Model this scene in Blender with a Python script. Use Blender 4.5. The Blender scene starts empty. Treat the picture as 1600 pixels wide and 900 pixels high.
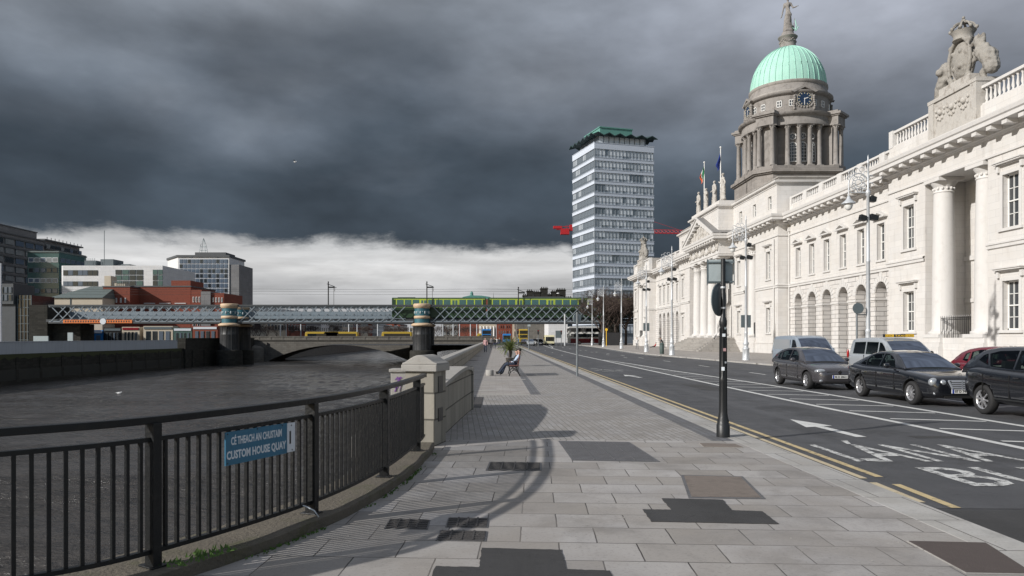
import bpy, bmesh, math, random
from mathutils import Vector, Matrix, Euler, noise as mnoise
random.seed(7)
PI = math.pi
scene = bpy.context.scene
col = scene.collection
R = math.radians

# ------------------------------------------------------------------ camera
cam_d = bpy.data.cameras.new('camera'); cam = bpy.data.objects.new('camera', cam_d); col.objects.link(cam)
cam.location = (0, 0, 1.65); cam.rotation_euler = (R(90), 0, 0)
cam_d.sensor_width = 36; cam_d.lens = 25.875
cam_d.shift_x = 25/1600; cam_d.shift_y = 77/1600
cam_d.clip_start = 0.1; cam_d.clip_end = 6000
scene.camera = cam

# ------------------------------------------------------------------ sun, sky, exposure
SUN_ELEV = R(27); SDIR = Vector((0.88, 0.475, 0)).normalized()      # ground direction the shadows fall towards
sd = bpy.data.lights.new('sun', 'SUN'); so = bpy.data.objects.new('sun', sd); col.objects.link(so)
sd.energy = 4.8; sd.angle = R(0.9); sd.color = (1.0, 0.965, 0.92)
ldir = Vector((SDIR.x*math.cos(SUN_ELEV), SDIR.y*math.cos(SUN_ELEV), -math.sin(SUN_ELEV)))
so.rotation_euler = ldir.to_track_quat('-Z', 'Y').to_euler()
so.location = (-30, -20, 40)
scene.view_settings.view_transform = 'Standard'; scene.view_settings.look = 'None'
scene.view_settings.exposure = 0.0; scene.view_settings.gamma = 1.0
scene.view_settings.use_curve_mapping = False

class NT:
    """tiny node helper"""
    def __init__(s, tree): s.t = tree; s.n = tree.nodes; s.l = tree.links
    def new(s, typ, **kw):
        nd = s.n.new(typ)
        for k, v in kw.items(): setattr(nd, k, v)
        return nd
    def put(s, sock, v):
        if hasattr(v, 'links') or hasattr(v, 'is_output'): s.l.new(v, sock)
        else:
            try: sock.default_value = v
            except Exception: sock.default_value = (*v, 1) if hasattr(v, '__len__') and len(v) == 3 else v
    def math(s, op, a, b=0.0, c=None, clamp=False):
        nd = s.new('ShaderNodeMath', operation=op, use_clamp=clamp); s.put(nd.inputs[0], a); s.put(nd.inputs[1], b)
        if c is not None: s.put(nd.inputs[2], c)
        return nd.outputs[0]
    def noise(s, vec, scale, detail=4, rough=.55, dist=0.0, color=False):
        nd = s.new('ShaderNodeTexNoise'); s.put(nd.inputs['Vector'], vec); nd.inputs['Scale'].default_value = scale
        nd.inputs['Detail'].default_value = detail; nd.inputs['Roughness'].default_value = rough; nd.inputs['Distortion'].default_value = dist
        return nd.outputs['Color' if color else 'Fac']
    def ramp(s, fac, stops, interp='LINEAR'):
        nd = s.new('ShaderNodeValToRGB'); cr = nd.color_ramp; cr.interpolation = interp
        while len(cr.elements) < len(stops): cr.elements.new(.5)
        for e, (p, c) in zip(cr.elements, stops):
            e.position = p; e.color = (c, c, c, 1) if not hasattr(c, '__len__') else (*c, 1)
        s.put(nd.inputs[0], fac); return nd.outputs[0]
    def mix(s, fac, a, b, mode='MIX'):
        nd = s.new('ShaderNodeMix', data_type='RGBA', blend_type=mode)
        s.put(nd.inputs[0], fac)
        for i, v in ((6, a), (7, b)):
            if hasattr(v, 'is_output'): s.l.new(v, nd.inputs[i])
            else: nd.inputs[i].default_value = (*v, 1) if len(v) == 3 else v
        return nd.outputs[2]
    def comb(s, x, y, z):
        nd = s.new('ShaderNodeCombineXYZ')
        for i, v in enumerate((x, y, z)): s.put(nd.inputs[i], v)
        return nd.outputs[0]
    def sep(s, v):
        nd = s.new('ShaderNodeSeparateXYZ'); s.put(nd.inputs[0], v); return nd.outputs
    def mr(s, v, a, b, c=0.0, d=1.0, smooth=False):
        nd = s.new('ShaderNodeMapRange', interpolation_type='SMOOTHSTEP' if smooth else 'LINEAR')
        for i, q in enumerate((v, a, b, c, d)): s.put(nd.inputs[i], q)
        return nd.outputs[0]

def make_world():
    w = bpy.data.worlds.new('World'); scene.world = w; w.use_nodes = True
    N = NT(w.node_tree); N.n.clear()
    out = N.new('ShaderNodeOutputWorld'); bg = N.new('ShaderNodeBackground'); N.l.new(bg.outputs[0], out.inputs[0])
    sky = N.new('ShaderNodeTexSky', sky_type='NISHITA'); sky.sun_disc = False
    sky.sun_elevation = SUN_ELEV; sky.sun_rotation = math.atan2(-SDIR.x, -SDIR.y) % (2*PI)
    sky.air_density = 1.2; sky.dust_density = 1.5
    tc = N.new('ShaderNodeTexCoord'); d = tc.outputs['Generated']
    x, y, z = N.sep(d)
    hyp = N.math('SQRT', N.math('ADD', N.math('MULTIPLY', x, x), N.math('MULTIPLY', y, y)))
    el = N.math('DIVIDE', z, N.math('MAXIMUM', hyp, .01))                # tan(elevation)
    az = N.math('ARCTAN2', x, y)                                          # 0 = down the river, + to the right
    elw = N.math('MAXIMUM', z, .0)
    k = N.math('ADD', elw, .22)
    cx = N.math('DIVIDE', x, k); cy = N.math('DIVIDE', y, k)
    pv = N.comb(cx, cy, 3.1)
    big = N.noise(pv, .75, 3, .5, .15)
    med = N.noise(pv, 1.7, 5, .5, .15)
    fine = N.noise(N.comb(N.math('MULTIPLY', az, 3.0), N.math('MULTIPLY', el, 5.5), 1.7), 2.0, 6, .50, .1)
    wob = N.noise(N.comb(N.math('MULTIPLY', az, 2.6), N.math('MULTIPLY', el, 6.0), 8.2), 2.0, 6, .6, .3)
    # storm deck brightness by elevation: darkest low, paler towards the zenith, palest upper right
    e2 = N.math('ADD', el, N.math('MULTIPLY', N.math('SUBTRACT', big, .5), .42))
    e2 = N.math('ADD', e2, N.math('MULTIPLY', N.math('SUBTRACT', med, .5), .34))
    deck = N.ramp(N.mr(e2, .10, .62), [(0, (.050, .066, .085)), (.20, (.060, .079, .102)), (.40, (.112, .135, .167)),
                                        (.60, (.205, .232, .272)), (1, (.35, .375, .42))])
    azr = N.mr(az, -.15, .55, 0, 1, True)
    hi = N.mr(el, .20, .42, 0, 1, True)
    deck = N.mix(N.math('MULTIPLY', N.math('MULTIPLY', azr, hi), .85), deck, (.40, .425, .49))
    shade = N.math('ADD', .60, N.math('MULTIPLY', fine, .80))
    lmp = N.noise(N.comb(N.math('MULTIPLY', az, 2.4), N.math('MULTIPLY', el, 4.6), 6.6), 1.5, 7, .50, .12)
    lm2 = N.noise(N.comb(N.math('ADD', N.math('MULTIPLY', az, 3.0), N.math('MULTIPLY', el, 2.5)), N.math('MULTIPLY', el, 5.5), 1.1), 2.2, 7, .50, .1)
    shade = N.math('MULTIPLY', shade, N.mr(lmp, .34, .68, .82, 1.30, True))
    shade = N.math('MULTIPLY', shade, N.mr(lm2, .3, .7, .90, 1.12))
    deck = N.mix(1.0, deck, N.comb(shade, shade, shade), 'MULTIPLY')
    # bright gap under the storm deck
    lowc = N.ramp(N.mr(N.math('ADD', el, N.math('MULTIPLY', N.math('SUBTRACT', wob, .5), .10)), 0, .13),
                  [(0, (.43, .435, .45)), (.45, (.56, .565, .575)), (.75, (.80, .80, .80)), (1, (.62, .63, .64))])
    sh2 = N.mr(N.noise(N.comb(N.math('MULTIPLY', az, 2.2), N.math('MULTIPLY', el, 16.0), 4.4), 2.6, 6, .55, .4), .35, .7, .74, 1.06)
    lowc = N.mix(1.0, lowc, N.comb(sh2, sh2, sh2), 'MULTIPLY')
    edge = N.math('ADD', .118, N.math('MULTIPLY', N.math('SUBTRACT', wob, .5), .07))
    rag = N.noise(N.comb(N.math('MULTIPLY', az, 9.0), N.math('MULTIPLY', el, 22.0), 2.2), 2.0, 7, .68, .3)
    edge = N.math('ADD', edge, N.math('MULTIPLY', N.math('SUBTRACT', rag, .5), .030))
    edge = N.math('SUBTRACT', edge, N.mr(az, .09, .19, 0, .16, True))
    up = N.mr(N.math('SUBTRACT', el, edge), -.008, .014, 0, 1, True)
    clouds = N.mix(up, lowc, deck)
    # behind the camera the cover breaks up: pale cloud and blue sky, the side the sun shines from
    cover = N.mr(N.math('ADD', N.noise(pv, .9, 5, .55, .3), N.mr(y, -.4, .35, 0, .5)), .50, .60, 0, 1, True)
    back = N.mr(y, -.35, .25, 0, 1, True)
    clouds = N.mix(back, N.mix(N.mr(med, .38, .62, 0, 1, True), (.08, .10, .14), (.50, .51, .53)), clouds)
    c10 = N.mix(1.0, clouds, (10, 10, 10), 'MULTIPLY')
    final = N.mix(cover, sky.outputs[0], c10)
    N.l.new(final, bg.inputs[0]); bg.inputs[1].default_value = 0.1
make_world()

# ------------------------------------------------------------------ helpers
def XA(px, Y): return (px-775)*Y/1150          # place on the photo's lens model -> metres
def ZA(py, Y): return 1.65-(py-527)*Y/1150
WL = {}                                        # world location of every parent

def tag(o, label=None, cat=None, group=None, kind=None):
    if label: o['label'] = label
    if cat: o['category'] = cat
    if group: o['group'] = group
    if kind: o['kind'] = kind
    return o
def thing(name, label, cat, loc=(0, 0, 0), group=None):
    o = bpy.data.objects.new(name, None); o.empty_display_size = .3; col.objects.link(o)
    o.location = loc; WL[o.name] = Vector(loc)
    return tag(o, label, cat, group)
def copy_tree(o, parent=None):
    c = o.copy(); col.objects.link(c)
    if parent: c.parent = parent
    for ch in list(KIDS.get(o.name, ())):
        k = copy_tree(bpy.data.objects[ch], c)
        KIDS.setdefault(c.name, []).append(k.name)
    return c
KIDS = {}

class MB:
    def __init__(s, xf=None): s.v = []; s.f = []; s.m = []; s.s = []; s.xf = xf; s.mat = 0; s.smooth = False
    def add(s, vs, fs, mat=None, smooth=None):
        b = len(s.v)
        if s.xf is not None: vs = [s.xf @ Vector(p) for p in vs]
        s.v += [tuple(p) for p in vs]
        s.f += [tuple(i+b for i in f) for f in fs]
        s.m += [s.mat if mat is None else mat]*len(fs)
        s.s += [s.smooth if smooth is None else smooth]*len(fs)
        return s
    def box(s, x0, x1, y0, y1, z0, z1, mat=None):
        if x0 > x1: x0, x1 = x1, x0
        if y0 > y1: y0, y1 = y1, y0
        if z0 > z1: z0, z1 = z1, z0
        v = [(x0,y0,z0),(x1,y0,z0),(x1,y1,z0),(x0,y1,z0),(x0,y0,z1),(x1,y0,z1),(x1,y1,z1),(x0,y1,z1)]
        return s.add(v, [(0,3,2,1),(4,5,6,7),(0,1,5,4),(1,2,6,5),(2,3,7,6),(3,0,4,7)], mat, False)
    def poly(s, pts, mat=None): return s.add(pts, [tuple(range(len(pts)))], mat, False)
    def prism(s, pts, axis, a, b, mat=None):
        """2D outline pts extruded along axis from a to b. axis x:(y,z) y:(x,z) z:(x,y)"""
        def mk(p, t):
            if axis == 'x': return (t, p[0], p[1])
            if axis == 'y': return (p[0], t, p[1])
            return (p[0], p[1], t)
        n = len(pts); v = [mk(p, a) for p in pts]+[mk(p, b) for p in pts]
        ar = sum(pts[i][0]*pts[(i+1) % n][1]-pts[(i+1) % n][0]*pts[i][1] for i in range(n))
        flip = (ar > 0) ^ (b > a) ^ (axis == 'y')
        f = [(i, (i+1) % n, n+(i+1) % n, n+i) for i in range(n)]+[tuple(range(n))[::-1], tuple(range(n, 2*n))]
        if flip: f = [q[::-1] for q in f]
        return s.add(v, f, mat, False)
    def lathe(s, prof, c=(0, 0, 0), n=16, mat=None, smooth=True, axis='z', a0=0, a1=2*PI, caps=True):
        full = abs(a1-a0-2*PI) < 1e-6; m = n if full else n+1; v = []
        for r, z in prof:
            for i in range(m):
                a = a0+(a1-a0)*i/n
                p = (r*math.cos(a), r*math.sin(a), z)
                if axis == 'y': p = (p[0], p[2], p[1])
                if axis == 'x': p = (p[2], p[0], p[1])
                v.append((c[0]+p[0], c[1]+p[1], c[2]+p[2]))
        f = []
        for j in range(len(prof)-1):
            for i in range(n):
                k = (i+1) % m
                q = (j*m+i, j*m+k, (j+1)*m+k, (j+1)*m+i)
                f.append(q if axis != 'y' else q[::-1])
        s.add(v, f, mat, smooth)
        if full and caps:
            b = len(s.v)-len(v)
            for j in (0, len(prof)-1):
                if prof[j][0] > 1e-4:
                    s.f.append(tuple(b+j*m+i for i in (range(m) if j else range(m-1, -1, -1)))); s.m.append(s.mat if mat is None else mat); s.s.append(False)
        return s
    def cyl(s, x, y, z0, z1, r0, r1=None, n=12, mat=None): return s.lathe([(r0, z0), (r0 if r1 is None else r1, z1)], (x, y, 0), n, mat)
    def tube(s, pts, r, n=6, mat=None, r1=None, closed=False, smooth=True):
        pts = [Vector(p) for p in pts]; L = len(pts); v = []
        up = Vector((0, 0, 1))
        for i, p in enumerate(pts):
            if closed: t = pts[(i+1) % L]-pts[i-1]
            else: t = pts[min(i+1, L-1)]-pts[max(i-1, 0)]
            if t.length < 1e-9: t = Vector((0, 0, 1))
            t.normalize()
            u = up if abs(t.z) < .95 else Vector((0, 1, 0))
            a = t.cross(u).normalized(); b = a.cross(t).normalized()
            rr = r if r1 is None else r+(r1-r)*i/max(1, L-1)
            for k in range(n):
                an = 2*PI*k/n+PI/n
                v.append(p+a*rr*math.cos(an)+b*rr*math.sin(an))
        f = []
        for i in range(L if closed else L-1):
            j = (i+1) % L
            for k in range(n): f.append((i*n+k, i*n+(k+1) % n, j*n+(k+1) % n, j*n+k))
        if not closed: f += [tuple(range(n))[::-1], tuple((L-1)*n+k for k in range(n))]
        return s.add(v, f, mat, smooth)
    def beam(s, a, b, w, h, mat=None):
        """rectangular bar from a to b, w wide across, h high"""
        a = Vector(a); b = Vector(b); t = (b-a).normalized()
        u = Vector((0, 0, 1)) if abs(t.z) < .95 else Vector((0, 1, 0))
        sd = t.cross(u).normalized(); up = sd.cross(t).normalized()
        v = []
        for p in (a, b):
            for i, j in ((-1, -1), (1, -1), (1, 1), (-1, 1)): v.append(p+sd*i*w/2+up*j*h/2)
        return s.add(v, [(0,1,2,3),(7,6,5,4),(0,4,5,1),(1,5,6,2),(2,6,7,3),(3,7,4,0)], mat, False)
    def ball(s, c, r, n=10, mat=None, sc=(1, 1, 1)):
        v = []; m = n//2+1
        for j in range(m+1):
            t = PI*j/m
            for i in range(n):
                a = 2*PI*i/n; v.append((c[0]+r*sc[0]*math.sin(t)*math.cos(a), c[1]+r*sc[1]*math.sin(t)*math.sin(a), c[2]+r*sc[2]*math.cos(t)))
        f = [((j+1)*n+i, (j+1)*n+(i+1) % n, j*n+(i+1) % n, j*n+i) for j in range(m) for i in range(n)]
        return s.add(v, f, mat, True)
    def build(s, name, mats, parent=None, label=None, cat=None, group=None, kind=None, bevel=0, subd=0, merge=False, local=False):
        if not isinstance(mats, (list, tuple)): mats = [mats]
        xs = [p[0] for p in s.v]; ys = [p[1] for p in s.v]; zs = [p[2] for p in s.v]
        org = Vector(((min(xs)+max(xs))/2, (min(ys)+max(ys))/2, min(zs)))
        me = bpy.data.meshes.new(name)
        me.from_pydata([(p[0]-org.x, p[1]-org.y, p[2]-org.z) for p in s.v], [], s.f)
        for m in mats: me.materials.append(m)
        me.polygons.foreach_set('material_index', s.m); me.polygons.foreach_set('use_smooth', s.s)
        if merge:
            bm = bmesh.new(); bm.from_mesh(me); bmesh.ops.remove_doubles(bm, verts=bm.verts, dist=1e-4)
            bmesh.ops.recalc_face_normals(bm, faces=bm.faces); bm.to_mesh(me); bm.free()
        me.update()
        if any(s.s): me.set_sharp_from_angle(angle=R(64))
        o = bpy.data.objects.new(name, me); col.objects.link(o)
        if parent:
            o.parent = parent; o.location = org-(Vector((0, 0, 0)) if local else WL[parent.name]); KIDS.setdefault(parent.name, []).append(o.name)
        else: o.location = org
        WL[o.name] = org
        if bevel: b = o.modifiers.new('bevel', 'BEVEL'); b.width = bevel; b.segments = 2; b.limit_method = 'ANGLE'; b.angle_limit = R(40)
        if subd: b = o.modifiers.new('sub', 'SUBSURF'); b.levels = subd; b.render_levels = subd
        return tag(o, label, cat, group, kind)

def set_mesh_world(o, me): o.data = me
def bake(o):
    """apply the modifiers of o"""
    dg = bpy.context.evaluated_depsgraph_get(); dg.update()
    me = bpy.data.meshes.new_from_object(o.evaluated_get(dg)); o.modifiers.clear(); o.data = me
    return o
def text_mb(mb, body, M4, size, mat=None, depth=.004, sx=1.0, bold=0.0, width=None):
    """add lettering to a mesh builder; M4 maps the text plane (x right, y up, z out)"""
    cu = bpy.data.curves.new('t', 'FONT'); cu.body = body; cu.size = size; cu.extrude = depth; cu.offset = bold; cu.resolution_u = 2
    ob = bpy.data.objects.new('t', cu); col.objects.link(ob)
    dg = bpy.context.evaluated_depsgraph_get(); dg.update()
    me = bpy.data.meshes.new_from_object(ob.evaluated_get(dg))
    xs = [v.co.x for v in me.vertices] or [0]; w = max(xs)-min(xs); x0 = min(xs)
    if width: sx = width/max(w, 1e-6)
    old = mb.xf; mb.xf = M4 if old is None else old @ M4
    mb.add([((v.co.x-x0)*sx, v.co.y, v.co.z) for v in me.vertices], [tuple(p.vertices) for p in me.polygons], mat, False)
    mb.xf = old
    bpy.data.objects.remove(ob); bpy.data.curves.remove(cu); bpy.data.meshes.remove(me)

# ------------------------------------------------------------------ materials
M = {}
def wall_uv(N):
    """(u along the wall, height) from world position and face direction"""
    g = N.new('ShaderNodeNewGeometry'); px, py, pz = N.sep(g.outputs['Position']); nx, ny, nz = N.sep(g.outputs['Normal'])
    isx = N.math('GREATER_THAN', N.math('ABSOLUTE', nx), N.math('ABSOLUTE', ny))
    u = N.math('ADD', N.math('MULTIPLY', isx, py), N.math('MULTIPLY', N.math('SUBTRACT', 1.0, isx), px))
    return u, pz, g
def mat(name, base, rough=.8, metal=0.0, var=.0, vscale=3.0, bump=0.0, bscale=20, spec=None, dirt=None, dscale=.8, dcol=None, coat=0, emis=None, alpha=None, streak=0, trans=0):
    m = bpy.data.materials.new(name); m.use_nodes = True; N = NT(m.node_tree)
    b = N.n['Principled BSDF']; b.inputs['Roughness'].default_value = rough; b.inputs['Metallic'].default_value = metal
    if spec is not None: b.inputs['Specular IOR Level'].default_value = spec
    if coat: b.inputs['Coat Weight'].default_value = coat; b.inputs['Coat Roughness'].default_value = .04
    c = (*base, 1); cur = None
    g = N.new('ShaderNodeNewGeometry'); P = g.outputs['Position']
    if var:
        n = N.noise(P, vscale, 5, .6)
        cur = N.mix(n, tuple(x*(1-var) for x in base), tuple(min(1, x*(1+var)) for x in base))
    if dirt:
        n = N.mr(N.noise(P, dscale, 6, .65, .4), .5, .72, 0, dirt, True)
        cur = N.mix(n, cur if cur else base, dcol or tuple(x*.4 for x in base))
    if streak:
        px, py, pz = N.sep(P)
        n = N.mr(N.noise(N.comb(N.math('MULTIPLY', px, 2.2), N.math('MULTIPLY', py, 2.2), N.math('MULTIPLY', pz, .18)), 1.3, 5, .6), .48, .75, 0, streak, True)
        cur = N.mix(n, cur if cur else base, dcol or tuple(x*.4 for x in base))
    if cur: N.l.new(cur, b.inputs['Base Color'])
    else: b.inputs['Base Color'].default_value = c
    if bump:
        bn = N.new('ShaderNodeBump'); bn.inputs['Strength'].default_value = bump; bn.inputs['Distance'].default_value = .02
        N.l.new(N.noise(P, bscale, 5, .6), bn.inputs['Height']); N.l.new(bn.outputs[0], b.inputs['Normal'])
    if emis: b.inputs['Emission Color'].default_value = (*emis[0], 1); b.inputs['Emission Strength'].default_value = emis[1]
    if trans: b.inputs['Transmission Weight'].default_value = trans
    M[name] = m; return m

def ashlar(name, base, bw, bh, joint=.55, mort=.012, var=.08, soot=0.5, sootcol=(.16, .14, .125), bump=.4, jdeep=.5, streak=.35, warm=None):
    """coursed stone: blocks, joints, soot and rain streaks that sit on the stone"""
    m = bpy.data.materials.new(name); m.use_nodes = True; N = NT(m.node_tree); b = N.n['Principled BSDF']; b.inputs['Roughness'].default_value = .85
    b.inputs['Specular IOR Level'].default_value = .2
    u, v, g = wall_uv(N); P = g.outputs['Position']
    br = N.new('ShaderNodeTexBrick'); N.l.new(N.comb(u, v, 0), br.inputs['Vector'])
    br.inputs['Scale'].default_value = 1; br.inputs['Brick Width'].default_value = bw; br.inputs['Row Height'].default_value = bh
    br.inputs['Mortar Size'].default_value = mort; br.inputs['Mortar Smooth'].default_value = .3; br.inputs['Bias'].default_value = 0
    br.inputs['Color1'].default_value = (*[x*(1-var) for x in base], 1); br.inputs['Color2'].default_value = (*[min(1, x*(1+var)) for x in base], 1)
    br.inputs['Mortar'].default_value = (*[x*joint for x in base], 1)
    n1 = N.noise(P, .7, 6, .62, .3); c = N.mix(N.mr(n1, .3, .75), br.outputs['Color'], N.mix(1.0, br.outputs['Color'], warm or (.965, .94, .91), 'MULTIPLY'))
    px, py, pz = N.sep(P)
    st = N.noise(N.comb(N.math('MULTIPLY', px, 1.6), N.math('MULTIPLY', py, 1.6), N.math('MULTIPLY', pz, .22)), 1.1, 6, .62)
    c = N.mix(N.mr(st, .52, .74, 0, streak, True), c, sootcol)
    n2 = N.noise(P, 2.6, 7, .68, .3); c = N.mix(N.mr(n2, .56, .78, 0, soot, True), c, sootcol)
    N.l.new(c, b.inputs['Base Color'])
    bn = N.new('ShaderNodeBump'); bn.inputs['Strength'].default_value = bump; bn.inputs['Distance'].default_value = .03
    h = N.math('SUBTRACT', N.math('MULTIPLY', N.noise(P, 14, 5, .6), .25), N.math('MULTIPLY', br.outputs['Fac'], jdeep))
    N.l.new(h, bn.inputs['Height']); N.l.new(bn.outputs[0], b.inputs['Normal'])
    M[name] = m; return m

def paving(name, base, bw, bh, rot=0.0, mort=.008, var=.16, jointcol=(.05, .045, .04), offx=0, offy=0, squash=1.0, stain=.45, rough=.8, bump=.5):
    m = bpy.data.materials.new(name); m.use_nodes = True; N = NT(m.node_tree); b = N.n['Principled BSDF']
    g = N.new('ShaderNodeNewGeometry'); P = g.outputs['Position']
    mp = N.new('ShaderNodeMapping'); N.l.new(P, mp.inputs['Vector']); mp.inputs['Rotation'].default_value = (0, 0, rot); mp.inputs['Location'].default_value = (offx, offy, 0)
    wob = N.new('ShaderNodeVectorMath', operation='ADD'); N.l.new(mp.outputs[0], wob.inputs[0])
    nn = N.noise(P, 5.0, 2, .5, 0, True); sc = N.new('ShaderNodeVectorMath', operation='SCALE'); N.l.new(nn, sc.inputs[0]); sc.inputs['Scale'].default_value = .012
    N.l.new(sc.outputs[0], wob.inputs[1])
    br = N.new('ShaderNodeTexBrick'); N.l.new(wob.outputs[0], br.inputs['Vector']); br.offset_frequency = 2; br.offset = .5
    br.inputs['Scale'].default_value = 1; br.inputs['Brick Width'].default_value = bw; br.inputs['Row Height'].default_value = bh
    br.squash = squash; br.squash_frequency = 3
    br.inputs['Mortar Size'].default_value = mort; br.inputs['Mortar Smooth'].default_value = .2; br.inputs['Bias'].default_value = 0
    br.inputs['Color1'].default_value = (base[0]*(1-var), base[1]*(1-var*1.05), base[2]*(1-var*1.15), 1); br.inputs['Color2'].default_value = (base[0]*(1+var*.85), base[1]*(1+var), base[2]*(1+var*1.25), 1)
    br.inputs['Mortar'].default_value = (*jointcol, 1)
    c = br.outputs['Color']
    c = N.mix(N.mr(N.noise(P, .55, 4, .6), .42, .62, 0, .35, True), c, (base[0]*.78, base[1]*.80, base[2]*.86))
    # uneven joints: some filled with sand
    c = N.mix(N.mr(N.noise(P, 1.3, 3, .5), .45, .62, 0, .45), c, N.mix(1.0, tuple(x*.8 for x in base), (.95, .92, .88), 'MULTIPLY')) if stain else c
    c = N.mix(N.mr(N.noise(P, .9, 7, .65, .5), .46, .70, 0, stain, True), c, tuple(x*.45 for x in base))
    c = N.mix(N.mr(N.noise(P, 34, 4, .7), .50, .72, 0, .5, True), c, tuple(x*.5 for x in base))
    c = N.mix(N.mr(N.noise(P, 3.1, 7, .72, .8), .54, .66, 0, .35, True), c, tuple(x*.6 for x in base))
    c = N.mix(N.mr(N.noise(P, 6.5, 6, .7), .62, .70, 0, .3, True), c, tuple(min(1, x*1.35) for x in base))
    # chewing gum and drips
    vo = N.new('ShaderNodeTexVoronoi'); N.l.new(P, vo.inputs['Vector']); vo.inputs['Scale'].default_value = 3.2
    c = N.mix(N.mr(vo.outputs['Distance'], .035, .05, .5, 0), c, tuple(x*.5 for x in base))
    N.l.new(c, b.inputs['Base Color'])
    N.l.new(N.mr(N.noise(P, 2, 4), .3, .7, rough-.15, rough+.1), b.inputs['Roughness'])
    bn = N.new('ShaderNodeBump'); bn.inputs['Strength'].default_value = bump; bn.inputs['Distance'].default_value = .01
    h = N.math('SUBTRACT', N.math('MULTIPLY', N.noise(P, 60, 4, .7), .3), N.math('MULTIPLY', br.outputs['Fac'], 1.0))
    N.l.new(h, bn.inputs['Height']); N.l.new(bn.outputs[0], b.inputs['Normal'])
    M[name] = m; return m

ashlar('portland', (.60, .588, .572), 1.1, .42, .82, .010, .035, .32, (.33, .305, .28), .25, .4, .30)
ashlar('portland_rustic', (.59, .575, .56), 1.2, .365, .40, .020, .05, .22, (.26, .235, .21), .8, 1.6, .28)
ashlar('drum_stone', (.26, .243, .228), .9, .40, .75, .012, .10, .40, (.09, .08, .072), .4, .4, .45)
ashlar('roof_stone', (.33, .315, .295), 1.2, .45, .7, .012, .10, .5, (.12, .11, .105), .4, .4, .5)
ashlar('quay_stone', (.30, .282, .245), .62, .40, .40, .014, .13, .40, (.12, .115, .09), .7, 1.0, .45)
ashlar('river_wall', (.034, .033, .029), 1.0, .38, .5, .02, .25, .6, (.016, .019, .013), .8, 1.0, .6)
ashlar('bridge_stone', (.15, .142, .128), 1.0, .5, .6, .02, .12, .5, (.06, .058, .05), .5, .6, .5)
ashlar('brick_red', (.20, .062, .042), .24, .085, 1.1, .010, .15, .3, (.07, .035, .03), .2, .2, .2)
ashlar('concrete_panel', (.20, .20, .205), 3.2, 1.6, .7, .03, .08, .35, (.09, .09, .095), .2, .4, .5)
ashlar('cream_render', (.52, .46, .37), 9, 9, .9, .01, .02, .25, (.30, .26, .20), .1, 0, .3)
ashlar('white_panel', (.66, .665, .67), 2.4, 1.1, .7, .02, .04, .15, (.33, .33, .34), .1, .3, .2)
mat('carved_grey', (.29, .275, .25), .85, var=.2, vscale=4, bump=.9, bscale=9, dirt=.8, dscale=2.4, dcol=(.12, .105, .09), spec=.2)
mat('carved', (.44, .42, .39), .85, var=.12, vscale=4, bump=.9, bscale=9, dirt=.75, dscale=2.2, dcol=(.22, .19, .16), spec=.2)
mat('carved_clean', (.585, .572, .555), .85, var=.04, vscale=3, bump=.2, bscale=12, dirt=.25, dscale=2.2, dcol=(.40, .37, .34), spec=.2, streak=.18)
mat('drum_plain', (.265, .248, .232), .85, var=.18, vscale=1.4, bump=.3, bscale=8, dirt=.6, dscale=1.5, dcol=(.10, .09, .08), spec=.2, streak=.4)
mat('copper', (.36, .62, .52), .7, var=.10, vscale=1.2, streak=.5, dcol=(.24, .46, .40), bump=.1, dirt=.3, dscale=.8)
mat('copper_dark', (.09, .24, .21), .6, var=.2, vscale=1.2, streak=.5, dcol=(.06, .16, .15))
mat('lead', (.20, .195, .19), .6, var=.2, vscale=1, streak=.4)
mat('white_paint', (.72, .72, .70), .5, var=.05)
mat('pane', (.045, .05, .055), .12, spec=.6, var=.5, vscale=.9)
mat('pane_pale', (.22, .23, .23), .15, spec=.5, var=.4, vscale=.8)
mat('iron_black', (.014, .015, .016), .42, var=.3, vscale=6, bump=.15, bscale=40, spec=.5)
mat('rail_black', (.010, .011, .012), .42, var=.35, vscale=5, bump=.3, bscale=30, spec=.3, dirt=.3, dscale=7, dcol=(.035, .032, .028))
mat('silver_paint', (.52, .54, .56), .42, metal=.25, var=.08, vscale=8, dirt=.3, dscale=3, dcol=(.30, .30, .30))
mat('grey_pole', (.16, .175, .185), .5, var=.2, vscale=6, dirt=.4, dscale=5)
mat('sign_back', (.10, .125, .135), .5, var=.15, vscale=6, dirt=.35, dscale=5, dcol=(.06, .07, .075))
mat('sign_back_pale', (.34, .39, .40), .5, var=.12, vscale=4, dirt=.3, dscale=5)
mat('street_blue', (.028, .14, .235), .45, var=.18, vscale=14, dirt=.4, dscale=10, dcol=(.02, .08, .13))
mat('sign_white', (.62, .66, .70), .5, dirt=.35, dscale=12, dcol=(.35, .37, .4))
mat('sign_black', (.02, .02, .022), .6)
mat('steel_blue_grey', (.19, .235, .27), .5, var=.2, vscale=1.5, streak=.4, dcol=(.07, .075, .08))
mat('girder_dark', (.05, .056, .062), .6, var=.3, vscale=1.2)
mat('pier_iron', (.035, .036, .038), .5, var=.5, vscale=1.5, streak=.6, dcol=(.012, .012, .012), bump=.3, bscale=6)
mat('pier_cream', (.52, .38, .25), .6, dirt=.4, dscale=1.5)
mat('pier_teal', (.025, .11, .14), .5, var=.3, vscale=3)
mat('train_green', (.022, .050, .022), .4, var=.1)
mat('train_lime', (.38, .48, .06), .4)
mat('train_glass', (.05, .12, .12), .1, spec=.7)
mat('banner_orange', (.62, .16, .025), .6, var=.15, vscale=3)
mat('grass_green', (.07, .13, .025), .9, var=.4, vscale=30)
mat('tide_black', (.016, .017, .014), .6, var=.4, vscale=1.2, bump=.6, bscale=4)
mat('moss', (.040, .046, .018), .95, var=.4, vscale=8)
mat('bark', (.065, .052, .045), .95, var=.3, vscale=3)
mat('twig', (.070, .050, .042), .95, var=.3, vscale=1)
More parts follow.
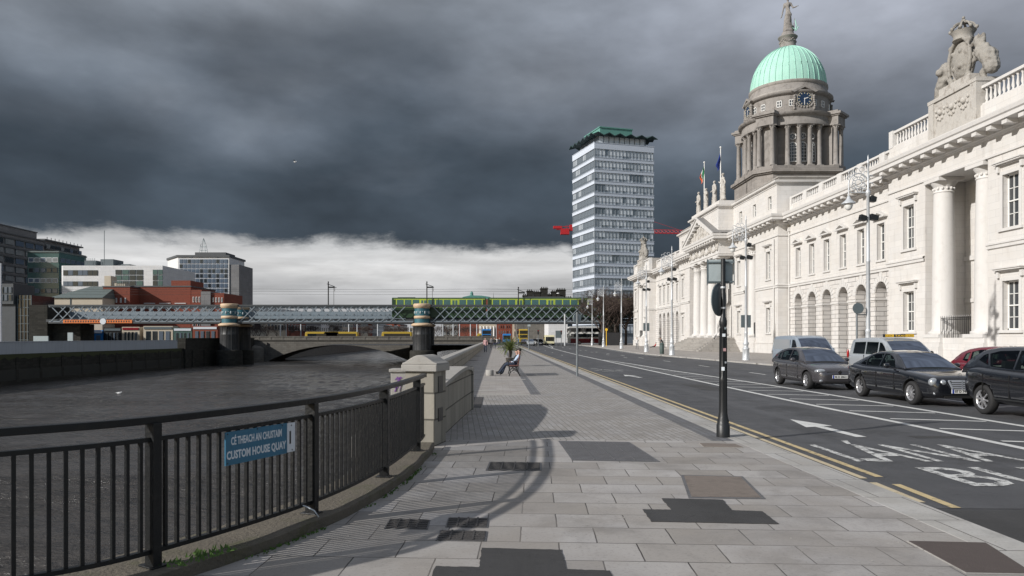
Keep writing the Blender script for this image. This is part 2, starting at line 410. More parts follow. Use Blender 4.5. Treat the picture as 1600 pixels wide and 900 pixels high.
mat('palm_leaf', (.12, .15, .035), .7, var=.4, vscale=6)
mat('bench_wood', (.16, .06, .045), .6, var=.2, vscale=20)
mat('skin', (.45, .27, .20), .6)
mat('hair_dark', (.025, .018, .014), .7)
mat('cloth_blue', (.38, .47, .60), .9, var=.1, vscale=14)
mat('cloth_navy', (.025, .035, .06), .9, var=.2, vscale=14)
mat('cloth_black', (.018, .018, .020), .9, var=.2, vscale=14)
mat('cloth_white', (.62, .61, .60), .9, var=.1, vscale=14)
mat('cloth_red', (.38, .03, .03), .9, var=.1, vscale=14)
mat('cloth_pink', (.50, .30, .30), .9, var=.1, vscale=14)
mat('cloth_grey', (.16, .16, .17), .9, var=.1, vscale=14)
mat('tyre', (.016, .016, .017), .8, bump=.1)
mat('arch_black', (.006, .006, .006), .9)
mat('alloy', (.62, .62, .64), .28, metal=.8)
mat('chrome', (.75, .76, .78), .12, metal=1.0)
mat('car_glass', (.010, .014, .017), .015, spec=.8, coat=.35)
def window_glass(name, tint, refl):
    m = bpy.data.materials.new(name); m.use_nodes = True; N = NT(m.node_tree); N.n.clear()
    o = N.new('ShaderNodeOutputMaterial'); mx = N.new('ShaderNodeMixShader'); tr = N.new('ShaderNodeBsdfTransparent'); gl = N.new('ShaderNodeBsdfGlossy')
    tr.inputs[0].default_value = (*tint, 1); gl.inputs['Roughness'].default_value = .01; gl.inputs['Color'].default_value = (.22, .25, .30, 1)
    lw = N.new('ShaderNodeFresnel'); lw.inputs[0].default_value = 1.5
    N.l.new(N.mr(lw.outputs[0], 0, 1, refl, 1), mx.inputs[0]); N.l.new(tr.outputs[0], mx.inputs[1]); N.l.new(gl.outputs[0], mx.inputs[2]); N.l.new(mx.outputs[0], o.inputs[0])
    M[name] = m
window_glass('tinted_glass', (.38, .44, .42), .06)
mat('interior', (.03, .03, .032), .9)
mat('plastic_black', (.016, .017, .018), .55)
mat('lamp_glass', (.42, .44, .46), .12, metal=.55, coat=.8, var=.5, vscale=22)
mat('lamp_red', (.35, .012, .012), .15, coat=.5)
mat('plate_white', (.68, .68, .66), .4)
mat('plate_blue', (.02, .05, .30), .4)
mat('paint_black', (.008, .009, .012), .16, coat=1.0, spec=.6)
mat('paint_grey', (.075, .072, .078), .26, metal=.45, coat=.8)
mat('paint_silver', (.46, .49, .52), .34, metal=.45, coat=.6)
mat('paint_vansilver', (.32, .37, .43), .36, metal=.35, coat=.6)
mat('paint_red', (.13, .006, .014), .2, coat=1.0)
mat('crane_red', (.42, .015, .02), .5)
mat('yellow', (.75, .46, .03), .5)
mat('bus_blue', (.02, .16, .42), .4)
mat('bus_red', (.22, .012, .02), .35)
mat('bus_white', (.70, .70, .68), .4)
mat('bus_yellow', (.42, .29, .035), .4)
mat('bus_cream', (.66, .62, .40), .4)
mat('glass_green', (.05, .105, .10), .15, spec=.8, var=.3, vscale=.4)
mat('glass_blue', (.085, .115, .16), .15, spec=.8, var=.4, vscale=.25)
mat('glass_dark', (.022, .027, .032), .12, spec=.8, var=.5, vscale=.4)
mat('slate', (.075, .08, .085), .6, var=.2, vscale=1)
mat('slate_green', (.10, .125, .12), .6, var=.2, vscale=1)
mat('grey_parapet', (.36, .39, .43), .7, streak=.4, dcol=(.2, .21, .22))
mat('lh_white', (.54, .59, .67), .6, var=.04, streak=.15, dcol=(.45, .46, .48))
mat('lh_glass', (.16, .19, .22), .12, spec=.9)
mat('lh_glass_pale', (.66, .70, .74), .22, spec=.7)  # pane colour with the reflected sky painted in
mat('lh_glass_mid', (.42, .46, .50), .2, spec=.8)
mat('lh_frame', (.20, .225, .25), .4)
mat('canopy_dark', (.025, .05, .05), .5)
mat('copper_mid', (.12, .29, .25), .6, streak=.4, dcol=(.08, .22, .19))
mat('grid_blue', (.23, .27, .33), .6)
mat('flag_blue', (.01, .03, .20), .8)
mat('flag_green', (.01, .16, .06), .8)
mat('flag_white', (.7, .7, .68), .8)
mat('flag_orange', (.62, .10, .02), .8)
mat('granite', (.34, .325, .30), .75, var=.14, vscale=3, dirt=.5, dscale=5, bump=.5, bscale=60, dcol=(.17, .16, .14))
mat('planter', (.06, .05, .04), .8)
mat('bin_green', (.05, .075, .07), .6)
mat('gull_white', (.75, .75, .74), .8)
mat('clock_blue', (.012, .03, .07), .4)
mat('gold', (.55, .50, .36), .5, metal=.2)
mat('graffiti', (.18, .07, .28), .6)
mat('litter', (.08, .25, .55), .5)
mat('gull_grey', (.35, .36, .38), .8)
# ------------------------------------------------------------------ ground, road, river
paving('slab_paving', (.335, .312, .288), .62, .475, rot=R(3), mort=.006, var=.20, jointcol=(.035, .03, .027), offx=.11, offy=.23, stain=.55)
paving('brick_paving', (.31, .292, .272), .21, .104, rot=R(87), mort=.006, var=.13, jointcol=(.085, .08, .072), stain=.35)
paving('tan_paving', (.345, .318, .292), .45, .30, rot=R(0), mort=.005, var=.10, jointcol=(.16, .14, .12), stain=.3)
paving('band_paving', (.14, .14, .145), .20, .11, rot=R(90), mort=.006, var=.12, stain=.2)
paving('far_paving', (.36, .33, .30), .8, .6, rot=0, mort=.006, var=.10, stain=.35)
paving('kerb_stone', (.40, .385, .36), .46, .95, rot=R(0), mort=.007, var=.07, offx=-.05, stain=.5, squash=1.0)
def asphalt(name, base, patch=.5, agg=.5):
    m = bpy.data.materials.new(name); m.use_nodes = True; N = NT(m.node_tree); b = N.n['Principled BSDF']
    P = N.new('ShaderNodeNewGeometry').outputs['Position']; px, py, pz = N.sep(P)
    c = N.mix(N.noise(P, 260, 2, .6), tuple(x*(1-agg) for x in base), tuple(x*(1+agg) for x in base))
    c = N.mix(N.mr(N.noise(P, 70, 3, .7), .60, .72, 0, .4, True), c, tuple(x*3.2 for x in base))
    c = N.mix(N.mr(N.noise(N.comb(N.math('MULTIPLY', px, 1.1), N.math('MULTIPLY', py, .16), 0), 1.2, 6, .65), .42, .68, 0, patch, True), c, tuple(x*1.7 for x in base))
    c = N.mix(N.mr(N.noise(P, .45, 6, .7, .6), .50, .64, 0, min(1, patch*1.5), True), c, tuple(x*.5 for x in base))
    c = N.mix(N.mr(N.noise(P, 22, 5, .7), .5, .75, 0, .5, True), c, tuple(x*1.8 for x in base))
    trk = N.noise(N.comb(N.math('MULTIPLY', px, 1.5), N.math('MULTIPLY', py, .03), 7), 1.0, 3, .5)
    c = N.mix(N.mr(trk, .46, .60, 0, .35, True), c, tuple(x*1.55 for x in base))
    c = N.mix(N.mr(N.math('ABSOLUTE', N.math('SUBTRACT', N.noise(P, .5, 5, .6, 1.2), .5)), .0, .0035, .55, 0), c, tuple(x*.35 for x in base))
    N.l.new(c, b.inputs['Base Color']); N.l.new(N.mr(N.noise(P, 1.4, 5), .3, .7, .62, .85), b.inputs['Roughness'])
    bn = N.new('ShaderNodeBump'); bn.inputs['Strength'].default_value = .45; bn.inputs['Distance'].default_value = .01
    N.l.new(N.noise(P, 130, 3, .7), bn.inputs['Height']); N.l.new(bn.outputs[0], b.inputs['Normal'])
    M[name] = m
asphalt('asphalt', (.056, .057, .061)); asphalt('asphalt_patch', (.034, .033, .033), .4, .8); asphalt('far_ground', (.10, .098, .093))
def roadpaint(name, base, wear):
    """thermoplastic paint worn through to the asphalt in patches"""
    m = bpy.data.materials.new(name); m.use_nodes = True; N = NT(m.node_tree); b = N.n['Principled BSDF']; b.inputs['Roughness'].default_value = .7
    P = N.new('ShaderNodeNewGeometry').outputs['Position']
    n = N.math('ADD', N.math('MULTIPLY', N.noise(P, 9, 7, .72), .7), N.math('MULTIPLY', N.noise(P, 90, 3, .7), .3))
    f = N.mr(n, wear-.03, wear+.05, 0, 1)
    c = N.mix(f, base, (.06, .06, .062)); c = N.mix(N.mr(N.noise(P, 3, 5), .5, .75, 0, .4), c, tuple(x*.5 for x in base))
    N.l.new(c, b.inputs['Base Color']); M[name] = m
roadpaint('line_white', (.60, .60, .58), .60); roadpaint('line_worn', (.58, .58, .56), .515); roadpaint('line_yellow', (.52, .41, .22), .57); roadpaint('line_pale', (.50, .42, .28), .60)

def water_mat():
    m = bpy.data.materials.new('river_water'); m.use_nodes = True; N = NT(m.node_tree); b = N.n['Principled BSDF']
    P = N.new('ShaderNodeNewGeometry').outputs['Position']; px, py, pz = N.sep(P)
    b.inputs['Base Color'].default_value = (.058, .053, .049, 1); b.inputs['Roughness'].default_value = .16; b.inputs['Specular IOR Level'].default_value = .42; b.inputs['IOR'].default_value = 1.33
    w1 = N.noise(N.comb(N.math('MULTIPLY', px, .5), N.math('MULTIPLY', py, 1.2), 0), .9, 6, .62, .5)
    w2 = N.noise(N.comb(N.math('MULTIPLY', px, .75), N.math('MULTIPLY', py, 1.5), 5), 3.2, 5, .6, .6)
    w3 = N.noise(P, 12, 3, .6, .4)
    h = N.math('ADD', N.math('ADD', w1, N.math('MULTIPLY', w2, .34)), N.math('MULTIPLY', w3, .06))
    bn = N.new('ShaderNodeBump'); bn.inputs['Strength'].default_value = 1.0; bn.inputs['Distance'].default_value = .55
    N.l.new(N.mr(N.noise(N.comb(N.math('MULTIPLY', px, .05), N.math('MULTIPLY', py, .11), 2), 1.0, 4, .6, .6), .38, .62, .35, 1.15, True), bn.inputs['Strength'])
    N.l.new(h, bn.inputs['Height']); N.l.new(bn.outputs[0], b.inputs['Normal'])
    M['water'] = m
water_mat()

WZ = -4.45                                      # water level
ROADZ = -.08
FENCE = [(-12, .2), (-8, 1.0), (-5.6, 2.25), (-4.0, 3.45), (-2.93, 4.35), (-2.33, 5.0), (-1.63, 6.5), (-1.25, 8.2), (-1.09, 10.1), (-1.07, 10.9)]
def catmull(P, step=8):
    out = []
    for i in range(len(P)-1):
        p0 = Vector(P[max(i-1, 0)]); p1 = Vector(P[i]); p2 = Vector(P[i+1]); p3 = Vector(P[min(i+2, len(P)-1)])
        for k in range(step):
            t = k/step
            out.append(.5*((2*p1)+(-p0+p2)*t+(2*p0-5*p1+4*p2-p3)*t*t+(-p0+3*p1-3*p2+p3)*t**3))
    out.append(Vector(P[-1])); return out
FC = catmull(FENCE, 10)
def offs(path, d):
    out = []
    for i, p in enumerate(path):
        t = (path[min(i+1, len(path)-1)]-path[max(i-1, 0)]).normalized(); out.append(p+Vector((t.y, -t.x))*d)
    return out
RIVER_EDGE = offs(FC, -.48)                     # river side of the plinth
PL_OUT = offs(FC, .17)

# footpath: slabs near, brick further, edge follows the quay
def sheet(name, pts, z, m, kind='structure', thick=None):
    b = MB()
    if thick: b.prism(pts, 'z', z, z-thick)
    else: b.poly([(x, y, z) for x, y in pts])
    return b.build(name, M[m], kind=kind)
SB = 11.85                                      # slab / brick boundary at x=0, turned 3 degrees
def yb(x): return SB-x*math.tan(R(2.2))
pts = [(p.x, p.y) for p in RIVER_EDGE]+[(-1.56, 11.0), (-1.56, yb(-1.56)), (3.8, yb(3.8)), (3.8, -14), (-30, -14), (-30, .2)]
sheet('pavement', pts, 0, 'slab_paving', thick=.3)
sheet('brick_pavement', [(-2.4, yb(-2.4)), (-2.4, 21.2), (3.45, 21.2), (3.45, yb(3.45))], 0, 'brick_paving', thick=.3)
sheet('brick_pavement', [(1.3, 21.2), (1.3, 160), (3.45, 160), (3.45, 21.2)], 0, 'brick_paving', thick=.3)
sheet('slab_pavement', [(-2.4, 21.2), (-2.4, 160), (1.0, 160), (1.0, 21.2)], 0, 'tan_paving', thick=.3)
sheet('paving_band', [(1.0, 21.2), (1.0, 160), (1.3, 160), (1.3, 21.2)], 0, 'band_paving', thick=.3)
sheet('paving_band', [(3.45, yb(3.45)), (3.45, 160), (3.8, 160), (3.8, yb(3.8))], 0, 'band_paving', thick=.3)
b = MB(); b.box(3.8, 4.25, -14, 160, -.3, 0.0); o = b.build('kerb', M['kerb_stone'], kind='structure', bevel=.012)
b = MB()
for (x0, y0, x1, y1) in ((-1.85, 20.9, .95, 21.15), (-1.0, 22.6, .1, 22.95), (.25, 28.6, 1.15, 28.95), (-1.5, 27.0, .2, 27.2)): b.box(x0, x1, y0, y1, .0, .005)
b.build('pale_paving_strip', M['granite'], kind='structure')

FAR_KERB = [(17.2, -14), (17.2, 36), (16.7, 50), (15.9, 62), (15.3, 74), (15.7, 88), (16.6, 105), (17.3, 126), (18.4, 165), (20, 185)]
FK = [(p.x, p.y) for p in catmull(FAR_KERB, 6)]
sheet('road', [(4.25, -14), (4.25, 160), (-40, 164), (-40, 185), (-3, 190), (-3, 900), (60, 900), (60, 160)]+[(24, 160), (24, -14)], ROADZ, 'asphalt')
sheet('far_pavement', FK+[(36, 190), (36, -14)], 0, 'far_paving', thick=.3)
b = MB(); P0 = [Vector(p) for p in FK]; P1 = offs(P0, -.30)
for i in range(len(P0)-1):
    a, c, d, e = P0[i], P0[i+1], P1[i+1], P1[i]
    v = [(p.x, p.y, z) for z in (-.2, .012) for p in (a, c, d, e)]
    b.add(v, [(0, 1, 2, 3), (7, 6, 5, 4), (0, 4, 5, 1), (2, 6, 7, 3)])
b.build('far_kerb', M['kerb_stone'], kind='structure')
sheet('ground', [(-2.0, -60), (-2.0, 900), (-2900, 900), (-2900, 5000), (3000, 5000), (3000, -60)], -.16, 'far_ground')
sheet('left_bank_ground', [(-62.5, -60), (-2900, -60), (-2900, 900), (-62.5, 900)], -.5, 'far_ground')
b = MB(); rows = []; yy = -30.0                  # the river as a sheet of real ripples, finer near us
while yy < 900: rows.append(yy); yy += .22 if yy < 30 else (.22+(yy-30)*.012 if yy < 260 else 40)
NX = 150; v = []
for y in rows:
    for i in range(NX+1):
        x = -62+(60.8)*i/NX; a = 1.0 if y < 300 else 0
        h = 2.0*(.070*mnoise.noise(Vector((x*.32, y*.75, 0)))+.055*mnoise.noise(Vector((x*.8, y*1.7, 4)))+.03*mnoise.noise(Vector((x*1.7, y*3.6, 9))))*a
        v.append((x, y, WZ+h))
f = [(j*(NX+1)+i, j*(NX+1)+i+1, (j+1)*(NX+1)+i+1, (j+1)*(NX+1)+i) for j in range(len(rows)-1) for i in range(NX)]
b.add(v, f, None, True); b.build('river', M['water'], kind='structure')

# quay wall under our footpath
b = MB(); E = [(-30, .2)]+[(p.x, p.y) for p in RIVER_EDGE]+[(-1.56, 11.0), (-2.4, 12.4), (-2.4, 900)]
for (x0, y0), (x1, y1) in zip(E, E[1:]):
    b.add([(x0, y0, WZ-1), (x1, y1, WZ-1), (x1, y1, -.005), (x0, y0, -.005)], [(0, 1, 2, 3)])
    b.add([(x0+.5, y0, WZ-1), (x1+.5, y1, WZ-1), (x1+.5, y1, -.305), (x0+.5, y0, -.305)], [(3, 2, 1, 0)])
b.build('quay_wall', M['river_wall'], label='dark stone river wall that drops from our footpath to the water', cat='quay wall')

# ---- road markings (thin sheets on the road)
RZ = ROADZ+.005
def strip(b, pts, w, z=RZ, mat=0):
    """painted line of width w along pts"""
    P = [Vector(p) for p in pts]; A = offs(P, w/2); B = offs(P, -w/2)
    for i in range(len(P)-1): b.add([(A[i].x, A[i].y, z), (A[i+1].x, A[i+1].y, z), (B[i+1].x, B[i+1].y, z), (B[i].x, B[i].y, z)], [(3, 2, 1, 0)], mat)
def rect(b, x0, x1, y0, y1, z=RZ, mat=0): b.add([(x0, y0, z), (x1, y0, z), (x1, y1, z), (x0, y1, z)], [(0, 1, 2, 3)], mat)
def mark(b, name, m, **k): return b.build(name, M[m], kind='structure', **k)
b = MB(); strip(b, [(4.74, 9.1), (4.74, 30), (4.74, 60), (4.78, 100), (5.0, 150)], .10); strip(b, [(4.66, 7.45), (4.70, 8.65)], .10); mark(b, 'yellow_line', 'line_yellow')
b = MB(); strip(b, [(4.50, 9.0), (4.50, 30), (4.50, 60), (4.54, 100), (4.76, 150)], .09); strip(b, [(4.45, 7.7), (4.48, 8.75)], .09); mark(b, 'yellow_line', 'line_pale')
LL = catmull([(8.25, -14), (8.2, 11.5), (8.02, 20), (8.0, 35), (8.0, 60), (8.1, 80), (8.9, 120), (10.2, 160)], 6)
RL = catmull([(10.6, -14), (10.4, 11.5), (10.25, 14.5), (9.95, 24.6), (9.5, 33), (9.0, 40), (8.75, 48), (8.15, 56)], 6)
b = MB(); strip(b, LL, .17); mark(b, 'white_line', 'line_white')
b = MB(); strip(b, RL, .17); mark(b, 'white_line', 'line_white')
b = MB(); strip(b, [(9.1, 120), (9.9, 128), (11.5, 160)], .17); mark(b, 'white_line', 'line_white')
def xat(path, y):
    for a, c in zip(path, path[1:]):
        if a.y <= y <= c.y: return a.x+(c.x-a.x)*(y-a.y)/max(1e-6, c.y-a.y)
    return path[-1].x
b = MB(); y = 3.6
while y < 50:
    xl = xat(LL, y)+.22; xr = xat(RL, y)-.16
    if xr-xl > .3: strip(b, [(xl, y+.25), (xr, y-.25)], .13)
    y += 1.68
mark(b, 'hatch_marking', 'line_white')
b = MB()
for y0 in (19.0, 26.5, 34, 43, 52, 60.5, 68.6, 76.5, 84.5, 93, 101, 110, 120):
    x = 12.4 if y0 < 45 else 12.4-(y0-45)*.02
    rect(b, x, x+.12, y0, y0+2.2)
for y0 in (62, 72, 84, 95, 108, 120, 134): rect(b, 11.0, 11.1, y0, y0+1.8)
for y0 in (70, 82, 94, 106, 118, 132, 146): rect(b, 6.3, 6.4, y0, y0+1.6)
strip(b, [(14.6, 66), (14.4, 74), (14.8, 88), (15.7, 105)], .10)
mark(b, 'dashed_line', 'line_white')
def arrow(x, y, L, w=.19, hw=.62, tilt=0):
    b = MB(Matrix.Translation((x, y, RZ)) @ Matrix.Rotation(tilt, 4, 'Z'))
    b.poly([(-w/2, 0, 0), (w/2, 0, 0), (w/2, L*.55, 0), (-w/2, L*.55, 0)]); b.poly([(-hw/2, L*.5+.003, .001), (hw/2, L*.58, .001), (0, L, .001)])
    return mark(b, 'road_arrow', 'line_white')
arrow(6.33, 12.75, 2.75, tilt=R(3)); arrow(6.2, 31.5, 2.4, tilt=R(8));
b = MB()
for (x0, y0, x1, y1, w) in ((5.2, 38.5, 5.7, 39.2, .2), (5.7, 39.2, 6.2, 38.4, .2), (6.2, 38.4, 6.7, 39.0, .18), (5.4, 37.4, 6.5, 37.6, .2), (5.2, 40.3, 5.6, 40.6, .2)): strip(b, [(x0, y0), (x1, y1)], w)
mark(b, 'cycle_symbol', 'line_worn')
def roadtext(s, x, y, w, h, name):
    b = MB(); text_mb(b, s, Matrix.Translation((x, y, RZ)) @ Matrix.Diagonal((1, h/.70, 1, 1)), 1.0, width=w, depth=0, bold=.006)
    return mark(b, name, 'line_worn')
roadtext('LÁNA', 5.02, 10.25, 2.45, 1.62, 'road_lettering'); roadtext('BUS', 5.55, 8.55, 2.1, 1.25, 'road_lettering')
b = MB(); b.poly([(4.26, 4.0, RZ-.001), (17, 4.0, RZ-.001), (17, 7.35, RZ-.001), (4.26, 7.35, RZ-.001)]); b.build('asphalt_patch', M['asphalt_patch'], kind='structure')
b = MB(); strip(b, [(4.3, 7.42), (7, 7.38), (12, 7.46)], .02); mark(b, 'road_seam', 'asphalt_patch')
b = MB()
for (x, y, dx, dy) in ((7.2, 12.6, .9, .3), (12.8, 31, 1.2, 2.4), (6.8, 24, .8, 3.0), (13.5, 60, 1.4, 6)): b.poly([(x, y, RZ-.002), (x+dx, y, RZ-.002), (x+dx, y+dy, RZ-.002), (x, y+dy, RZ-.002)])
mark(b, 'road_repair', 'asphalt_patch')

# ---- covers and patches set into the slabs
def G(px, py): Y = 1897.5/(py-527); return (XA(px, Y), Y)
def z4(pts): return [G(560+x/2.353, 640+y/2.353) for x, y in pts]
def inset(P, k):
    c = (sum(p[0] for p in P)/len(P), sum(p[1] for p in P)/len(P)); return [(c[0]+(p[0]-c[0])*k, c[1]+(p[1]-c[1])*k) for p in P]
def cover(pts, m, frame='granite', name='manhole_cover', label='', grid=0, kf=1.0):
    t = thing(name, label, 'manhole cover', (sum(p[0] for p in pts)/4, sum(p[1] for p in pts)/4, 0))
    b = MB(); b.prism(inset(pts, 1.07*kf), 'z', .001, .006); b.build('frame', M[frame], t)
    b = MB(); b.prism(pts, 'z', .001, .010)
    if grid:
        p = [Vector(q) for q in pts]
        for i in range(1, grid):
            s = i/grid; a = p[0].lerp(p[3], s); c = p[1].lerp(p[2], s)
            b.beam((a.x, a.y, .012), (c.x, c.y, .012), .014, .006)
        for i in range(1, 4):
            s = i/4; a = p[0].lerp(p[1], s); c = p[3].lerp(p[2], s)
            b.beam((a.x, a.y, .0125), (c.x, c.y, .0125), .016, .007)
    b.build('lid', M[m], t)
    return t
mat('cover_iron', (.12, .118, .122), .5, metal=.2, var=.3, vscale=8, dirt=.4, dscale=6, bump=.4, bscale=50)
mat('cover_dark', (.05, .046, .044), .65, var=.3, vscale=8, bump=.6, bscale=60)
mat('cover_brown', (.18, .15, .128), .85, var=.25, vscale=10, bump=.6, bscale=80, dirt=.4, dscale=4)
mat('cover_rust', (.075, .058, .052), .8, var=.2, vscale=6, bump=.4, bscale=60)
cover(z4([(745,118),(990,122),(1095,190),(795,185)]), 'cover_iron', 'cover_iron', label='large ribbed steel access cover in the slabs beside the brick paving', grid=16)
cover(z4([(487,195),(667,197),(667,224),(475,224)]), 'cover_dark', 'cover_iron', label='wide dark drain cover set left of the large ribbed steel cover', grid=7)
cover(z4([(1197,245),(1405,250),(1480,325),(1225,322)]), 'cover_brown', 'cover_iron', label='square gravel-filled brown cover behind the right-hand asphalt patch', kf=1.03)
cover(z4([(120,405),(260,408),(250,440),(100,437)]), 'cover_dark', 'cover_iron', label='small dark cover nearest the railing, apart from the pair beside it', grid=5)
cover(z4([(335,400),(475,402),(470,435),(325,432)]), 'cover_dark', 'cover_iron', label='small dark cover, the farther one of the pair behind the near asphalt patch', grid=5)
cover(z4([(305,447),(468,450),(462,485),(290,482)]), 'cover_dark', 'cover_iron', label='small dark cover, the nearer one of the pair behind the near asphalt patch', grid=5)
cover([G(1000+x/2.667, 620+y/2.667) for x, y in [(1120,605),(1440,612),(1640,740),(1360,735)]], 'cover_rust', 'kerb_stone', label='reddish brown plate cover in the slabs against the kerb', kf=.97)
cover(z4([(1255,125),(1385,128),(1415,140),(1270,138)]), 'cover_brown', 'granite', label='thin brownish cover in the slabs behind the pole foot', kf=.95)
def rough_edge(P, amp=.02, n=9):
    out = []
    for i in range(len(P)):
        a = Vector(P[i]); c = Vector(P[(i+1) % len(P)]); t = (c-a); nrm = Vector((t.y, -t.x)).normalized()
        for k in range(n): out.append(tuple(a.lerp(c, k/n)+nrm*(random.uniform(-amp, amp) if k else 0)))
    return out
for P in ([(1115,328),(1340,333),(1372,372),(1485,376),(1545,422),(1077,413),(1045,369),(1150,370)], [(453,511),(747,518),(762,590),(925,595),(965,690),(240,690),(285,578),(443,582)]):
    b = MB(); b.prism(rough_edge(z4(P), .006, 14), 'z', .001, .007); b.build('asphalt_infill', M['asphalt_patch'], kind='structure')
b = MB(); b.prism([(-.72, 17.3), (-.35, 17.3), (-.35, 20.2), (-.72, 20.2)], 'z', .001, .012); b.build('drain_strip', M['cover_dark'], kind='structure')

# ------------------------------------------------------------------ railing along the quay edge
rl = thing('quay_railing', 'black iron railing that curves along the water at the left of the footpath', 'railing', (-2.33, 5.0, .1))
def along(path, z): return [(p.x, p.y, z) for p in path]
FR = [p for p in FC if p.x > -8.3]
def ribbon(b, path, z0, z1, w):
    A = offs(path, w/2); B = offs(path, -w/2); n = len(path); v = []
    for i in range(n): v += [(A[i].x, A[i].y, z0), (B[i].x, B[i].y, z0), (B[i].x, B[i].y, z1), (A[i].x, A[i].y, z1)]
    f = [(i*4+k, i*4+(k+1) % 4, i*4+4+(k+1) % 4, i*4+4+k) for i in range(n-1) for k in range(4)]+[(0, 1, 2, 3), (4*n-1, 4*n-2, 4*n-3, 4*n-4)]
    b.add(v, f)
b = MB(); ribbon(b, FR, 1.065, 1.115, .075); b.build('top_rail', M['rail_black'], rl, bevel=.006)
b = MB(); ribbon(b, FR, .945, .975, .045); b.build('upper_rail', M['rail_black'], rl)
b = MB(); ribbon(b, FR, .185, .215, .045); b.build('bottom_rail', M['rail_black'], rl)
def pt_at(path, s):
    acc = 0
    for a, c in zip(path, path[1:]):
        d = (c-a).length
        if acc+d >= s: return a.lerp(c, (s-acc)/d), (c-a).normalized()
        acc += d
    return path[-1], (path[-1]-path[-2]).normalized()
def s_of(path, x, y):
    best = (9e9, 0); acc = 0
    for a, c in zip(path, path[1:]):
        d = (c-a).length; t = max(0, min(1, (Vector((x, y))-a).dot(c-a)/d/d)); q = a.lerp(c, t); e = (q-Vector((x, y))).length
        if e < best[0]: best = (e, acc+t*d)
        acc += d
    return best[1]
posts = [(-7.2, 1.35), (-5.6, 2.25), (-4.0, 3.45), (-2.33, 5.0), (-1.63, 6.5), (-1.25, 8.2), (-1.09, 10.1)]
PS = [s_of(FR, *p) for p in posts]
for s in PS:
    p, t = pt_at(FR, s); b = MB(Matrix.Translation((p.x, p.y, 0)) @ Matrix.Rotation(math.atan2(t.y, t.x), 4, 'Z'))
    b.box(-.032, .032, -.055, .045, .095, 1.07); b.box(-.06, .06, -.08, .08, .095, .108)
    b.build('post', M['rail_black'], rl, bevel=.004)
TOT = sum((c-a).length for a, c in zip(FR, FR[1:]))
for i, s0 in enumerate([0]+PS):
    s1 = (PS+[TOT])[i]; b = MB(); n = max(1, round((s1-s0)/.092))
    for k in range(1, n):
        p, t = pt_at(FR, s0+(s1-s0)*k/n)
        b.xf = Matrix.Translation((p.x, p.y, 0)) @ Matrix.Rotation(math.atan2(t.y, t.x), 4, 'Z'); b.box(-.011, .011, -.014, .014, .20, .96)
    b.build('bar_panel', M['rail_black'], rl)
b = MB(); N_ = len(FC); v = []
PL_IN = offs(FC, -.44); PL_OUT = [p+Vector((mnoise.noise(Vector((p.x*3, p.y*3, 0)))*.02, 0)) for p in PL_OUT]
for i in range(N_):
    h = .095+.012*mnoise.noise(Vector((FC[i].x*2, FC[i].y*2, 1)))
    v += [(PL_OUT[i].x, PL_OUT[i].y, -.02), (PL_OUT[i].x, PL_OUT[i].y, h-.012), (PL_OUT[i].x*.97+PL_IN[i].x*.03, PL_OUT[i].y*.97+PL_IN[i].y*.03, h), (PL_IN[i].x, PL_IN[i].y, h), (PL_IN[i].x, PL_IN[i].y, -.3)]
b.add(v, [(i*5+k, i*5+5+k, i*5+6+k, i*5+k+1) for i in range(N_-1) for k in range(4)])
mat('plinth_concrete', (.115, .100, .078), .9, var=.35, vscale=5, dirt=.85, dscale=2.2, dcol=(.075, .078, .035), bump=.8, bscale=30)
b.build('concrete_plinth', M['plinth_concrete'], label='low mossy concrete kerb under the black river railing', cat='plinth')
# weeds in the joint at the foot of the plinth
b = MB()
for k in range(1100):
    s = random.random()**.8*(TOT*1.0); p, t = pt_at(FR, s); n = Vector((t.y, -t.x))
    if mnoise.noise(Vector((p.x*2.1, p.y*2.1, 3))) < .02: continue
    q = p+n*(.185+abs(random.gauss(0, .022))); h = random.uniform(.006, .028); a = random.random()*PI*2; w = random.uniform(.004, .012)
    d = Vector((math.cos(a), math.sin(a)));
    b.add([(q.x-d.x*w, q.y-d.y*w, .002), (q.x+d.x*w, q.y+d.y*w, .004), (q.x+d.y*w+d.x*.01, q.y+d.x*w, h), (q.x-d.y*w, q.y-d.x*w, h*.8)], [(0, 1, 2, 3)])
for k in range(90):
    p, t = pt_at(FR, s_of(FR, -2.2, 5.25)+random.gauss(0, .12)); n = Vector((t.y, -t.x)); q = p+n*random.uniform(.0, .2); a = random.random()*6; w = random.uniform(.006, .014)
    b.add([(q.x-w, q.y, .095), (q.x+w, q.y+w, .097), (q.x+w*math.cos(a)*2, q.y+w*2, .095+random.uniform(.01, .04))], [(0, 1, 2)])
b.build('weeds', M['grass_green'], kind='stuff', label='low green weeds along the foot of the railing plinth')

# street name plate on the railing
p0, t0 = pt_at(FR, s_of(FR, *(-2.10, 5.52))); p1, t1 = pt_at(FR, s_of(FR, *(-1.71, 6.20)))
d = (p1-p0); L = d.length; an = math.atan2(d.y, d.x); nr = Vector((d.y, -d.x)).normalized()
sg = thing('street_sign', 'blue bilingual street name plate with a white district number fixed to the railing', 'street sign', (p0.x, p0.y, .68))
X4 = Matrix.Translation((p0.x+nr.x*.045, p0.y+nr.y*.045, .69)) @ Matrix.Rotation(an, 4, 'Z') @ Matrix.Rotation(R(90), 4, 'X')
b = MB(X4); b.box(0, L*.873, 0, .25, -.006, .004); b.build('blue_plate', M['street_blue'], sg)
b = MB(X4); b.box(L*.877, L, .004, .246, -.006, .006); b.build('white_plate', M['sign_white'], sg)
b = MB(X4); text_mb(b, 'CÉ THEACH AN CHUSTAIM', Matrix.Translation((.055, .150, .0045)), .082, width=L*.873-.12, depth=.0012, bold=.002)
b.build('lettering', M['sign_white'], sg)
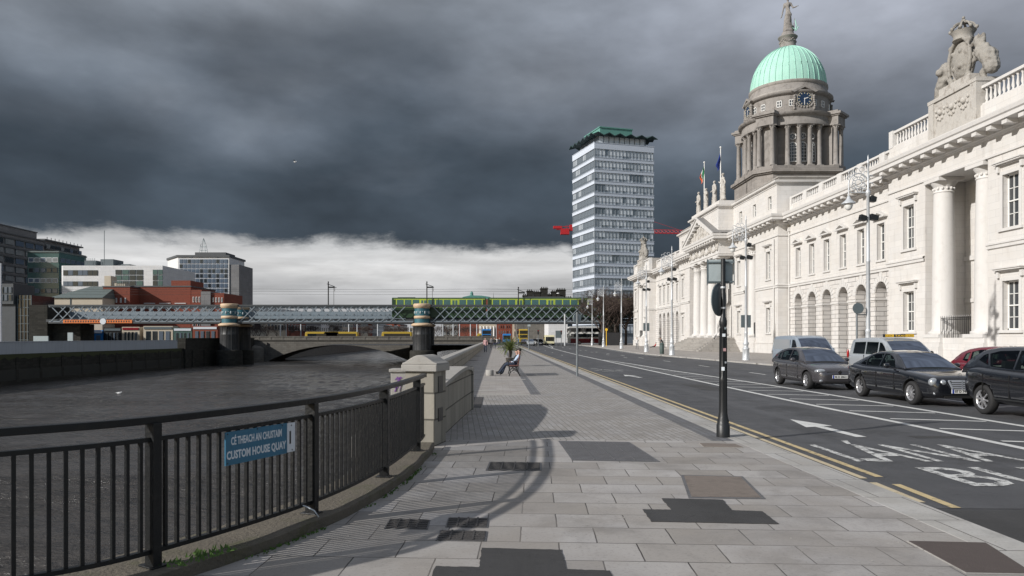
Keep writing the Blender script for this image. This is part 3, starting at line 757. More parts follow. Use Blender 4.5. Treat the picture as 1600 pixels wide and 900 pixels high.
b = MB(X4); text_mb(b, 'CUSTOM HOUSE QUAY', Matrix.Translation((.010, .045, .0045)), .085, width=L*.873-.022, depth=.0012, bold=.0028); b.build('lettering', M['sign_white'], sg)
b = MB(X4); text_mb(b, '1', Matrix.Translation((L*.877+.026, .075, .0065)), .15, depth=.001, bold=.002)
for x, y in ((L*.877+.05, .225), (L*.877+.06, .02)): b.lathe([(.006, .006), (.006, .008)], (x, y, 0), 8)
b.build('numeral', M['sign_black'], sg)
for x, y in ((.02, .235), (.02, .015), (L*.43, .24), (L*.8, .235)): b = MB(X4); b.lathe([(.005, .004), (.005, .007)], (x, y, 0), 8); b.build('bolt', M['sign_black'], sg)
b = MB(); p, t = pt_at(FR, PS[4]-.18); b.tube([(p.x, p.y, .21), (p.x+.05, p.y+.02, .19), (p.x+.13, p.y-.01, .16), (p.x+.16, p.y+.02, .10)], .006, 5); b.build('cable_tie', M['sign_white'], label='loose white cable tie hanging from the bottom rail by the second post', cat='cable tie')

# ------------------------------------------------------------------ pillar, curved wall, parapet
pl = thing('gate_pillar', 'square granite pillar with a curved cap where the black railing ends', 'pillar', (-1.08, 11.35, 0))
PX = Matrix.Translation((-1.09, 11.45, 0)) @ Matrix.Rotation(R(-14), 4, 'Z')
b = MB(PX); b.box(-.235, .235, -.28, .28, -.02, 1.13); b.build('shaft', M['quay_stone'], pl, bevel=.01)
b = MB(PX); b.box(-.285, .285, -.33, .33, 1.13, 1.235)
n = 16; pr = [(-.285, 1.235), (-.275, 1.262)]+[(-.25+.50*i/n, 1.265+.115*(.5-.5*math.cos(2*PI*i/n))**.6) for i in range(0, n+1)]+[(.275, 1.262), (.285, 1.235)]
b.prism([(x, z) for x, z in pr], 'y', -.30, .30); b.build('cap', M['granite'], pl, bevel=.012)
b = MB(PX); b.box(.236, .246, -.12, .10, .80, 1.05); b.box(.236, .246, -.12, .10, .36, .56); b.build('plaque', M['iron_black'], pl)
wl = thing('curved_wall', 'curved granite wall with a wavy coping running on from the pillar', 'wall', (-.8, 14, 0))
CW = catmull([(-.93, 11.75), (-.84, 13), (-.70, 15), (-.56, 16.8)], 8)
A = CW; Bk = offs(CW, -.42)
def hz(i):
    s = i/(len(CW)-1); q = min(1, s/.78); return .86+.17*(q*q*(3-2*q))-(.10*max(0, (s-.78)/.22)**1.5)
for nm, z0f, z1f, ex, mt in (('wall_body', lambda i: -.02, lambda i: hz(i)-.07, 0, 'quay_stone'), ('coping', lambda i: hz(i)-.07, lambda i: hz(i), .045, 'granite')):
    b = MB(); P = offs(A, ex); Q = offs(Bk, -ex); v = []
    for i in range(len(CW)): v += [(P[i].x, P[i].y, z0f(i)), (Q[i].x, Q[i].y, z0f(i)), (Q[i].x, Q[i].y, z1f(i)), (P[i].x, P[i].y, z1f(i))]
    m = len(CW); b.add(v, [(i*4+k, i*4+(k+1) % 4, i*4+4+(k+1) % 4, i*4+4+k) for i in range(m-1) for k in range(4)]+[(0, 1, 2, 3), (4*m-1, 4*m-2, 4*m-3, 4*m-4)])
    b.build(nm, M[mt], wl)
b = MB(); b.box(-1.02, -.52, 16.8, 17.25, -.02, .95); b.build('end_block', M['quay_stone'], wl, bevel=.012)
b = MB(); b.box(-2.3, -1.02, 16.95, 17.25, -.02, .80); b.build('return_wall', M['quay_stone'], wl, bevel=.01)
t = thing('graffiti_block', 'pale stone block with purple graffiti on the river side behind the pillar', 'stone pillar', (-1.83, 13.8, 0))
b = MB(); b.box(-1.96, -1.68, 13.7, 14.1, -.02, 1.0); b.box(-1.99, -1.65, 13.67, 14.13, 1.0, 1.06); b.build('shaft', M['cloth_white'] if False else M['granite'], t, bevel=.01)
b = MB()
for k in range(9):
    a = k*.7; b.beam((-1.82+.07*math.cos(a), 13.695, .78+.14*math.sin(a*1.7)), (-1.82+.07*math.cos(a+1.9), 13.694, .78+.14*math.sin(a*1.7+1.3)), .004, .02)
b.build('graffiti', M['graffiti'], t)
pp = thing('river_parapet', 'long straight granite river wall that runs back along the footpath to the bridges', 'parapet', (-2.1, 80, 0))
b = MB(); b.box(-2.35, -1.92, 17.25, 158, -.02, .70); b.build('wall_body', M['quay_stone'], pp)
b = MB(); b.prism([(-2.40, .70), (-1.87, .70), (-1.87, .77), (-1.95, .82), (-2.32, .82), (-2.40, .77)], 'y', 17.2, 158); b.build('coping', M['granite'], pp)
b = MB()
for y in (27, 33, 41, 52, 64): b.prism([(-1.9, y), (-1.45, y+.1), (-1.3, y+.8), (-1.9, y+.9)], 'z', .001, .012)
b.build('shadow_patch', M['cover_dark'], kind='structure')  # shadow spots along the parapet foot, laid as dark sheets
# ------------------------------------------------------------------ the domed public building
YC = 93.6
XP, XW, XC = 28.0, 29.3, 28.2
PB = thing('public_building', 'long white stone classical building with arcades, corner pavilions and a green copper dome', 'public building', (28.2, YC, 0))

def wall(b, X, y0, y1, z0, z1, holes, d=.45, mat_=None):
    """wall facing -X at plane X with rectangular or arched holes (ya,yb,za,zb,arch) and reveals"""
    ys = sorted({y0, y1, *[h[0] for h in holes], *[h[1] for h in holes]}); zs = sorted({z0, z1, *[h[2] for h in holes], *[h[3] for h in holes]})
    for a, c in zip(ys, ys[1:]):
        for e, f in zip(zs, zs[1:]):
            ym, zm = (a+c)/2, (e+f)/2
            if any(h[0] < ym < h[1] and h[2] < zm < h[3] for h in holes): continue
            b.add([(X, a, e), (X, c, e), (X, c, f), (X, a, f)], [(0, 3, 2, 1)], mat_)
    for h in holes:
        ya, yb_, za, zb = h[:4]; arch = len(h) > 4 and h[4]; dd = h[5] if len(h) > 5 else d
        r = (yb_-ya)/2; sp = zb-r if arch else zb
        b.add([(X, ya, za), (X+dd, ya, za), (X+dd, ya, sp), (X, ya, sp)], [(0, 1, 2, 3)], mat_)
        b.add([(X, yb_, za), (X+dd, yb_, za), (X+dd, yb_, sp), (X, yb_, sp)], [(3, 2, 1, 0)], mat_)
        b.add([(X, ya, za), (X+dd, ya, za), (X+dd, yb_, za), (X, yb_, za)], [(3, 2, 1, 0)], mat_)
        if not arch: b.add([(X, ya, zb), (X+dd, ya, zb), (X+dd, yb_, zb), (X, yb_, zb)], [(0, 1, 2, 3)], mat_)
        else:
            n = 14; yc = (ya+yb_)/2; A = [(yc-r*math.cos(PI*i/n), sp+r*math.sin(PI*i/n)) for i in range(n+1)]
            for i in range(n):
                (u, v), (u2, v2) = A[i], A[i+1]
                b.add([(X, u, v), (X, u2, v2), (X, u2, zb), (X, u, zb)], [(0, 3, 2, 1)], mat_)
                b.add([(X, u, v), (X+dd, u, v), (X+dd, u2, v2), (X, u2, v2)], [(0, 1, 2, 3)], mat_)
def miter(path, d):
    """offset an open polyline to the left of travel with mitred corners"""
    P = [Vector(p) for p in path]; out = []
    for i in range(len(P)):
        if i == 0: t = (P[1]-P[0]).normalized(); out.append(P[0]+Vector((-t.y, t.x))*d); continue
        if i == len(P)-1: t = (P[-1]-P[-2]).normalized(); out.append(P[-1]+Vector((-t.y, t.x))*d); continue
        t0 = (P[i]-P[i-1]).normalized(); t1 = (P[i+1]-P[i]).normalized(); n0 = Vector((-t0.y, t0.x)); n1 = Vector((-t1.y, t1.x))
        m = (n0+n1).normalized(); out.append(P[i]+m*(d/max(.2, m.dot(n0))))
    return out
def sweep(b, path, prof, mat_=None):
    rows = [[(p.x, p.y, z) for p in miter(path, o)] for o, z in prof]; n = len(path); v = [q for r in rows for q in r]
    f = [(j*n+i, (j+1)*n+i, (j+1)*n+i+1, j*n+i+1) for j in range(len(prof)-1) for i in range(n-1)]
    b.add(v, [q[::-1] for q in f], mat_)
OUTL = [(70, 37.4), (XP, 37.4), (XP, 52.5), (XW, 52.5), (XW, 73.6), (XC, 73.6), (XC, 113.6), (XW, 113.6), (XW, 134.7), (XP, 134.7), (XP, 149.8), (70, 149.8)]
CORN = [(0, 12.86), (.07, 12.9), (.12, 12.98), (.22, 13.02), (.22, 13.10), (.26, 13.30), (.98, 13.33), (.98, 13.55), (1.06, 13.62), (1.10, 13.82), (1.10, 13.88), (.10, 13.95), (0, 13.95)]
# cornice with its modillion blocks
b = MB(); sweep(b, OUTL, CORN)
for (x0, y0), (x1, y1) in zip(OUTL, OUTL[1:]):
    P = Vector((x0, y0)); t = Vector((x1-x0, y1-y0)); L = t.length; t.normalize(); n = Vector((-t.y, t.x))
    k = int(L/1.22);
    if L < 3: k = 1
    if L > 60: k = 0
    for i in range(k):
        c = P+t*(L*(i+.5)/k); q = c+n*.22; e = c+n*.88
        b.beam((q.x, q.y, 13.20), (e.x, e.y, 13.20), .40, .26)
b.build('cornice', M['carved_clean'], PB)
b = MB(); sweep(b, OUTL, [(.0, 11.78), (.09, 11.80), (.09, 11.92), (.03, 11.95), (0, 11.95)]); b.build('architrave', M['carved_clean'], PB)
SCP = [(0, 6.60), (.10, 6.64), (.10, 6.80), (.16, 6.84), (.16, 6.93), (.03, 6.97), (0, 6.97)]
for seg in ([(XP, 37.4), (XP, 41.88)], [(XP, 48.02), (XP, 52.5), (XW, 52.5), (XW, 73.6), (XC, 73.6), (XC, 79.98)], [(XC, 83.42), (XC, 87.2)],
            [(XC, 100.0), (XC, 103.78)], [(XC, 107.22), (XC, 113.6), (XW, 113.6), (XW, 134.7), (XP, 134.7), (XP, 139.18)], [(XP, 145.32), (XP, 149.8), (70, 149.8)], [(70, 37.4), (XP+.001, 37.4)]):
    b = MB(); sweep(b, seg, SCP); b.build('string_course', M['carved_clean'], PB)

def win_hole(yc, za, zb, w): return (yc-w/2, yc+w/2, za, zb)
WC = {}
def window(X, yc, za, zb, w, d=.32, cols=2, rows=4, parent=PB, arch=False):
    """white sash window with its panes, set back in the opening"""
    key = (round(w, 2), round(zb-za, 2), cols, rows, arch); h = zb-za
    if key not in WC:
        b = MB(); f = .075
        b.box(0, .08, -w/2, -w/2+f, 0, h); b.box(0, .08, w/2-f, w/2, 0, h); b.box(0, .08, -w/2, w/2, 0, f*1.2); b.box(0, .08, -w/2, w/2, h-f, h)
        b.box(-.03, .06, -w/2+f, w/2-f, h/2-.035, h/2+.035)
        for i in range(1, cols): y = -w/2+f+(w-2*f)*i/cols; b.box(.0, .05, y-.018, y+.018, f, h-f)
        for i in range(1, rows):
            if rows % 2 == 0 and i == rows//2: continue
            z = f+(h-2*f)*i/rows; b.box(.0, .05, -w/2+f, w/2-f, z-.018, z+.018)
        o = b.build('window', M['white_paint'], parent, local=True)
        g = MB(); g.box(.062, .075, -w/2+.01, w/2-.01, .01, h-.01); p = g.build('pane', M['pane'], o, local=True); p.location = (.03, 0, .01)
        WC[key] = (o.data, p.data, o)
        KIDS.setdefault(o.name, [])
    else:
        o = bpy.data.objects.new('window', WC[key][0]); col.objects.link(o); o.parent = parent
        p = bpy.data.objects.new('pane', WC[key][1]); col.objects.link(p); p.parent = o; p.location = (.03, 0, .01)
    o.location = Vector((X+d, yc, za))-WL[parent.name]
    return o
def surround(b, X, yc, za, zb, w, t=.16, p=.06):
    b.box(X-p, X+.02, yc-w/2-t, yc-w/2, za, zb+t); b.box(X-p, X+.02, yc+w/2, yc+w/2+t, za, zb+t); b.box(X-p, X+.02, yc-w/2, yc+w/2, zb, zb+t)
def hood(b, X, yc, z, w, dark=False):
    """flat moulded hood on a frieze"""
    b.box(X-.12, X, yc-w/2-.12, yc+w/2+.12, z+.36, z+.42); b.box(X-.30, X, yc-w/2-.28, yc+w/2+.28, z+.42, z+.50); b.box(X-.36, X, yc-w/2-.34, yc+w/2+.34, z+.50, z+.57)
    for s in (-1, 1): b.box(X-.16, X, yc+s*(w/2+.12)-.09, yc+s*(w/2+.12)+.09, z+.02, z+.36)
def pediment(b, X, yc, z, w, h=.55):
    b.box(X-.34, X, yc-w/2, yc+w/2, z, z+.11)
    for s in (-1, 1):
        a = (yc+s*w/2, z+.11); c = (yc, z+.11+h); t = .13
        b.prism([(a[0], a[1]), (c[0], c[1]), (c[0], c[1]-t*1.15), (a[0]-s*t*1.9, a[1])][::s], 'x', X-.34, X)
    b.prism([(yc-w/2+.22, z+.112), (yc+w/2-.22, z+.112), (yc, z+h-.03)], 'x', X-.05, X)

def column(X, y, z0, z1, r, name='column', parent=PB, orn=True):
    """tuscan-doric column: plinth, torus, tapering shaft, necking, capital, abacus"""
    key = ('col', round(z1-z0, 2), r)
    if key not in WC:
        H = z1-z0; b = MB()
        b.box(-r*1.32, r*1.32, -r*1.32, r*1.32, 0, .22)
        pr = [(r*1.28, .22), (r*1.32, .30), (r*1.28, .38), (r*1.1, .42), (r*1.08, .48), (r, .56)]
        pr += [(r*(1-.15*(t**1.7)), .56+(H-1.5)*t) for t in (0.15, .3, .45, .6, .75, .9, 1)]
        rt = r*.85; zt = H-.94
        pr += [(rt*1.07, zt+.02), (rt*1.07, zt+.08), (rt, zt+.10), (rt, zt+.42), (rt*1.10, zt+.46), (rt*1.12, zt+.52), (rt*1.32, zt+.66), (rt*1.34, zt+.70)]
        b.lathe(pr, (0, 0, 0), 28); b.box(-rt*1.42, rt*1.42, -rt*1.42, rt*1.42, H-.24, H-.02)
        for k in range(14):
            a = 2*PI*k/14; b.ball((rt*1.02*math.cos(a), rt*1.02*math.sin(a), zt+.26), .09, 6, sc=(1, 1, 1.1))
        o = b.build(name, M['carved_clean'], parent, local=True); WC[key] = o.data
    else: o = bpy.data.objects.new(name, WC[key]); col.objects.link(o); o.parent = parent
    o.location = Vector((X, y, z0))-WL[parent.name]; return o

def balustrade(y0, y1, X, z0, z1, parent=PB, step=.36):
    b = MB(); b.box(X-.16, X+.16, y0, y1, z0, z0+.12); b.box(X-.2, X+.2, y0, y1, z1-.16, z1)
    n = max(2, int((y1-y0)/step)); h = z1-.16-z0-.12
    for i in range(n):
        y = y0+(y1-y0)*(i+.5)/n; zb = z0+.12
        b.lathe([(.09, zb), (.09, zb+.06), (.05, zb+.1), (.10, zb+h*.32), (.055, zb+h*.62), (.05, zb+h*.8), (.09, zb+h*.9), (.09, zb+h)], (X, y, 0), 7, caps=False)
    return b.build('balustrade', M['carved_clean'], parent)

walls = MB()
def wing(y0, y1, arches, side):
    H = [(c-.875, c+.875, 0.0, 5.88, True, 1.25) for c in arches]; U = [win_hole(c, 7.55, 10.32, 1.1) for c in arches]
    b = MB(); wall(b, XW, y0, y1, -.02, 6.7, H); b.build('arcade_wall', M['portland_rustic'], PB)
    b = MB(); wall(b, XW, y0, y1, 6.7, 13.95, U, .4); b.build('upper_wall', M['portland'], PB)
    # loggia: back wall, ceiling and floor behind the arches
    b = MB(); b.box(XW+4.2, XW+4.4, y0, y1, 0, 6.6); b.box(XW+1.25, XW+4.2, y0, y1, 6.45, 6.6)
    for c in arches:
        b.box(XW+1.25, XW+1.30, c+.875, c+1.6, 0, 6.45); b.box(XW+1.25, XW+1.30, c-1.6, c-.875, 0, 6.45); b.box(XW+1.25, XW+1.30, c-.875, c+.875, 5.9, 6.45)
    b.build('loggia', M['portland_rustic'], PB)
    b = MB()
    for c in arches:
        for s in (-1, 1):
            yy = c+s*.875; b.box(XW-.07, XW+1.25, yy-.03 if s < 0 else yy-.05, yy+.05 if s < 0 else yy+.03, 4.52, 4.68)
        ya, yb_ = c+.905, c+3.06-.905
        if yb_ < y1: b.box(XW-.07, XW+.02, ya, yb_, 4.52, 4.68)
        # keystone and voussoirs standing slightly proud
        for k in range(11):
            a = PI*(k+.5)/11; r0, r1 = .90, (1.75 if k == 5 else 1.35)
            p = (c-r0*math.cos(a), 5.005+r0*math.sin(a)); q = (c-r1*math.cos(a), 5.005+r1*math.sin(a))
            b.beam((XW-.0, p[0], p[1]), (XW-.0, q[0], q[1]), .09, (.17 if k != 5 else .26)) if False else None
            wdt = .075; n_ = (-math.sin(a)*-1, math.cos(a))
            tv = (math.sin(a), math.cos(a))
            w0, w1 = r0*PI/11*.45, r1*PI/11*.42
            b.prism([(p[0]-tv[0]*w0, p[1]-tv[1]*w0), (p[0]+tv[0]*w0, p[1]+tv[1]*w0), (q[0]+tv[0]*w1, q[1]+tv[1]*w1), (q[0]-tv[0]*w1, q[1]-tv[1]*w1)], 'x', XW-.045, XW+.01)
    b.build('arch_moulding', M['carved_clean'], PB)
    for c in arches:
        window(XW, c, 7.55, 10.32, 1.1)
        b = MB(); surround(b, XW, c, 7.55, 10.32, 1.1, .10, .05); pediment(b, XW, c, 10.72, 1.95, .42); b.box(XW-.10, XW+.02, c-.72, c+.72, 7.40, 7.55); b.build('window_surround', M['carved_clean'], PB)
        b = MB(); b.box(XW+1.0, XW+1.06, c-.85, c+.85, .02, 1.9)
        b = MB()
        for i in range(8): b.tube([(XW+1.1, c-.8+.23*i, .05), (XW+1.1, c-.8+.23*i, 2.3)], .018, 4)
        b.box(XW+1.08, XW+1.12, c-.86, c+.86, 2.1, 2.16); b.box(XW+1.08, XW+1.12, c-.86, c+.86, .2, .26); b.build('arch_gate', M['iron_black'], PB)
    # parapet
    b = MB(); b.box(XW+.05, XW+.55, y0, y1, 13.951, 14.78); b.build('blocking_course', M['portland'], PB)
    n = 6; L = (y1-y0)/n
    for i in range(n):
        a = y0+i*L; b = MB(); b.box(XW+.06, XW+.54, a-.38 if i else a, a+.40, 14.78, 15.68); b.build('pedestal', M['carved_clean'], PB)
        balustrade(a+.40, a+L-.38, XW+.3, 14.78, 15.66)
    b = MB(); b.box(XW+.06, XW+.54, y1-.38, y1, 14.78, 15.68); b.build('pedestal', M['carved_clean'], PB)
wing(52.5, 73.6, [56.0+3.06*i for i in range(6)], 0)
wing(113.6, 134.7, [2*YC-71.3+3.06*i for i in range(6)], 1)

def pavilion(y0, y1):
    yc = (y0+y1)/2; o0, o1 = yc-3.05, yc+3.05; wl_, wr = yc-4.95, yc+4.95; ww = 1.3
    H = [win_hole(w, za, zb, ww) for w in (wl_, wr) for za, zb in ((2.05, 4.75), (7.65, 10.6))]+[(o0, o1, 1.62, 11.78)]
    b = MB(); wall(b, XP, y0, y1, -.02, 13.95, [(*h, False, .42) if h[1]-h[0] < 2 else (*h, False, 2.6) for h in H])
    b.build('pavilion_wall', M['portland'], PB)
    b = MB()      # side walls (returns)
    for y, s in ((y0, 1), (y1, -1)): b.box(XP+.002, 66, y, y+s*.3, -.02, 13.95)
    b.build('side_wall', M['portland'], PB)
    for w in (wl_, wr):
        for za, zb in ((2.05, 4.75), (7.65, 10.6)):
            window(XP, w, za, zb, ww, .30, 3)
            b = MB(); surround(b, XP, w, za, zb, ww, .2, .05); hood(b, XP, w, zb+.16, ww+.3); b.box(XP-.12, XP, w-ww/2-.3, w+ww/2+.3, za-.16, za-.0); b.build('window_surround', M['carved_clean'], PB)
    # recess behind the two columns
    b = MB(); n0, n1 = yc-1.25, yc+1.25
    wall(b, XP+2.6, o0, o1, 1.6, 11.8, [(yc-1.0, yc+1.0, 1.62, 5.4, True, .6), (yc-.75, yc+.75, 7.4, 10.3, False, .3)])
    b.box(XP+3.2, XP+3.25, yc-1.1, yc+1.1, 1.5, 5.6); b.build('recess_wall', M['portland'], PB)
    b = MB(); pediment(b, XP+2.6, yc, 10.6, 2.5, .6); surround(b, XP+2.6, yc, 7.4, 10.3, 1.5, .2, .08)
    b.box(XP+2.48, XP+2.6, o0, o1, 6.6, 6.9); b.box(XP+2.52, XP+2.6, o0, yc-1.0, 3.9, 4.15); b.box(XP+2.52, XP+2.6, yc+1.0, o1, 3.9, 4.15)
    for s in (-1, 1):
        for k in range(9): b.ball((XP+2.52, yc+s*(1.7-.0*k), 6.3-.16*k), .09*(1-.05*k), 6)
    for k in range(9):
        a = PI*k/8; b.ball((XP+2.52, yc-1.4*math.cos(a), 6.35-.35*math.sin(a)), .10, 6)
    b.build('recess_ornament', M['carved_clean'], PB)
    window(XP+2.6, yc, 7.4, 10.3, 1.5, .2, 3)
    for y in (yc-2.05, yc+2.15): column(XP+.66, y, 1.62, 11.78, .68)
    # plinth, projecting blocks under the columns and steps in the middle
    b = MB(); b.box(XP-.10, XP-.002, y0+.0, o0, -.02, 1.0); b.box(XP-.10, XP-.002, o1, y1, -.02, 1.0); b.box(XP-.14, XP-.002, y0, o0, 1.0, 1.12); b.box(XP-.14, XP-.002, o1, y1, 1.0, 1.12)
    for s in (-1, 1):
        c = yc+s*2.1; b.box(XP-.35, XP+1.5, c-.98, c+.98, -.02, 1.02); b.box(XP-.28, XP+1.5, c-.94, c+.94, 1.02, 1.32); b.box(XP-.2, XP+1.5, c-.92, c+.92, 1.32, 1.615)
    b.box(XP-.02, XP+1.5, yc-1.12, yc+1.12, -.02, .95); b.build('plinth', M['portland'], PB, bevel=.02)
    b = MB()
    for i in range(17): y = yc-1.45+2.9*i/16; b.tube([(XP+.05, y, 1.0 if abs(y-yc) < 1.1 else 1.62), (XP+.05, y, 2.92)], .016, 4); b.lathe([(.03, 2.92), (0, 3.02)], (XP+.05, y, 0), 4)
    for z in (1.2, 2.72, 2.82): b.box(XP+.03, XP+.07, yc-(1.45 if z > 1.7 else 1.1), yc+(1.45 if z > 1.7 else 1.1), z, z+.04)
    b.build('railing', M['iron_black'], PB)
    # parapet with the pedestal of the arms
    b = MB(); b.box(XP+.05, XP+.6, y0, y1, 13.951, 15.05); b.build('blocking_course', M['portland'], PB)
    p0, p1 = yc-2.35, yc+2.35
    b = MB(); b.box(XP-.15, XP+1.1, p0, p1, 13.951, 16.75); b.box(XP-.05, XP+1.0, yc-1.5, yc+1.5, 16.75, 17.25)
    b.box(XP-.22, XP-.15, p0, p0+.55, 14.0, 16.6); b.box(XP-.22, XP-.15, p1-.55, p1, 14.0, 16.6); b.box(XP-.25, XP+1.1, p0-.05, p1+.05, 16.5, 16.72)
    for k in (-1, 0, 1):
        for j in range(7):
            a = PI*j/6; b.ball((XP-.17, yc+k*1.15-.42*math.cos(a), 15.9-.62*math.sin(a)), .11, 6)
        b.ball((XP-.17, yc+k*1.15, 15.75), .2, 8)
    b.build('arms_pedestal', M['carved'], PB)
    for a, c in ((y0+.5, p0), (p1, y1-.5)): balustrade(a, c, XP+.3, 15.05, 16.2)
    b = MB(); b.box(XP+.02, XP+.6, y0, y0+.5, 15.05, 16.25); b.build('pedestal', M['carved_clean'], PB)
    b = MB(); b.box(XP+.02, XP+.6, y1-.5, y1, 15.05, 16.25); b.build('pedestal', M['carved_clean'], PB)
    # returns of the parapet
    for y, s in ((y0, 1), (y1, -1)):
        b = MB(); b.box(XP+.6, 60, y+s*.02, y+s*.5, 13.951, 16.2); b.build('side_parapet', M['roof_stone'], PB)
    arms(XP+.45, yc, 17.12)

def blob_chain(b, pts, rs, n=8, lump=0.0, seed=0):
    for (p, q), (r0, r1) in zip(zip(pts, pts[1:]), zip(rs, rs[1:])):
        p = Vector(p); q = Vector(q); m = max(2, int((q-p).length/(min(r0, r1)*.55)))
        for i in range(m+1):
            t = i/m; c = p.lerp(q, t); r = r0+(r1-r0)*t
            k = 1+lump*mnoise.noise(c*3.1+Vector((seed, 0, 0)))
            b.ball(c, r*k, n)
def remesh(o, vox, amp=1.0):
    md = o.modifiers.new('r', 'REMESH'); md.mode = 'VOXEL'; md.voxel_size = vox; md.use_smooth_shade = True
    ds = o.modifiers.new('d', 'DISPLACE'); tx = bpy.data.textures.new('carving', 'CLOUDS'); tx.noise_scale = vox*3.2; ds.texture = tx; ds.strength = vox*1.3*amp; ds.mid_level = .5
    return bake(o)
def arms(X, yc, z):
    """oval shield under a crown between a lion and a rearing horned horse"""
    b = MB()
    b.lathe([(.0, -.18), (1.0, -.18), (1.12, -.02), (1.0, .14), (.86, .05), (.0, .12)], (0, 0, 0), 24)
    v = [(X+.1+p[2]*-1, yc+p[0]*.95, z+1.35+p[1]*1.3) for p in b.v]; b.v = v
    b.tube([(X-.16, yc+1.04*math.cos(2*PI*k/30), z+1.35+1.42*math.sin(2*PI*k/30)) for k in range(30)], .12, 7, closed=True)
    for k in range(4):
        a = PI/4+PI/2*k; b.ball((X-.1, yc+1.15*math.cos(a), z+1.35+1.5*math.sin(a)), .22, 7)
    b.v = b.v+[]; b.ball((X+.0, yc, z+1.38), .95, 18, sc=(.40, .86, 1.25))
    for (y, zz, r) in ((-.35, 1.9, .14), (.35, 1.9, .14), (-.3, .95, .14), (.3, .95, .14)): b.ball((X-.32, yc+y, z+zz), r, 7)
    blob_chain(b, [(X+.1, yc-.7, z-.1), (X+.1, yc+.7, z-.1)], [.35, .35], 6, .3)
    o = b.build('shield', M['carved_grey'], PB); remesh(o, .045, .5)
    b = MB(); zc = z+2.58
    b.lathe([(.50, zc), (.60, zc+.08), (.55, zc+.2), (.55, zc+.38), (.70, zc+.62), (.60, zc+.60), (.5, zc+.3)], (X+.1, yc, 0), 16)
    for k in range(8):
        a = 2*PI*k/8; c, s = math.cos(a), math.sin(a); b.ball((X+.1+.70*c, yc+.70*s, zc+.74), .12, 6)
        b.tube([(X+.1+.66*c*math.cos(t)**.7 if math.cos(t) > 0 else X+.1, yc+.66*s*math.cos(t)**.7 if math.cos(t) > 0 else yc, zc+.6+.55*math.sin(t)) for t in (0, .4, .8, 1.2, 1.5)], .07, 5)
    b.ball((X+.1, yc, zc+1.22), .17, 8); b.ball((X+.1, yc, zc+1.46), .10, 6); b.build('crown', M['carved_grey'], PB)
    # rearing horse on the near side
    b = MB(); y = yc-1.35
    blob_chain(b, [(X+.1, y-1.25, z+.15), (X+.1, y-.95, z+.85), (X+.1, y-.35, z+1.35)], [.42, .50, .42], 8, .2)       # haunch to chest
    blob_chain(b, [(X+.1, y-.45, z+1.3), (X+.05, y-.25, z+1.85), (X, y-.15, z+2.15)], [.38, .30, .24], 8, .1)          # neck
    blob_chain(b, [(X, y-.2, z+2.15), (X-.05, y+.28, z+1.92)], [.22, .13], 7)                                           # head
    blob_chain(b, [(X, y-.25, z+2.3), (X, y-.2, z+2.6)], [.08, .02], 5)
    blob_chain(b, [(X+.1, y-.1, z+1.1), (X, y+.42, z+1.0), (X, y+.48, z+.5)], [.2, .14, .1], 6)                       # foreleg
    blob_chain(b, [(X+.1, y-.1, z+1.25), (X, y+.5, z+1.5), (X, y+.55, z+1.2)], [.2, .14, .1], 6)
    blob_chain(b, [(X+.1, y-1.15, z+.3), (X, y-.55, z+.0), (X, y-.75, z-.4)], [.32, .2, .14], 6)
    for k in range(7): b.ball((X+.05, y-.55-.07*k*(k > 3), z+2.2-.17*k), .17, 6)                                         # mane
    o = b.build('horse_figure', M['carved_grey'], PB); remesh(o, .06)
    # lion on the far side
    b = MB(); y = yc+1.4
    blob_chain(b, [(X+.1, y+.95, z-.35), (X+.1, y+.75, z+.35), (X+.05, y+.35, z+.85)], [.36, .45, .45], 8, .2)
    b.ball((X-.05, y+.3, z+1.3), .42, 10); b.ball((X-.4, y+.2, z+1.25), .24, 8)
    for k in range(14):
        a = 2*PI*k/14; b.ball((X+.0, y+.32+.48*math.cos(a), z+1.28+.48*math.sin(a)), .17, 6)
    blob_chain(b, [(X, y+.3, z+.7), (X-.1, y-.25, z+.75), (X-.1, y-.4, z+.45)], [.24, .17, .13], 6)
    blob_chain(b, [(X+.1, y+.9, z-.1), (X-.1, y+.4, z-.35), (X-.15, y+.65, z-.6)], [.28, .2, .15], 6)
    blob_chain(b, [(X+.1, y+1.1, z-.3), (X+.1, y+1.35, z+.1), (X+.1, y+1.2, z+.45)], [.1, .09, .14], 6)
    o = b.build('lion_figure', M['carved_grey'], PB); remesh(o, .06)
pavilion(37.4, 52.5)
pavilion(134.7, 149.8)

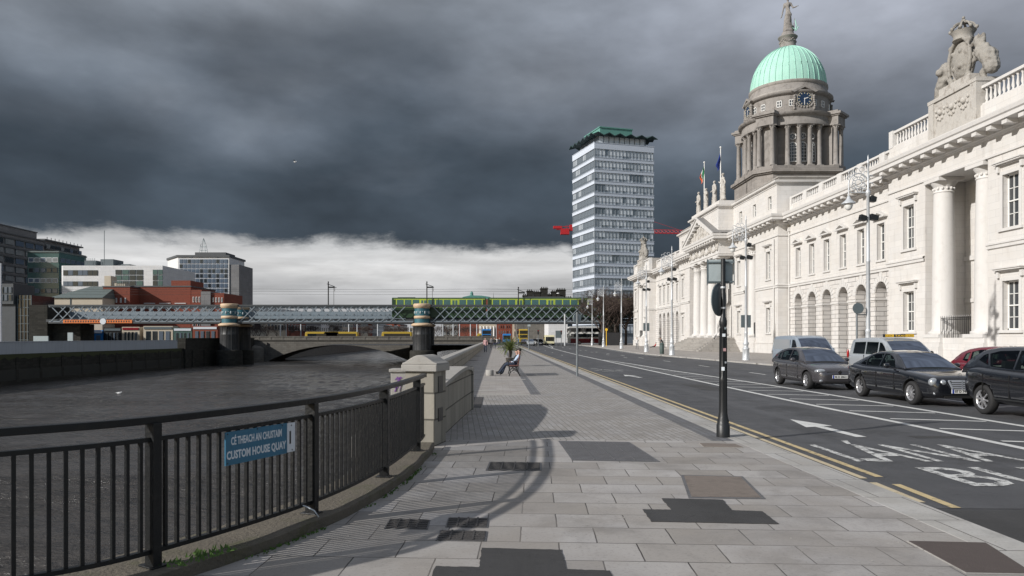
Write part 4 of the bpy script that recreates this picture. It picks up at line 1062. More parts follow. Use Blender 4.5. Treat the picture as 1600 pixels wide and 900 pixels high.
# ---- centre block
def half(s):      # mirrored helper: s=+1 near half, -1 far half
    return lambda y: YC-s*(YC-y)
for s in (1, -1):
    h = half(s); rng = lambda a, c: (min(h(a), h(c)), max(h(a), h(c)))
    a, c = rng(73.6, 87.2)
    holes = []
    for w in (76.2, 85.4):
        for za, zb in ((2.1, 4.7), (7.65, 10.5)): holes.append((*win_hole(h(w), za, zb, 1.15), False, .4))
    q = rng(80.0, 83.4); holes.append((*q, 1.62, 11.78, False, 2.0))
    b = MB(); wall(b, XC, a, c, -.02, 13.95, holes); b.build('centre_wall', M['portland'], PB)
    for w in (76.2, 85.4):
        for za, zb in ((2.1, 4.7), (7.65, 10.5)):
            window(XC, h(w), za, zb, 1.15, .28)
            b = MB(); surround(b, XC, h(w), za, zb, 1.15, .18, .05); hood(b, XC, h(w), zb+.14, 1.35); b.box(XC-.12, XC, h(w)-.8, h(w)+.8, za-.15, za); b.build('window_surround', M['carved_clean'], PB)
    b = MB(); b.box(XC+2.0, XC+2.1, q[0], q[1], 1.5, 11.9); b.build('recess_wall', M['portland'], PB)
    b = MB(); b.box(XC+.4, XC+.5, q[0]+.3, q[1]-.3, 1.62, 3.3); b.build('gate_screen', M['iron_black'], PB)
    column(XC+.66, h(82.3), 1.62, 11.78, .66)
    b = MB(); b.box(XC-.10, XC-.002, a, c, -.02, 1.0); b.box(XC-.14, XC-.002, a, c, 1.0, 1.12); u = rng(79.7, 83.7); b.box(XC-.4, XC+1.6, u[0], u[1], -.02, 1.05); b.box(XC-.25, XC+1.6, u[0]+.1, u[1]-.1, 1.05, 1.615); b.build('plinth', M['portland'], PB, bevel=.02)
    b = MB(); y = h(73.6); b.box(XC+.002, XW+.6, *(sorted((y, y+s*.3))), -.02, 13.95); b.build('return_wall', M['portland'], PB)
    b = MB(); b.tube([(XW-.10, h(73.35), .1), (XW-.10, h(73.35), 12.2)], .065, 8); b.box(XW-.22, XW, h(73.35)-.14, h(73.35)+.14, 12.2, 12.6); b.build('downpipe', M['carved_clean'], PB)
    b = MB(); b.tube([(XC-.10, h(74.5), .1), (XC-.10, h(74.5), 11.6)], .06, 8); b.build('downpipe', M['carved_clean'], PB)
b = MB(); b.tube([(XP-.10, 51.9, .1), (XP-.10, 51.9, .2)], .02, 6)
# portico
b = MB(); wall(b, XC+1.4, 87.2, 100.0, 1.6, 13.2, [(92.4, 94.8, 1.62, 6.2, True, .5), (92.9, 94.3, 7.8, 10.4, False, .3), (89.4, 90.6, 7.8, 10.4, False, .3), (96.6, 97.8, 7.8, 10.4, False, .3), (89.4, 90.6, 2.4, 5.0, False, .3), (96.6, 97.8, 2.4, 5.0, False, .3)])
for y in (87.2, 100.0): b.box(XC, XC+1.4, y-.01, y+.01, 1.6, 13.2)
b.box(XC+1.9, XC+1.95, 92.2, 95.0, 1.6, 6.4); b.build('porch_wall', M['portland'], PB)
for yc in (90.0, 93.6, 97.2):
    window(XC+1.4, yc, 7.8, 10.4, 1.2 if yc != 93.6 else 1.4, .2)
    if yc != 93.6: window(XC+1.4, yc, 2.4, 5.0, 1.2, .2)
for k in range(4): column(27.1, YC+(k-1.5)*3.35, 1.62, 11.35, .66)
b = MB(); PO = [(28.6, 87.3), (26.4, 87.3), (26.4, 99.9), (28.6, 99.9)]
b.box(26.4, 28.6, 87.3, 99.9, 11.35, 13.2); sweep(b, PO, [(0, 11.55), (.07, 11.57), (.07, 11.70), (0, 11.72)])
sweep(b, PO, [(o*.85, z) for o, z in CORN])
for i in range(13):
    y = 86.9+13.4*(i+.5)/13; b.box(25.62, 26.2, y-.17, y+.17, 13.06, 13.31)
b.build('portico_entablature', M['carved_clean'], PB)
b = MB()
for k in range(5):      # ox heads and hanging swags of the frieze
    y = YC+(k-2)*3.0
    b.ball((26.36, y, 12.5), .30, 8, sc=(.6, 1, 1.2)); b.ball((26.30, y, 12.15), .2, 6)
    for s in (-1, 1): b.tube([(26.36, y+s*.2, 12.6), (26.32, y+s*.5, 12.75), (26.34, y+s*.55, 12.9)], .05, 5)
    if k < 4:
        for j in range(9): a = PI*j/8; b.ball((26.34, y+1.5-1.15*math.cos(a), 12.65-.62*math.sin(a)), .17, 6)
b.build('frieze_swags', M['carved'], PB)
b = MB()
zb = 13.95; y0, y1 = 86.5, 100.7; ap = 16.75; X0, X1 = 25.52, 26.45
for s in (-1, 1):
    a = (YC+s*7.15, zb-.05); c = (YC, ap); n = Vector((-(ap-zb), 7.15)).normalized()
    b.prism([(a[0], a[1]), (c[0], c[1]), (c[0], c[1]-.52), (a[0]-s*1.25, a[1])][::s], 'x', X0, X1)
    b.prism([(a[0]+s*.05, a[1]+.06), (c[0], c[1]+.10), (c[0], c[1]-.05), (a[0]-s*.25, a[1]+.0)][::s], 'x', X0-.12, X1)
    for k in range(6):
        t = (k+.8)/6.6; p = Vector((a[0]-s*1.1, a[1]+.08)).lerp(Vector((c[0], c[1]-.6)), t)
        b.box(X0+.02, X0+.7, p.x-.2, p.x+.2, p.y-.12, p.y+.14)
b.build('pediment_cornice', M['carved_clean'], PB)
b = MB(); b.prism([(YC-6.6, zb), (YC+6.6, zb), (YC, ap-.3)], 'x', 26.25, 26.44); b.build('tympanum', M['portland'], PB)
b = MB(); random.seed(3)
for k in range(46):
    y = random.uniform(-4.6, 4.6); hmax = (1-abs(y)/6.4)*2.2
    if hmax < .4: continue
    hh = random.uniform(.2, hmax-.15); b.ball((26.15, YC+y, zb+hh), random.uniform(.16, .34), 7)
for y, hgt in ((-2.2, 1.5), (-1.0, 1.9), (0, 2.2), (1.1, 1.8), (2.4, 1.4), (3.5, .9), (-3.4, .9)):
    blob_chain(b, [(26.05, YC+y, zb+.05), (26.0, YC+y, zb+hgt*.75)], [.3, .2], 6, .4); b.ball((25.98, YC+y, zb+hgt*.92), .15, 7)
    blob_chain(b, [(26, YC+y, zb+hgt*.6), (25.9, YC+y+.5, zb+hgt*.5)], [.12, .09], 5)
o = b.build('tympanum_sculpture', M['carved'], PB); remesh(o, .08)
b = MB()
for s in (-1, 1): b.add([(25.5, YC, ap+.11), (28.3, YC, ap+.11), (28.3, YC+s*7.2, zb+.03), (25.5, YC+s*7.2, zb+.03)], [(0, 1, 2, 3) if s > 0 else (3, 2, 1, 0)])
b.build('pediment_roof', M['lead'], PB)
b = MB()
for k in range(9):
    e = .34*(8-k); b.box(26.0-e, 28.2, 87.0-e*.85, 100.2+e*.85, -.02 if k == 0 else .18*k, .18*(k+1)-.001)
b.build('portico_steps', M['roof_stone'], PB, bevel=.015)
# attics
ACN = [(0, 16.95), (.06, 16.97), (.10, 17.12), (.32, 17.20), (.36, 17.40), (.05, 17.46), (0, 17.46)]
b = MB(); wall(b, XC+.02, 73.9, 113.3, 13.95, 17.46, [(*win_hole(YC+s*(YC-w), 14.8, 16.15, .95), False, .35) for w in (75.9, 80.4, 84.9) for s in (-1, 1)])
b.box(XC+.021, 44, 73.9, 74.1, 13.95, 17.46); b.box(XC+.021, 44, 113.1, 113.3, 13.95, 17.46); b.box(44, 44.2, 73.9, 113.3, 13.95, 17.46)
sweep(b, [(44.2, 73.9), (XC+.02, 73.9), (XC+.02, 113.3), (44.2, 113.3)], ACN); b.build('attic', M['portland'], PB)
b = MB(); b.box(XC+.3, 44, 74.2, 113.0, 17.3, 17.75); b.box(XC+.2, 43.8, 74.1, 113.1, 17.75, 17.9); b.build('attic_parapet', M['roof_stone'], PB)
for w in (75.9, 80.4, 84.9):
    for s in (-1, 1): window(XC+.02, YC+s*(YC-w), 14.8, 16.15, .95, .22, 2, 2)
b = MB(); b.box(26.42, XC+.02, 87.46, 99.74, 13.95, 16.95); sweep(b, [(XC, 87.46), (26.42, 87.46), (26.42, 99.74), (XC, 99.74)], ACN); b.box(26.42, XC, 87.46, 99.74, 16.95, 17.46)
b.box(26.5, 28.4, 87.55, 99.65, 17.46, 17.95); b.build('statue_attic', M['portland'], PB)
b = MB(); b.box(XW+.56, 66, 52.55, 73.6, 14.0, 14.3); b.box(XW+.56, 66, 113.6, 134.65, 14.0, 14.3); b.box(XP+.6, 66, 37.95, 52.0, 14.0, 14.4); b.box(XP+.6, 66, 135.2, 149.3, 14.0, 14.4); b.box(44.2, 66, 73.6, 113.6, 14.0, 14.3)
b.box(65.9, 66.1, 37.5, 149.7, 0, 14); b.build('roof', M['lead'], PB)

# ---- dome
DX, DY = 37.1, YC
DM = thing('dome', None, None, (DX, DY, 17.9)); DM.parent = PB; DM.location = Vector((DX, DY, 17.9))-WL[PB.name]; del_ = None
def cyl_part(name, prof, m, n=64, smooth=True): b = MB(); b.lathe(prof, (DX, DY, 0), n, smooth=smooth, caps=False); return b.build(name, M[m], DM)
hs, cf = 5.5, 1.55
oct_ = [(-hs, -hs+cf), (-hs+cf, -hs), (hs-cf, -hs), (hs, -hs+cf), (hs, hs-cf), (hs-cf, hs), (-hs+cf, hs), (-hs, hs-cf)]
def octp(k): return [(DX+x*k, DY+y*k) for x, y in oct_]
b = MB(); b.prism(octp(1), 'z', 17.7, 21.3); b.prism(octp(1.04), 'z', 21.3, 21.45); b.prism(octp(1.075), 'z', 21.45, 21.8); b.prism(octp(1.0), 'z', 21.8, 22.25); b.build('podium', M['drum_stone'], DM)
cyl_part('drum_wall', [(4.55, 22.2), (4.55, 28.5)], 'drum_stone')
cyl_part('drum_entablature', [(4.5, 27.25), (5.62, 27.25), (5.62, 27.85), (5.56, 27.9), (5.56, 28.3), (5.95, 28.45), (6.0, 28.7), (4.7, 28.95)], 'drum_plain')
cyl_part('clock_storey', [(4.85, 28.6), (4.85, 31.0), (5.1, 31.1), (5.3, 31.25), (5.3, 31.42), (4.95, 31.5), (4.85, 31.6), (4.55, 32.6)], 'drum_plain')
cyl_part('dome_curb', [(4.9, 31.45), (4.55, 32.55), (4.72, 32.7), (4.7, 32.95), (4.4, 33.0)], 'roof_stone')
# copper shell with standing seams
b = MB(); pr = [(4.52*math.cos(t), 32.9+5.55*math.sin(t)) for t in [i*1.38/16 for i in range(17)]]
b.lathe(pr, (DX, DY, 0), 72, caps=False)
for k in range(36):
    a = 2*PI*k/36; b.tube([(DX+(r+.02)*math.cos(a), DY+(r+.02)*math.sin(a), z+.015) for r, z in pr], .045, 4)
b.build('copper_shell', M['copper'], DM)
b = MB(); b.lathe([(1.35, 38.15), (1.1, 38.3), (.98, 38.45), (.95, 39.5), (1.12, 39.6), (1.2, 39.75), (1.05, 39.9), (.8, 40.0), (.72, 40.35), (0, 40.4)], (DX, DY, 0), 20)
for k in range(5):
    a0 = 2*PI*k/5
    for j in range(6): a = a0+2*PI/5*j/6; b.ball((DX+.98*math.cos(a), DY+.98*math.sin(a), 39.35-.35*math.sin(PI*j/6)), .11, 5)
b.build('statue_pedestal', M['drum_plain'], DM)
# ring columns and the four projecting corner piers
def scol(x, y, z0=22.25, z1=27.25, r=.29):
    key = 'smallcol'
    if key not in WC:
        b = MB(); H = z1-z0; b.box(-.4, .4, -.4, .4, 0, .14)
        b.lathe([(r*1.3, .14), (r*1.3, .24), (r, .32), (r*.98, H*.4), (r*.84, H-.5), (r*.95, H-.46), (r*.84, H-.42), (r*1.25, H-.1)], (0, 0, 0), 14); b.box(-r*1.3, r*1.3, -r*1.3, r*1.3, H-.12, H-.005)
        for k in range(8): a = 2*PI*k/8; b.ball((r*1.02*math.cos(a), r*1.02*math.sin(a), H-.28), .09, 5)
        o = b.build('column', M['drum_plain'], DM, local=True); WC[key] = o.data
    else: o = bpy.data.objects.new('column', WC[key]); col.objects.link(o); o.parent = DM
    o.location = Vector((x, y, z0))-WL[DM.name]
for q in range(4):
    for k in (-2.5, -1.5, -.5, .5, 1.5, 2.5)[1:5] if False else (-1.5, -.5, .5, 1.5):
        a = q*PI/2+k*R(14.5); scol(DX+5.15*math.cos(a), DY+5.15*math.sin(a))
    a = q*PI/2+PI/4; c, s = math.cos(a), math.sin(a); tx, ty = -s, c
    def pt(d, t): return (DX+c*d+tx*t, DY+s*d+ty*t)
    b = MB(); b.prism([pt(4.3, -.72), pt(5.75, -.72), pt(5.75, .72), pt(4.3, .72)], 'z', 22.25, 27.25)
    b.prism([pt(4.3, -1.1), pt(6.6, -1.1), pt(6.6, 1.1), pt(4.3, 1.1)], 'z', 27.25, 28.3)
    b.prism([pt(4.3, -1.25), pt(6.8, -1.25), pt(6.8, 1.25), pt(4.3, 1.25)], 'z', 28.3, 28.45); b.prism([pt(4.3, -1.4), pt(6.98, -1.4), pt(6.98, 1.4), pt(4.3, 1.4)], 'z', 28.45, 28.72); b.prism([pt(4.3, -1.2), pt(6.6, -1.2), pt(6.6, 1.2), pt(4.3, 1.2)], 'z', 28.72, 28.95)
    b.build('corner_pier', M['drum_plain'], DM)
    for t in (-.82, .82): scol(*pt(6.22, t))
# windows of the drum: arched with a round one above; small square ones in the clock storey
def radial(b, a, rad): b.xf = Matrix.Translation((DX, DY, 0)) @ Matrix.Rotation(a, 4, 'Z') @ Matrix.Translation((rad, 0, 0))
for q in range(4):
    for k in (-1, 0, 1):
        a = q*PI/2+k*R(14.5); b = MB(); radial(b, a, 4.56)
        w, z0, z1 = .42, 23.0, 24.8
        b.box(-.05, .06, -w-.1, -w, z0, z1); b.box(-.05, .06, w, w+.1, z0, z1); b.box(-.05, .06, -w-.1, w+.1, z0-.1, z0)
        for j in range(8): t0, t1 = PI*j/8, PI*(j+1)/8; b.beam((.01, (w+.05)*math.cos(t0), z1+(w+.05)*math.sin(t0)), (.01, (w+.05)*math.cos(t1), z1+(w+.05)*math.sin(t1)), .1, .1)
        for y in (-.14, .14): b.box(0, .04, y-.02, y+.02, z0, z1+.36)
        for z in (23.4, 23.8, 24.2, 24.6, 24.9): b.box(0, .04, -w, w, z-.02, z+.02)
        o = b.build('window', M['white_paint'], DM)
        g = MB(); radial(g, a, 4.56); g.prism([(-w, z0), (w, z0), (w, z1)]+[(w*math.cos(PI*j/8), z1+w*math.sin(PI*j/8)) for j in range(1, 8)]+[(-w, z1)], 'x', -.04, .012); g.build('pane', M['pane'], o)
        b = MB(); radial(b, a, 4.56); b.tube([(.02, .38*math.cos(t), 26.0+.38*math.sin(t)) for t in [2*PI*i/14 for i in range(14)]], .07, 5, closed=True)
        for j in range(3): t = PI*j/3; b.beam((.02, -.36*math.cos(t), 26.0-.36*math.sin(t)), (.02, .36*math.cos(t), 26.0+.36*math.sin(t)), .03, .04)
        o = b.build('round_window', M['carved_clean'], DM)
        g = MB(); radial(g, a, 4.56); g.prism([(.36*math.cos(2*PI*i/14), 26.0+.36*math.sin(2*PI*i/14)) for i in range(14)], 'x', -.04, .01); g.build('pane', M['pane'], o)
    for k in (-2, -1, 1, 2):
        a = q*PI/2+k*R(16.5); b = MB(); radial(b, a, 4.86); w = .30
        b.box(-.03, .04, -w, w, 29.6, 29.68); b.box(-.03, .04, -w, w, 30.32, 30.4)
        for y in (-w, -.03, w-.06): b.box(-.03, .04, y, y+.06, 29.6, 30.4)
        b.box(-.03, .035, -w, w, 29.97, 30.02); o = b.build('window', M['white_paint'], DM); g = MB(); radial(g, a, 4.86); g.box(-.05, .01, -w+.02, w-.02, 29.62, 30.38); g.build('pane', M['pane'], o)
    # clock under a small gable
    a = q*PI/2; t = MB(); radial(t, a, 4.86)
    t.box(-.4, .22, -1.15, 1.15, 28.9, 29.4); t.box(-.3, .16, -1.05, 1.05, 29.4, 31.3)
    for s in (-1, 1): t.prism([(s*1.6, 31.25), (0, 32.0), (0, 31.72), (s*1.25, 31.12)][::s], 'x', -.5, .42)
    for s in (-1, 1):
        for k in range(7): t.ball((.18, s*(1.2+.05*math.sin(k)), 29.2+.25*k), .18, 6)
    for k in range(9): an = PI*k/8; t.ball((.2, .95*math.cos(an), 29.75-.4*math.sin(an)), .15, 6)
    t.build('clock_surround', M['drum_plain'], DM)
    ck = MB(); radial(ck, a, 4.86); ck.lathe([(0, .16), (.86, .16), (.86, .24), (0, .241)], (0, 0, 30.35), 28, axis='x'); c_o = ck.build('clock', M['clock_blue'], DM)
    g = MB(); radial(g, a, 4.86); g.tube([(.24, .86*math.cos(2*PI*i/28), 30.35+.86*math.sin(2*PI*i/28)) for i in range(28)], .022, 5, closed=True)
    for i in range(12):
        an = 2*PI*i/12; c, s = math.cos(an), math.sin(an); g.beam((.252, .60*c, 30.35+.60*s), (.252, .76*c, 30.35+.76*s), .02, .10)
    g.build('dial_marks', M['gold'], DM)
    g = MB(); radial(g, a, 4.86); g.beam((.262, 0, 30.45), (.262, 0, 29.68), .02, .07); g.beam((.27, -.05, 30.33), (.27, .44, 30.49), .02, .09); g.build('clock_hands', M['white_paint'], DM)

# ---- stone figures
def draped(name, x, y, z, H, m, parent, face=PI, arm=0, seed=1, vox=None, anchor=False):
    """standing robed figure H high"""
    b = MB(); rnd = random.Random(seed); k = H/4.0
    F = Vector((math.cos(face), math.sin(face), 0)); S = Vector((-F.y, F.x, 0))
    def P(s, f, h): return (Vector((x, y, z))+S*s*k+F*f*k+Vector((0, 0, h*k)))
    b.xf = None
    b.box(x-.42*k, x+.42*k, y-.42*k, y+.42*k, z, z+.22*k)
    hip = rnd.uniform(-.08, .08)
    blob_chain(b, [P(-.26, 0, .25), P(-.20+hip, .06, 1.1), P(-.1+hip, 0, 1.9)], [.30, .26, .27], 7, .25, seed)
    blob_chain(b, [P(.28, .02, .25), P(.24+hip, 0, 1.1), P(.12+hip, 0, 1.9)], [.32, .25, .27], 7, .25, seed+3)
    blob_chain(b, [P(hip, 0, 1.9), P(0, 0, 2.5), P(0, .02, 3.0)], [.33, .27, .31], 8, .1, seed)
    blob_chain(b, [P(-.30, 0, 3.1), P(.30, 0, 3.1)], [.17, .17], 7)
    blob_chain(b, [P(0, 0, 3.1), P(0, .03, 3.45)], [.13, .12], 6); b.ball(P(0, .06, 3.66), .19*k, 9, sc=(1, 1, 1.2)); b.ball(P(0, -.06, 3.72), .17*k, 7)
    if arm == 0:
        blob_chain(b, [P(-.36, 0, 3.05), P(-.66, .05, 2.5), P(-.45, .42, 2.25)], [.13, .11, .08], 6)
        blob_chain(b, [P(.36, 0, 3.05), P(.70, 0, 2.5), P(.50, .2, 1.9)], [.13, .11, .08], 6)
    elif arm == 1:
        blob_chain(b, [P(-.36, 0, 3.05), P(-.62, .1, 2.6), P(-.92, .3, 2.85)], [.13, .11, .08], 6)
        blob_chain(b, [P(.36, 0, 3.05), P(.74, -.05, 2.5), P(.78, .05, 1.9)], [.13, .11, .08], 6)
        blob_chain(b, [P(.55, 0, .3), P(.6, 0, 1.5), P(.62, 0, 2.2)], [.22, .16, .12], 6, .3)
    else:
        blob_chain(b, [P(-.36, 0, 3.05), P(-.48, 0, 2.4), P(-.62, .1, 1.75), P(-.78, .15, 1.5)], [.13, .11, .09, .06], 6)
        blob_chain(b, [P(.36, 0, 3.05), P(.5, .1, 2.6), P(.85, .3, 2.62), P(1.05, .35, 2.62)], [.13, .11, .08, .06], 6)
    for j in range(6): s = rnd.uniform(-.3, .3); blob_chain(b, [P(s, .2, 2.2), P(s*1.3+rnd.uniform(-.1, .1), .26, .35)], [.07, .10], 5)
    blob_chain(b, [P(-.28, .15, 3.0), P(.1, .27, 2.4), P(.34, .15, 1.8)], [.09, .10, .10], 5)
    if anchor: blob_chain(b, [P(.62, -.1, .2), P(.66, -.1, 1.0), P(.72, -.1, 1.7)], [.12, .08, .05], 5)
    o = b.build(name, M[m], parent); remesh(o, vox or .07*k); return o
for i, (y, h, a) in enumerate(((88.2, 3.3, 1), (91.6, 3.1, 0), (95.2, 2.9, 2), (98.7, 3.1, 0))):
    draped('statue', 27.2, y, 17.95, h*1.06, 'carved', PB, PI, a, i+5)
draped('dome_statue', DX, DY, 40.4, 4.7, 'drum_plain', PB, PI*1.42, 2, 11, anchor=True)
b = MB(); b.tube([(DX+.85, DY-.3, 40.5), (DX+.95, DY-.35, 41.2), (DX+.82, DY-.3, 41.9)], .09, 6, r1=.05); b.tube([(DX+.5, DY-.3, 40.9), (DX+.95, DY-.35, 40.55), (DX+1.2, DY-.4, 41.0)], .06, 6); b.build('copper_anchor', M['copper'], PB)
# ------------------------------------------------------------------ railway bridge
BY = 160.0
RB = thing('railway_bridge', 'grey steel lattice railway bridge that carries the green train over the river', 'railway bridge', (-38, BY+4, 4.9))
ZT, ZB = 8.45, 4.95
def truss(name, Y, x0, x1, m):
    b = MB(); b.box(x0, x1, Y-.25, Y+.25, ZT-.02, ZT+.28); b.box(x0, x1, Y-.25, Y+.25, ZB-.30, ZB+.05)
    b.box(x0, x1, Y-.05, Y+.05, ZT-.25, ZT-.02, 1); b.box(x0, x1, Y-.05, Y+.05, ZB+.05, ZB+.25, 1)
    p = 1.92; D = ZT-ZB; x = x0-D
    while x < x1:
        for s, yo in ((1, -.10), (-1, .10)):
            a = (x, ZB) if s > 0 else (x+D, ZB); c = (x+D, ZT) if s > 0 else (x, ZT)
            if min(a[0], c[0]) >= x0 and max(a[0], c[0]) <= x1: b.beam((a[0], Y+yo, a[1]), (c[0], Y+yo, c[1]), .10, .18, 1)
        x += p
    return b.build(name, [M['girder_dark'], M['lattice_paint']], RB)
mat('lattice_paint', (.19, .225, .255), .5, var=.12, vscale=.8, dirt=.4, dscale=1.2, dcol=(.16, .17, .18))
spans = [(-97.2, -59.9), (-56.1, -18.0), (-14.2, 24.5), (26, 64)]
for x0, x1 in spans:
    truss('lattice_girder', BY, x0, x1, None); truss('lattice_girder', BY+8, x0, x1, None)
b = MB(); b.box(-98, 66, BY+.3, BY+7.7, 5.0, 5.55);
for i in range(40): b.box(-97+4.1*i, -96.7+4.1*i, BY+.3, BY+7.7, 4.72, 5.0)
b.build('deck', M['girder_dark'], RB)
b = MB(); b.box(-97, 24, BY+7.55, BY+7.62, 5.6, 7.5); b.build('side_plate', M['steel_blue_grey'], RB)
b = MB();
for y in (BY+1.6, BY+3.1, BY+4.9, BY+6.4): b.box(-98, 66, y-.04, y+.04, 5.55, 5.72)
b.build('rail_track', M['girder_dark'], RB)
# banner on the lower chord
bn = MB(); bn.box(XA(100, BY), XA(157.5, BY), BY-.36, BY-.30, 4.72, 5.45); bn.box(XA(167, BY), XA(207.5, BY), BY-.36, BY-.30, 4.72, 5.45); o = bn.build('orange_banner', M['banner_orange'], label='orange banner in two lengths along the foot of the lattice girder', cat='banner')
bn = MB()
for i in range(26):
    x = XA(103, BY)+i*.55
    if not (XA(157, BY) < x+.2 < XA(167.5, BY)): bn.box(x, x+.28, BY-.37, BY-.362, 4.9, 5.28)
bn.build('banner_lettering', M['sign_black'], o)
bn = MB(); bn.lathe([(0, -.42), (.66, -.42), (.66, -.32), (0, -.319)], (XA(162.3, BY), BY, 5.1), 20, axis='y'); bn.build('round_sign', M['sign_white'], label='round white sign between the two lengths of orange banner', cat='sign')

def pier(X, lab):
    t = thing('bridge_pier', lab, 'bridge pier', (X, BY+.3, WZ))
    for y in (BY+.2, BY+7.8):
        b = MB(); b.lathe([(2.7, WZ-1), (2.7, -1.4), (2.55, -1.2), (2.2, -1.15)], (X, y, 0), 24); b.build('stone_base', M['river_wall'], t)
        b = MB(); b.lathe([(2.0, -1.2), (1.95, 2.2), (1.97, 2.25), (1.92, 2.35), (1.88, 3.9), (2.0, 4.0)], (X, y, 0), 28)
        for k in range(12): a = 2*PI*k/12; b.tube([(X+1.98*math.cos(a), y+1.98*math.sin(a), -1.15), (X+1.93*math.cos(a), y+1.93*math.sin(a), 3.9)], .07, 4)
        b.build('iron_cylinder', M['pier_iron'], t)
        b = MB(); b.lathe([(1.9, 3.95), (2.15, 4.05), (2.35, 4.2), (2.35, 4.45), (1.75, 4.75)], (X, y, 0), 28); b.build('collar', M['pier_cream'], t)
        b = MB(); b.lathe([(1.62, 4.7), (1.62, 8.0)], (X, y, 0), 28, caps=False); b.build('painted_drum', M['pier_teal'], t)
        b = MB(); b.lathe([(1.62, 5.7), (1.74, 5.75), (1.78, 6.0), (1.74, 6.25), (1.63, 6.3)], (X, y, 0), 28, caps=False); b.build('ring', M['pier_cream'], t)
        b = MB()
        for k in range(10):
            a = 2*PI*k/10+.2; b.ball((X+1.56*math.cos(a), y+1.56*math.sin(a), 7.0), .20, 8, sc=(1, 1, 1.9)); b.ball((X+1.58*math.cos(a+.3), y+1.58*math.sin(a+.3), 7.2), .12, 6)
        b.build('painted_crest', M['sign_back_pale'], t)
        b = MB(); b.lathe([(1.62, 7.9), (1.7, 8.0), (1.9, 8.3), (1.92, 8.75), (1.75, 8.95), (0, 9.0)], (X, y, 0), 28); b.build('cap', M['pier_cream'], t)
pier(-58.0, 'iron bridge pier with cream rings and a teal drum beside the far bank'); pier(-16.1, 'iron bridge pier with cream rings and a teal drum nearer our quay')
for X in (25.2,):
    b = MB(); b.box(X-1.6, X+1.6, BY-.6, BY+8.6, -.1, 8.6); b.build('bridge_abutment', M['river_wall'], label='dark stone abutment of the lattice bridge at the street side behind the bare trees', cat='abutment')
def mast(px, h, lab, two=True):
    X = XA(px, BY+.5); t = thing('catenary_mast', lab, 'overhead line mast', (X, BY+.5, ZT+.25), 'overhead line masts on the bridge')
    b = MB(); b.tube([(X, BY+.5, ZT+.25), (X, BY+.5, ZT+.25+h)], .13, 6)
    if two: b.tube([(X+1.2, BY+.5, ZT+.25), (X+1.2, BY+.5, ZT+h-.6)], .05, 5)
    b.build('pole', M['iron_black'], t)
    b = MB(); z = ZT+.25+h; b.tube([(X-.3, BY+.5, z-.3), (X+1.4, BY+.5, z-.9), (X+1.4, BY+.5, z-1.9)], .07, 5); b.tube([(X, BY+.5, z-1.1), (X+1.4, BY+2.2, z-1.0)], .06, 5); b.box(X+.1, X+1.3, BY+.35, BY+.6, z-1.2, z-.9); b.ball((X, BY+.5, z+.1), .16, 6); b.build('arm', M['iron_black'], t)
mast(513, 4.9, 'black overhead line mast standing between the two river piers'); mast(667, 4.9, 'black overhead line mast on the bridge in front of the green train'); mast(810, 3.7, 'black overhead line mast beside the chimneys above the train', False)
t = thing('overhead_wires', 'thin overhead railway wires strung along the bridge', 'wires', (-30, BY+3, 12))
for z, y in ((12.3, BY+2.3), (11.2, BY+2.3), (12.0, BY+5.6)):
    b = MB(); b.tube([(-100+12*i, y, z-.15*math.sin(PI*(i % 4)/4)) for i in range(14)], .028, 4); b.build('wire', M['iron_black'], t)

# ------------------------------------------------------------------ train
TR = thing('commuter_train', 'green and lime commuter train of several cars crossing the lattice bridge', 'train', (10, BY+3, 5.72))
TY0, TY1 = BY+1.2, BY+3.9
def car(x0, x1, cabl):
    b = MB(); z0, z1 = 5.9, 10.25
    b.prism([(TY0, z0), (TY1, z0), (TY1, z1-.12), (TY1-.35, z1+.1), ((TY0+TY1)/2, z1+.16), (TY0+.35, z1+.1), (TY0, z1-.12)], 'x', x0, x1); o = b.build('car_body', M['train_green'], TR, bevel=.06)
    b = MB(); b.box(x0+.4, x1-.2, TY0-.02, TY0-.002, 9.93, 10.06); b.box(x0+.4, x1-.2, TY0-.02, TY0-.002, 8.2, 8.36); b.build('lime_stripe', M['train_lime'], o)
    b = MB(); b.box(x0+.9, x1-.7, TY0-.0035, TY0-.0015, 8.36, 9.93); b.build('window_surround', M['train_lime'], o)
    n = 11; L = (x1-x0-1.8)/n
    for i in range(n):
        a = x0+1.0+L*i; door = i in (3, 7)
        b = MB()
        if door: b.box(a+.05, a+L-.05, TY0-.03, TY0-.004, 8.3, 9.9, 1); b.box(a+.3, a+L/2-.08, TY0-.04, TY0-.031, 8.3, 9.75); b.box(a+L/2+.08, a+L-.3, TY0-.04, TY0-.031, 8.3, 9.75); b.build('door', [M['train_glass'], M['train_lime']], o)
        else: b.box(a+.14, a+L-.14, TY0-.03, TY0-.004, 8.6, 9.86); b.box(a+.02, a+.13, TY0-.024, TY0-.003, 8.37, 9.93, 1); b.build('window', [M['train_glass'], M['train_lime']], o)
    for xx in (x0+3, x1-6): b = MB(); b.box(xx, xx+3, TY0+.2, TY1-.2, 5.7, 5.9); b.build('bogie', M['girder_dark'], o)
    if cabl:
        b = MB(); b.box(x0-.03, x0-.003, TY0+.3, TY1-.3, 8.4, 9.6); b.build('windscreen', M['car_glass'], o)
        b = MB(); b.box(x0+1.2, x0+5, TY0+.6, TY1-.6, z1-.01, z1+.22); b.build('roof_unit', M['girder_dark'], o)
x = XA(613, 162)
for i in range(4): car(x, x+20.6, i == 0); x += 21.0

